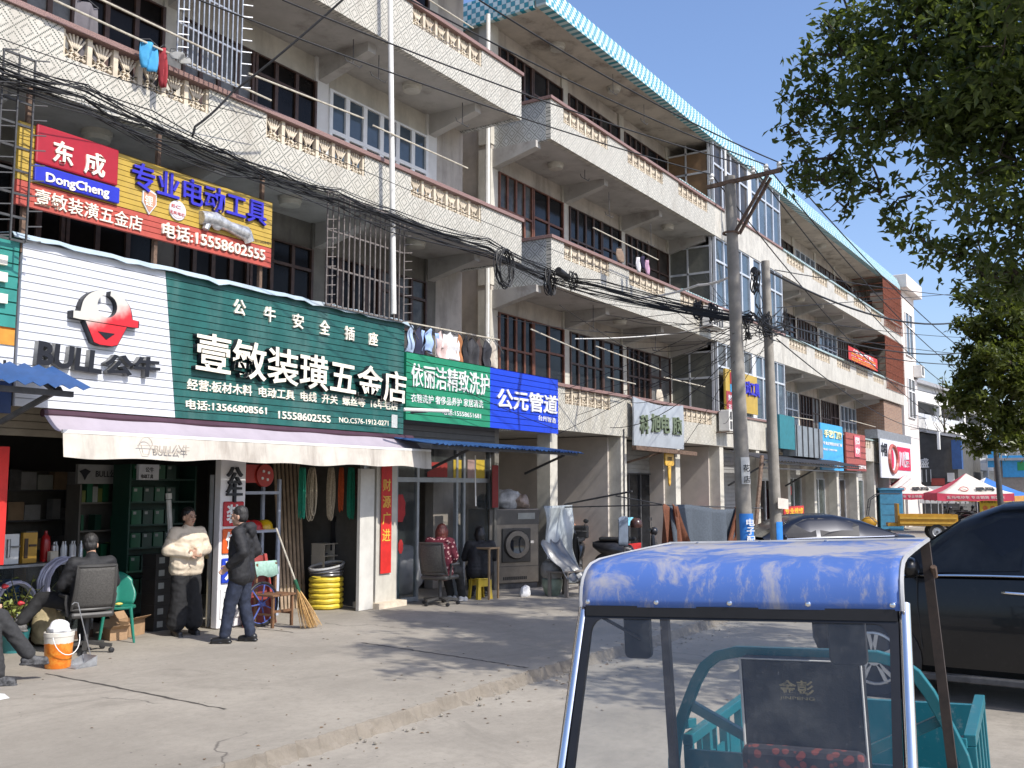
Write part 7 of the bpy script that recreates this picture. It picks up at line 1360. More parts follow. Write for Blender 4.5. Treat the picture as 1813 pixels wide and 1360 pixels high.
CRT = M('cream_tent_cloth', (.60, .55, .48), .8, .06, 3, dirt=(.4, .36, .3), dirt_amt=.3); RDT = M('red_tent_cloth', (.52, .05, .09), .8, .1, 3); BLT = M('blue_tent_cloth', (.03, .14, .42), .8, .1, 3); WHT = plain('white_tent_cloth', (.68, .69, .7), .8, .05, 3)
tent('cream and red pop-up canopy on the left, above the blue cabinet', 1604, 872, 47, 2.7, CRT, RDT, RDT); tent('cream and red pop-up canopy on the right, beside the yellow poster', 1712, 873, 43, 3.0, CRT, RDT, RDT); tent('blue and white pop-up canopy behind the right cream and red one', 1747, 876, 49, 3.0, BLT, WHT, plain('orange_valance', (.5, .25, .06), .7), False, rz=R(40))
c = onD(1577, 920, 46); bc = thing('blue_cabinet', 'tall light blue metal cabinet standing under the left canopy', 'cabinet', (c.x, c.y, 0), R(20)); BOX(-.4, .4, -.5, .5, .001, 1.85).build('body', plain('light_blue_metal', (.06, .24, .38), .5), bc, local=True, bevel=.02); BOX(-.47, .47, -.57, .57, 1.851, 1.95).build('top', plain('light_blue_metal', (.06, .24, .38), .5), bc, local=True)
for k in range(3): BOX(-.405, -.401, -.42, .42, .2 + k * .5, .22 + k * .5).build('seam', DARKIRON, bc, local=True)
c = onD(1751, 905, 42); yp = thing('poster_stand', 'yellow poster stand with dark print under the right canopy', 'poster', (c.x, c.y, 0), R(20)); BOX(-.02, .02, -.36, .36, .6, 1.45).build('poster', plain('yellow_poster_print', (.55, .42, .03), .6), yp, local=True)
for k, (z, t_) in enumerate(((1.3, '特价电动车'), (.8, '优惠'))): q = letters(t_, 'lettering', plain('dark_brown_print', (.1, .06, .02), .6), None, (-.022, .32, z), (0, -1, 0), Z1, .62, .1, .003, .012); q.parent = yp
for y in (-.15, .15): disc_ = MB().lathe([(.1, -.005), (.1, .0)], (-.022, y, 1.1), 18, 'x').build('round_print', plain('orange_print', (.5, .15, .03), .6), yp, local=True)
BOX(-.01, .01, -.3, .3, .001, .6).build('stand', DARKIRON, yp, local=True)
for k, (px, d_, rz) in enumerate(((1700, 47, 60), (1722, 48, 75), (1742, 50, 80), (1690, 50, 70), (1790, 34, 95), (1806, 33, 85))):
    c = onD(px, 930, d_); scooter(['black scooter in the row under the right canopy', 'black scooter in the row under the right canopy', 'black scooter in the row under the right canopy', 'black scooter in the row under the right canopy', 'black scooter at the right edge beyond the black car roof', 'black scooter at the right edge beyond the black car roof'][k], (c.x, c.y, 0), R(rz), paint('black_scooter_paint2', (.01, .01, .011)) if 'PS' not in globals() else PS, 'scooters under the right canopy' if k < 4 else 'scooters at the right edge')
BOX(-.03, .03, -1.2, 1.2, .4, 1.3).build('sheet', plain('dull_white_sheet', (.4, .4, .39), .7), thing('metal_sheet', 'dull white panel standing behind the yellow tricycle', 'panel', onD(1672, 905, 52) * 1, R(20)), local=True)
# ================================================================ poles, cables, trees
CONCP = M('grey_pole_concrete', (.27, .25, .22), .9, .2, 3, .3, dirt=(.16, .15, .13), dirt_amt=.5, streak=True)
P1, P2 = V((15.98, 5.62, 0)), V((17.62, 5.62, 0))
p1 = thing('utility_pole', 'thicker grey concrete pole with a steel crossarm at its top', 'utility pole', P1)
T1 = onY(1294, 312, 5.6); MB().tube([P1, (T1.x, 5.62, T1.z)], [.140, .088], 18).build('shaft', CONCP, p1, True)
ZC = T1.z - .08; CA, CB = V((T1.x - .05, 6.0, ZC - .06)), V((T1.x - .05, 4.72, ZC + .02))
MB().bar(CA, CB, .07, .06).build('crossarm', IRON, p1); MB().bar((T1.x - .06, 5.52, ZC - .9), (T1.x - .06, 4.95, ZC - .03), .045).bar((T1.x + .12, 5.52, ZC - .9), (T1.x + .1, 4.95, ZC - .03), .045).build('brace', IRON, p1); MB().tube([(T1.x - .13 * math.cos(a), 5.62 + .13 * math.sin(a), ZC - .9) for a in [k * .5236 for k in range(12)]], .02, 5, closed=True).build('clamp_band', IRON, p1)
INS = []
for y in (5.92, 5.2, 4.98, 4.76): c = V((T1.x - .05, y, ZC + .03)); INS.append(c + V((0, 0, .12))); MB().lathe([(.02, 0), (.045, .03), (.03, .06), (.045, .09), (.03, .13), (0, .14)], c, 10).build('insulator', PVC, p1, True)
def pole_at(P, T, z): return P.lerp(V((T.x, P.y, T.z)), z / T.z)
c = pole_at(P1, T1, 2.35); BOX(c.x - .02, c.x + .02, c.y - .17, c.y - .165, 2.2, 2.55)
def wrap(par, P, T, z0, z1, r, a0, a1, name, mat):
    s = MB(); s.grid([[pole_at(P, T, z) + V((r * math.cos(R(a0 + (a1 - a0) * k / 12)), r * math.sin(R(a0 + (a1 - a0) * k / 12)), 0)) for k in range(13)] for z in (z0, z1)]); return s.build(name, mat, par, True)
wrap(p1, P1, T1, 1.98, 2.42, .146, 195, 260, 'white_notice', plain('white_notice', (.6, .6, .57), .7)); wrap(p1, P1, T1, 0.9, 1.5, .149, 170, 300, 'blue_poster', plain('pole_blue_poster', (.02, .16, .5), .6))
for ch, z in zip('花店', (2.24, 2.06)): c = pole_at(P1, T1, z); letters(ch, 'lettering', NAVY, p1, c + V((-.145, -.075, -.06)), V((.62, -.78, 0)), Z1, .11, .12, .003, .012)
for k, ch in enumerate('电子配镜'): c = pole_at(P1, T1, 1.36 - .14 * k); letters(ch, 'lettering', WHITE, p1, c + V((-.15, -.09, -.06)), V((.62, -.78, 0)), Z1, .14, .12, .003, .014)
p2 = thing('utility_pole', 'thinner grey concrete pole with a bright blue painted foot, right of the thick one', 'utility pole', P2)
T2 = onY(1357, 462, 5.6); MB().tube([P2, (T2.x, 5.62, T2.z)], [.112, .074], 16).build('shaft', CONCP, p2, True)
wrap(p2, P2, T2, .5, 1.32, .113, 200, 330, 'blue_sleeve', plain('bright_blue_vinyl', (.02, .2, .62), .5)); c = pole_at(P2, T2, 1.66); w_ = thing('small_notice', 'small white notice board with red writing wired to the thinner pole', 'notice', c); MB().prism([c + V((-.17, -.1, -.1)), c + V((.1, -.2, -.12)), c + V((.1, -.2, .06)), c + V((-.17, -.1, .09))], (-.01, -.012, 0)).build('board', plain('aged_white_board', (.55, .5, .44), .7), w_)
for k in range(3): letters('出租招聘广告', 'lettering', plain('red_ink', (.4, .05, .04), .6), w_, c + V((-.165, -.114, .035 - .05 * k)), V((.94, -.34, 0)), Z1, .25, .032, .002, .01)
CABLE = M('black_cable', (.012, .012, .013), .6, .2, 20)
def cable(pts, r, label, sag=0., mat=CABLE, group=None, name='overhead_cable', par=None, n=18):
    P = []
    for a, b in zip(pts, pts[1:]):
        a, b = V(a), V(b)
        for k in range(n + (b == V(pts[-1]))): t = k / n; q = a.lerp(b, t); q.z -= sag * 4 * t * (1 - t); P.append(q)
    return tag(MB().tube(P, r, 5).build(name, mat, par, True), label, 'cable', group)
# four conductors on the crossarm, to the upper left and away to the right
for k, (px, py, y) in enumerate(((352, 0, 9.0), (500, 0, 8.2), (690, -20, 7.2), (848, 0, 6.2))):
    cable([onY(px, py, y), INS[k]], .011, 'overhead conductor running from the crossarm to the upper left', .12, group='conductors from the crossarm to the upper left')
for k, (px, py, d_) in enumerate(((1700, 760, 46), (1736, 712, 46), (1770, 690, 46), (1806, 668, 46))):
    cable([INS[k], onD(px, py, d_)], .012, 'overhead conductor sagging from the crossarm down to the far right', .8, group='conductors from the crossarm to the right')
# the thick bundle along the shopfronts
rnd = random.Random(11); HUB1, HUB2 = V((16.0, 5.42, onY(1315, 562, 5.5).z)), V((17.6, 5.45, onY(1375, 575, 5.5).z))
base = [onY(px, py, y) for px, py, y in ((-60, 96, 9.75), (0, 130, 9.75), (149, 172, 9.8), (265, 226, 9.85), (400, 281, 9.85), (497, 316, 9.85), (600, 350, 9.85), (692, 384, 9.85), (864, 437, 9.85), (963, 484, 9.8), (1060, 510, 8.2))] + [HUB1]
for k in range(24):
    off = [V((0, rnd.gauss(0, .05), rnd.gauss(0, .14) - .02)) for _ in base]; off = [o.lerp(off[max(0, i - 1)], .5) for i, o in enumerate(off)]; off[-1] *= .5; P = []
    pts = [b + o for b, o in zip(base, off)]
    for i in range(len(pts) - 1):
        a, b = pts[i], pts[i + 1]
        for j in range(10): t = j / 10; q = a.lerp(b, t); q.z -= rnd.uniform(.02, .09) * 0 + (.008 + .012 * (k % 4)) * 4 * (b - a).length / 2 * t * (1 - t); P.append(q)
    P.append(pts[-1]); tag(MB().tube(P, rnd.choice((.005, .006, .008, .011)), 5).build('bundled_cable', CABLE, None, True), 'black cable in the sagging bundle along the shopfronts', 'cable', 'black cables of the long sagging bundle')
for k in range(14):
    a = HUB1 + V((0, rnd.gauss(0, .05), rnd.gauss(0, .12))); b = HUB2 + V((0, rnd.gauss(0, .05), rnd.gauss(0, .15))); cable([a, b], .009, 'short black cable strung between the two concrete poles', rnd.uniform(.0, .15), group='cables between the two poles', n=8)
for k, (x0, y0, x1, y1, sg, r, d_) in enumerate(((1360, 480, 1740, 560, .55, .022, 30), (1375, 570, 1745, 618, .35, .016, 30), (1372, 478, 1760, 528, .1, .010, 34), (1375, 575, 1800, 628, .2, .009, 38), (1375, 560, 1790, 598, .15, .008, 38), (1370, 590, 1780, 640, .3, .012, 34), (1375, 545, 1800, 512, .0, .008, 40), (1380, 585, 1690, 700, .3, .010, 40), (1375, 600, 1640, 760, .4, .012, 42))):
    cable([onY(x0, y0, 5.6), onD(x1, y1, d_)], r, ['thick black cable hanging in a deep curve right of the thin pole', 'black cable curving up to the right below the thickest one'][k] if k < 2 else 'thin black cable crossing the sky right of the thin pole', sg, group=None if k < 2 else 'thin cables right of the poles')
cable([onY(612, -5, 8.5), onY(410, 165, 9.6), onY(345, 225, 9.8), onY(340, 240, 9.85)], .016, 'thick black cable dropping diagonally across the upper left balcony', .03)
for k, (a, b, ya, yb) in enumerate((((0, 68), (470, 210), 9.9, 9.9), ((990, 540), (1290, 720), 9.9, 6), ((1000, 690), (1290, 560), 9.8, 5.8), ((985, 770), (1310, 590), 9.9, 5.6), ((720, 640), (985, 760), 9.7, 9.7), ((500, 240), (1180, 520), 9.9, 9.6), ((880, 560), (1100, 590), 9.9, 9.9), ((1010, 570), (1290, 540), 9.7, 5.8), ((1100, 660), (1300, 590), 9.9, 5.6), ((1210, 790), (1300, 640), 9.9, 5.6), ((1010, 620), (1310, 600), 9.8, 5.6), ((1150, 730), (1370, 610), 9.9, 5.6))):
    cable([onY(*a, ya), onY(*b, yb)], .006, 'thin loose wire strung across the balcony fronts', .06, group='thin loose wires on the facade')
for k in range(26):
    a = onY(rnd.uniform(990, 1290), rnd.uniform(470, 770), 9.9); b = (HUB1 if k % 3 else HUB2) + V((0, rnd.gauss(0, .06), rnd.gauss(-.05, .2)))
    cable([a, b], rnd.choice((.004, .006, .008)), 'loose black wire sagging from the far house to the poles', rnd.uniform(.02, .5), group='loose wires from the far house to the poles', n=12)
for k in range(10):
    c = (HUB1 if k % 2 else HUB2) + V((rnd.gauss(0, .08), -.12, rnd.gauss(0, .2))); s = MB(); rr = rnd.uniform(.06, .2); s.tube([c + V((rr * .8 * math.cos(a), .03 * math.sin(2 * a), rr * math.sin(a))) for a in [2 * math.pi * i / 18 for i in range(18)]], .007, 4, closed=True); tag(s.build('cable_coil', CABLE, None, True), 'small loop of spare cable tangled at the pole hub', 'coil', 'loops of cable tangled at the pole hubs')
def wire_coil(px, py, y, r, label, n=7, sx=.55):
    c = onY(px, py, y); s = MB(); rn = random.Random(px)
    for k in range(n): rr = r * rn.uniform(.85, 1.05); ox, oz = rn.gauss(0, .02), rn.gauss(0, .02); s.tube([(c.x + ox + rr * sx * math.cos(a), y + .06 * math.sin(a + k), c.z + oz + rr * math.sin(a)) for a in [2 * math.pi * i / 24 for i in range(24)]], .011, 5, closed=True)
    tag(s.build('cable_coil', CABLE, None, True), label, 'coil')
wire_coil(893, 475, 9.65, .36, 'largest coil of spare black cable hanging in the bundle by the balcony corner', 7, .7); wire_coil(974, 500, 9.6, .24, 'tight coil of black cable right of the largest one', 8); wire_coil(1015, 497, 9.4, .18, 'small coil of black cable on the bundle beside the splice box', 6); wire_coil(1236, 548, 6.6, .16, 'left one of the coil pair just left of the thick pole', 7); wire_coil(1262, 552, 6.3, .15, 'right one of the coil pair just left of the thick pole', 7); wire_coil(1323, 585, 5.45, .15, 'loose thin coil hanging between the two poles', 3); wire_coil(1337, 498, 5.5, .2, 'coil of cable hanging high between the two poles', 5, .5); wire_coil(1358, 575, 5.5, .2, 'tangled coil of cable tied to the thin pole', 9, .5)
c = onY(995, 484, 9.55); tag(MB().tube([c - V((.16, 0, -.03)), c + V((.2, 0, -.05))], .075, 10).build('splice_box', CABLE, None, True), 'black cylindrical cable splice box between two coils', 'splice box'); c = onY(1338, 480, 5.5); tag(MB().tube([c - V((.1, 0, 0)), c + V((.1, 0, -.01))], .06, 10).build('splice_box', DARKIRON, None, True), 'dark splice box between the tops of the two poles', 'splice box')
cable([onY(1128, 528, 8.8), onY(1235, 505, 7.2), onY(1304, 484, 5.9)], .024, 'thick pale conduit curving from the bundle up to the thick pole', .05, PVC)
cable([onY(1018, 600, 9.4), onY(1200, 590, 8), onY(1290, 560, 6)], .012, 'thin pale conduit below the bundle left of the thick pole', .03, PVC)
# air conditioners behind the poles
for px, py, lb_ in ((1293, 745, 'white air conditioner under the small yellow sign behind the thick pole'), (1264, 560, 'air conditioner by the glazing corner behind the thick pole')):
    a = onY(px, py, 9.85); o = thing('air_conditioner', lb_, 'air conditioner', a); BOX(a.x - .2, a.x + .6, 9.8, 10.12, a.z - .3, a.z + .3).build('casing', PVC, o, bevel=.02); s = MB()
    for k in range(4): s.box(a.x - .15 + .19 * k, a.x - .02 + .19 * k, 9.79, 9.799, a.z - .25, a.z - .02).box(a.x - .15 + .19 * k, a.x - .02 + .19 * k, 9.79, 9.799, a.z + .03, a.z + .25)
    s.build('grille', DARKIRON, o); MB().bar((a.x - .2, 9.8, a.z - .33), (a.x - .2, 10.2, a.z - .33), .03).bar((a.x + .6, 9.8, a.z - .33), (a.x + .6, 10.2, a.z - .33), .03).build('bracket', IRON, o)
# security cages and clothes rods on the left house
def cage(label, x0, x1, z0, z1, y, nv, nh, mat=STEEL, side=None):
    o = thing('window_cage', label, 'window cage', ((x0 + x1) / 2, y, z0)); s = MB()
    for k in range(nv + 1): x = x0 + (x1 - x0) * k / nv; s.box(x - .009, x + .009, y - .009, y + .009, z0, z1)
    s.build('upright_bars', mat, o); s = MB()
    for k in range(nh + 1): z = z0 + (z1 - z0) * k / nh; s.box(x0, x1, y + .0095, y + .03, z - .012, z + .012)
    s.build('cross_bars', mat, o); s = MB()
    for x in (x0, x1):
        for k in range(13): z = z0 + (z1 - z0) * k / 12; s.bar((x, y, z), (x + .13, y - .06, z + .02), .012)
    s.build('spike_bars', mat, o)
a, b = onY(312, 120, 9.98), onY(425, 160, 9.98); cage('steel window cage with outward spikes above the upper left balcony rail', a.x, b.x, 7.28, 9.28, 9.98, 13, 4)
a, b = onY(578, 480, 10.0), onY(715, 500, 10.0); cage('steel window cage below the middle balcony beside the drainpipe', a.x, b.x, 4.6, 6.3, 10.0, 15, 3, plain('dull_grey_iron', (.15, .13, .12), .7, .3, 12))
a = onY(40, 300, 9.9); cage('narrow steel ladder-like cage at the left end of the yellow sign', a.x - .3, a.x + .05, 4.5, 6.5, 9.85, 2, 8, DARKIRON)
def rod(label, p, q, r=.014, mat=BAMBOO, hooks=()): o = thing('clothes_rod', label, 'clothes rod', V(p).lerp(V(q), .5)); MB().tube([p, q], r, 6).build('rod', mat, o, True); return o
for k, (a, b, y, lb_) in enumerate((((170, -5), (390, 100), 9.9, 'upper pale clothes rod crossing the top left balcony'), ((95, 0), (480, 178), 10.0, 'long lower clothes rod just above the upper left balcony rail'), ((440, 130), (644, 210), 9.9, 'pale clothes rod in front of the white windows'), ((660, 222), (828, 298), 9.9, 'pale clothes rod over the right part of the middle balcony'), ((760, 0), (838, 50), 9.9, 'white rod jutting over the top balcony left of the tiled roof'), ((940, 583), (1062, 636), 9.7, 'bent white rod in front of the brown windows'), ((1055, 613), (1170, 655), 9.8, 'white clothes rod between the brown windows and the side glazing'), ((1175, 668), (1248, 685), 9.8, 'short bent rod above the silver signboard'), ((1050, 403), (1165, 460), 9.7, 'white drying frame rod on the second balcony of the far house'), ((1075, 668), (1125, 680), 9.8, 'short white rod over the balcony rail left of the silver signboard'), ((1402, 738), (1440, 744), 9.8, 'white curved rod above the grey sheet box'), ((1505, 744), (1550, 756), 9.8, 'white rod above the brick red sign'))): rod(lb_, onY(*a, y), onY(*b, y))
def hanger(label, px, py, y, l, x_=.22):
    a = onY(px, py, y); o = thing('rod_hanger', label, 'hanger', a, 0, 'iron rod hangers under the balconies'); MB().tube([a, a - V((0, 0, l))], .008, 5).tube([a - V((x_, 0, l - .06)), a - V((x_ * .8, 0, l)), a - V((-x_ * .8, 0, l)), a - V((-x_, 0, l - .06))], .008, 5).build('iron', DARKIRON, o)
for px, py, y, l in ((626, 70, 10.6, .42), (671, 98, 10.6, .42), (819, 182, 10.6, .42), (1035, 265, 10.6, .7), (1078, 340, 10.6, .6), (1152, 395, 10.6, .6), (990, 440, 10.6, .6), (1050, 540, 10.6, .6), (1160, 580, 10.6, .6), (1085, 130, 10.6, .5), (1140, 185, 10.6, .5)): hanger('iron rod hanger dangling under a balcony slab', px, py, y, l)
# small hung things on the upper balconies
for px, py, y, nm, c_, w_, l_ in ((155, 20, 10.3, 'grey', (.12, .11, .12), .3, .9), (265, 90, 10.0, 'light blue mesh', (.05, .28, .5), .25, .35), (290, 100, 10.0, 'red', (.3, .03, .04), .1, .5), (1130, 470, 9.75, 'white', (.6, .58, .6), .12, .35), (1146, 475, 9.75, 'pale pink', (.5, .3, .42), .12, .35), (1138, 468, 9.75, 'navy', (.03, .02, .06), .1, .3), (1098, 455, 9.75, 'brownish', (.2, .14, .1), .3, .3), (1168, 704, 10.45, 'cream slatted', (.45, .4, .32), .32, .42), (320, 108, 9.9, 'grey tray', (.25, .25, .24), .3, .12)):
    p = onY(px, py - 14, y); o = thing('hanging_garment', '%s cloth hanging over the %s' % (nm, 'upper left balcony' if px < 400 else 'second balcony rod of the far house' if px < 1160 else 'lowest balcony rail beside the silver signboard'), 'garment', p); sheet('cloth', '', '', lambda u, v, p=p, w_=w_, l_=l_: p + V(((u - .5) * w_ * (1 - .2 * v), .04 * math.sin(u * 9 + v * 3), -l_ * v)), 8, 7, plain(nm.replace(' ', '_') + '_hung_cloth', c_, .85), .006, o); MB().tube([p - V((w_ * .5, 0, 0)), p + V((0, 0, .05)), p + V((w_ * .5, 0, 0))], .006, 4).build('hanger', DARKIRON, o)
# the curtains drying on a line near the poles
cl = thing('drying_line', 'dark pole line tied between the columns and the pavement stake', 'line', onY(1100, 890, 7.6)); MB().tube([onY(1000, 893, 9.9), onY(1119, 870, 8.0)], .018, 6).tube([onY(1000, 898, 9.9), onY(1175, 894, 7.6), onY(1350, 900, 7.2)], .014, 6).tube([onY(1090, 878, 8.5), onY(1172, 893, 7.6)], .012, 6).build('line', DARKIRON, cl, True)
sk = onZ(1336, 1020); MB().tube([onY(1331, 1010, 7.3), onY(1349, 808, 7.6)], .05, 7).build('leaning_stake', IRON, cl, True)
L0, L1 = onY(1163, 893, 7.6), onY(1312, 899, 7.25)
def curtain(u, v, a, b, dr, ph): p = L0.lerp(L1, a + (b - a) * u); return p + V((0, -.06 - .12 * math.sin(u * 20 * (b - a) * 1.7 + ph + v * 1.5 + math.sin(u * 7)) * (.4 + .8 * v), -dr * v + .035 * math.sin(math.pi * u * 2.) - .02))
GREYC, BRNC = M('slate_grey_curtain', (.065, .08, .10), .9, .15, 30), M('rust_brown_curtain', (.14, .05, .025), .9, .2, 30)
o = thing('curtain', 'slate grey and rust brown curtain hung over the drying line by the poles', 'curtain', L0)
sheet('grey_cloth', '', '', lambda u, v: curtain(u, v, .1, .9, 1.25, 0), 50, 14, GREYC, .008, o); sheet('brown_end', '', '', lambda u, v: curtain(u, v, -.02, .14, 1.3, 1) + V((.1 * v, -.05, 0)), 16, 14, BRNC, .008, o); sheet('brown_end', '', '', lambda u, v: curtain(u, v, .84, 1.04, 1.3, 2) + V((-.05 * v, -.05, 0)), 16, 14, BRNC, .008, o)
sheet('brown_swag', '', '', lambda u, v: curtain(u, v, .08 + .14 * v, .14 + .16 * v, 1.2, 3) + V((0, -.12, 0)), 10, 14, BRNC, .008, o); sheet('brown_swag', '', '', lambda u, v: curtain(u, v, .84 - .14 * v, .9 - .12 * v, 1.2, 3) + V((0, -.12, 0)), 10, 14, BRNC, .008, o)
# the golden key sign
kc = onY(1186, 813, 10.1); ky = thing('key_sign', 'golden key shaped sign hanging below the silver signboard', 'sign', kc); KG = plain('key_gold', (.62, .36, .05), .35, .1, 8)
P = []
for cx, cz, a0 in ((.2, .1, 0), (-.2, .1, 90), (-.2, -.1, 180), (.2, -.1, 270)):
    for k in range(5): a = R(a0 + 22.5 * k); P.append((kc.x + cx + .07 * math.cos(a), 10.1, kc.z + cz + .07 * math.sin(a)))
MB().prism(P, (0, .05, 0)).build('key_head', KG, ky, bevel=.01); MB().prism([(kc.x - .09, 10.105, kc.z - .171), (kc.x + .09, 10.105, kc.z - .171), (kc.x + .06, 10.105, kc.z - .6), (kc.x, 10.105, kc.z - .68), (kc.x - .06, 10.105, kc.z - .6)], (0, .035, 0)).build('key_blade', KG, ky, bevel=.006); letters('配钥匙', 'lettering', plain('dark_brown_print', (.1, .06, .02), .6), ky, (kc.x - .15, 10.098, kc.z - .04), X1, Z1, .3, .1, .003, .01); MB().tube([kc + V((0, .02, .17)), (kc.x, 10.12, 2.9)], .008, 5).build('cord', DARKIRON, ky)
tag(BOX(kc.x + 2.2, kc.x + 4.2, 11.0, 11.05, .6, 1.25).build('red_sign', plain('red_banner_cloth', (.45, .03, .03), .7), None), 'red board standing in the shop doorway behind the navy saloon car', 'board'); rs = onY(1404, 925, 9.0)
q = thing('red_banner', 'red banner with yellow characters just above the navy saloon car', 'banner', rs); a, b = onY(1388, 897, 9.3), onY(1424, 925, 9.3); BOX(a.x, b.x, 9.3, 9.33, b.z, a.z).build('cloth', plain('red_banner_cloth', (.45, .03, .03), .7), q); letters('专业维修', 'lettering', YEL, q, (a.x + .08, 9.296, (a.z + b.z) / 2 + .02), X1, Z1, b.x - a.x - .16, (a.z - b.z) * .36, .004, .015); letters('电动工具', 'lettering', YEL, q, (a.x + .08, 9.296, b.z + .05), X1, Z1, b.x - a.x - .16, (a.z - b.z) * .34, .004, .015)
MB().bar((a.x + .1, 9.34, 0), (a.x + .1, 9.34, b.z), .03).bar((b.x - .1, 9.34, 0), (b.x - .1, 9.34, b.z), .03).build('leg', DARKIRON, q)
# ---------------------------------------------------------------- trees
def leafmat(name, a, b_):
    m = bpy.data.materials.new(name); m.use_nodes = True; nt = m.node_tree; L = nt.links; b = nt.nodes['Principled BSDF']
    oi = N(nt, 'NewGeometry'); wn = N(nt, 'TexWhiteNoise', noise_dimensions='1D'); L.new(oi.outputs['Random Per Island'], wn.inputs['W']); f = mth(nt, 'MULTIPLY_ADD', noise(nt, .9, 3, .6), .6, mth(nt, 'MULTIPLY', wn.outputs[0], .4)); c = mixc(nt, f, a, b_)
    L.new(c, b.inputs['Base Color']); b.inputs['Roughness'].default_value = .38; b.inputs['Specular IOR Level'].default_value = .45
    t = N(nt, 'BsdfTranslucent'); L.new(mixc(nt, .5, c, (.16, .20, .02)), t.inputs[0]); mx = N(nt, 'MixShader'); mx.inputs[0].default_value = .48; L.new(b.outputs[0], mx.inputs[1]); L.new(t.outputs[0], mx.inputs[2]); L.new(mx.outputs[0], nt.nodes['Material Output'].inputs[0]); return m
LEAF = leafmat('camphor_leaf', (.034, .06, .015), (.11, .145, .038)); LEAF2 = leafmat('camphor_leaf_sun_tint', (.045, .07, .014), (.15, .17, .035)); BARK = M('dark_bark', (.06, .048, .036), .95, .35, 9, .5)  # second leaf colour is a lighter green, its sunlit look painted in
def tree(label, base, h0, clumps, leaf_n, lsize, lm, seed=3, trunk_r=.22, lean=(0, 0)):
    rn = random.Random(seed); o = thing('street_tree', label, 'tree', base); base = V(base); s = MB(); tk = MB()
    fork = base + V((lean[0], lean[1], h0)); tk.tube([base, base.lerp(fork, .5) + V((.05, .04, 0)), fork], [trunk_r, trunk_r * .85, trunk_r * .75], 12)
    tot = sum(r ** 2.2 for c, r in clumps)
    done = [(fork, 1.)]
    for c, r in sorted(clumps, key=lambda q: (V(q[0]) - fork).length):
        c = V(c); par_, th = min(done, key=lambda q: (q[0] - c).length + .35 * (q[0] - fork).length); L0_ = (c - par_).length; th2 = max(.3, th * .82); done.append((c, th2))
        m = par_.lerp(c, .55) + V((rn.gauss(0, .16), rn.gauss(0, .16), rn.gauss(.06, .1))) * min(1.5, L0_); n_ = max(3, int(r * 6)); sd = V((rn.gauss(0, .1), rn.gauss(0, .1), rn.gauss(0, .1))) * min(1.5, L0_); kr = trunk_r * .42
        tk.tube([par_, par_.lerp(m, .5) + sd, m, m.lerp(c, .5) - sd * .6, c], [kr * th ** 2.2, kr * th ** 2.2 * .85, kr * th2 ** 2.2 * .8, kr * th2 ** 2.2 * .6, kr * th2 ** 2.2 * .5], 6)
        tw = []
        for k in range(n_):
            e = c + V((rn.gauss(0, 1), rn.gauss(0, 1), rn.gauss(0, .8))).normalized() * r * rn.uniform(.5, 1.05); tk.tube([m.lerp(c, .4 + .5 * rn.random()), m.lerp(c, .7).lerp(e, .5) + V((0, 0, .08)), e], [.02, .013, .005], 4); tw.append((m.lerp(c, .8), e))
        N_ = int(leaf_n * r ** 2.2 / tot); subs = [(a.lerp(b, rn.uniform(.35, 1.05)) + V((rn.gauss(0, .18), rn.gauss(0, .18), rn.gauss(0, .15))) * r, rn.uniform(.10, .26) * (r ** .5)) for a, b in tw for _ in range(7)] + [(c + V((rn.gauss(0, 1), rn.gauss(0, 1), rn.gauss(0, .8))).normalized() * r * rn.uniform(.2, 1.05), rn.uniform(.10, .24) * (r ** .5)) for _ in range(int(13 * r) + 2)]
        for k in range(N_):
            sc_, sr = subs[rn.randrange(len(subs))]; p = sc_ + V((rn.gauss(0, .6), rn.gauss(0, .6), rn.gauss(0, .45))) * sr
            u = V((rn.gauss(0, 1), rn.gauss(0, 1), rn.gauss(-.45, .6))).normalized(); n2 = V((rn.gauss(0, .6), rn.gauss(0, .6), 1)).normalized(); v = n2.cross(u)
            if v.length < .1: continue
            v.normalize(); l_ = lsize * rn.uniform(.7, 1.25); wd = l_ * .24; s.add([p - u * l_ * .5, p + v * wd + n2 * .01, p + u * l_ * .5 - n2 * .015, p - v * wd + n2 * .01], [(0, 1, 2), (0, 2, 3)])
    tk.build('trunk', BARK, o, True); s.build('crown', lm, o, fix=False); return o
T = []
for px, py, r, d_ in ((1480, 95, .55, 11.5), (1540, 55, .6, 11.2), (1600, 30, .75, 11), (1455, 190, .5, 11.8), (1520, 150, .7, 11.5), (1600, 120, .8, 11), (1690, 90, .9, 10.5), (1780, 60, 1.0, 10.2), (1470, 270, .5, 11.7), (1540, 230, .65, 11.4), (1630, 210, .8, 11), (1720, 190, .9, 10.6), (1800, 170, .9, 10.2), (1455, 320, .3, 11.7), (1500, 325, .3, 11.5), (1560, 330, .35, 11.3), (1585, 370, .28, 11.2), (1690, 255, .5, 10.8), (1770, 255, .6, 10.4), (1800, 400, .55, 10.5), (1640, 440, .38, 12.0), (1690, 455, .42, 11.8), (1600, 410, .3, 12.2), (1740, 490, .5, 11.6), (1790, 500, .6, 11.3), (1700, 10, .8, 10.5), (1620, 70, .7, 10.8), (1750, 130, .9, 9.8), (1840, 100, 1.2, 10), (1850, 250, 1.2, 10), (1860, 420, 1.0, 10.4), (1900, -60, 1.3, 10), (1780, -60, 1.1, 10.4), (1660, -50, .8, 11), (2000, 150, 1.5, 10), (2000, 350, 1.3, 10.5), (1420, 215, .34, 12), (1402, 240, .26, 12), (1420, 290, .3, 12), (1445, 130, .35, 11.9), (1470, 60, .3, 11.8), (1500, 15, .3, 11.6), (1490, 375, .2, 11.6)): T.append((onD(px, py, d_), r))
rn_ = random.Random(77)
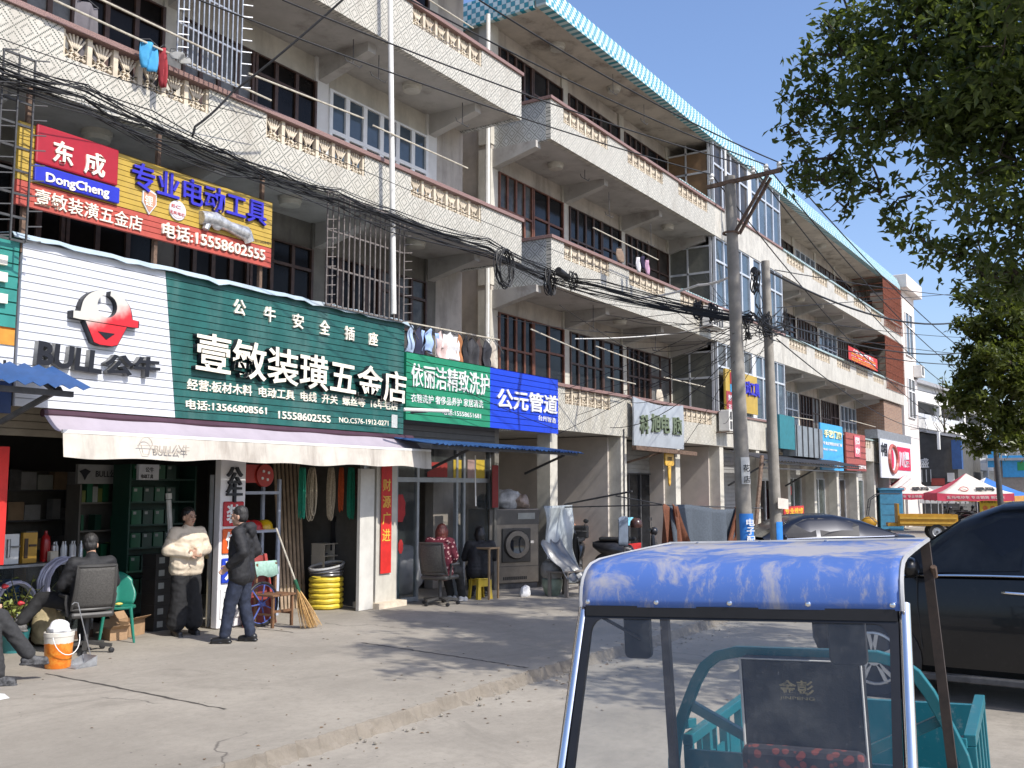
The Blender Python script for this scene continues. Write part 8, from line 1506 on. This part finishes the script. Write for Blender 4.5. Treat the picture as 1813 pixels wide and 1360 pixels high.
for _ in range(16): T.append((V((rn_.uniform(8.5, 14.5), rn_.uniform(-4, .3), rn_.uniform(5.6, 10.5))), rn_.uniform(.7, 1.3)))
for x_, y_, z_, r_ in ((12.8, 1.6, 9.6, .9), (13.6, 1.2, 10.1, 1.1), (14.5, 1.5, 9.8, 1.1), (15.4, 1.2, 10.1, 1.1), (16.2, 1.5, 9.7, 1.0), (14.1, .4, 10.6, 1.1), (15.2, .3, 10.8, 1.1), (13.2, .5, 10.4, 1.0)): T.append((V((x_, y_, z_)), r_))
tree('large dark evergreen street tree overhanging the upper right corner', (11.6, -1.3, -.12), 3.6, T, 52000, .125, LEAF, 3, .2, (.3, .2))
T = []
for px, py, r, d_ in ((1745, 560, .75, 24), (1790, 590, 1.0, 23.5), (1740, 640, .8, 24), (1790, 680, 1.0, 23.5), (1722, 700, .7, 24), (1765, 735, .8, 24), (1720, 760, .45, 24.2), (1800, 760, .9, 23.8), (1760, 790, .4, 24), (1830, 640, 1.2, 24), (1840, 740, 1.1, 24), (1850, 560, 1.2, 24), (1735, 800, .3, 24), (1700, 720, .35, 24.3), (1712, 620, .3, 24.3), (1770, 500, .6, 24), (1815, 520, .9, 23.6), (1745, 700, .7, 23.5), (1790, 640, .8, 23), (1708, 665, .35, 24.3), (1728, 590, .4, 24.2)): T.append((onD(px, py, d_), r))
b0 = onD(1850, 900, 24); tree('smaller sunlit evergreen street tree at the right edge, beyond the large one', (b0.x, b0.y, -.12), 3.4, T, 22000, .16, LEAF2, 9, .14)
bt = thing('bare_tree', 'thin leafless tree in front of the long white building', 'tree', onZ(1680, 900)); g = onD(1679, 900, 66); s = MB(); g.z = 0; rn = random.Random(4)
s.tube([g, g + V((0, 0, 9.5))], [.14, .02], 6)
for k in range(16): z = 4.5 + k * .3; a = rn.uniform(0, 6.3); l_ = (10.2 - z) * .35; s.tube([g + V((0, 0, z)), g + V((l_ * .5 * math.cos(a), l_ * .5 * math.sin(a), z + l_ * .6)), g + V((l_ * .7 * math.cos(a), l_ * .7 * math.sin(a), z + l_ * 1.3))], [.035, .02, .006], 4)
s.build('trunk', BARK, bt, True); bt.location = g
for c in bt.children: c.data.transform(Matrix.Translation(-V((g.x, g.y, g.z))) @ ROOT[bt].inverted())
g = onD(1772, 860, 40); lp = thing('utility_pole', 'dark slanting pole under the small tree at the right edge', 'utility pole', (g.x, g.y, 0)); MB().tube([(g.x, g.y, 0), onD(1760, 760, 40)], [.13, .1], 10).build('shaft', DARKIRON, lp, True)
# fallen leaves and grit along the kerb
s = MB(); rn = random.Random(8)
for k in range(420):
    x = rn.uniform(2.5, 22); y = 5.45 + rn.gauss(0, .25) if rn.random() < .6 else rn.uniform(3.5, 10.3); z = .003 if y > 5.5 else -.117; l_ = rn.uniform(.008, .028); a = rn.uniform(0, 6.3); c = V((x, y, z)); u = V((math.cos(a), math.sin(a), 0)); v = V((-u.y, u.x, 0)); s.add([c - u * l_, c + v * l_ * .5 + V((0, 0, .006)), c + u * l_, c - v * l_ * .5 + V((0, 0, .004))], [(0, 1, 2, 3)])
o = s.build('litter', plain('dry_leaf', (.17, .11, .06), .9, .6, 40), None, fix=False); o['kind'] = 'stuff'; o['label'] = 'dry leaves and grit scattered along the broken kerb'; o['category'] = 'litter'
s = MB()
for k in range(90): x = rn.uniform(3, 14); y = 5.42 + rn.gauss(0, .1); q = rn.uniform(.006, .022); s.ball((x, y, -.115 + q * .5), (q, q * .8, q * .7), 6, 4)
o = s.build('rubble', plain('pale_rubble', (.24, .22, .185), .95, .3, 20), None, fix=False); o['kind'] = 'stuff'; o['label'] = 'small pale rubble lying along the broken kerb edge'; o['category'] = 'rubble'
tag(MB().prism([onZ(-4, 1228, .002), onZ(8, 1229, .002), onZ(17, 1236, .002), onZ(-4, 1240, .002)], (0, 0, .003)).build('paper', WHITE, None), 'scrap of white paper on the pavement at the left edge', 'paper')
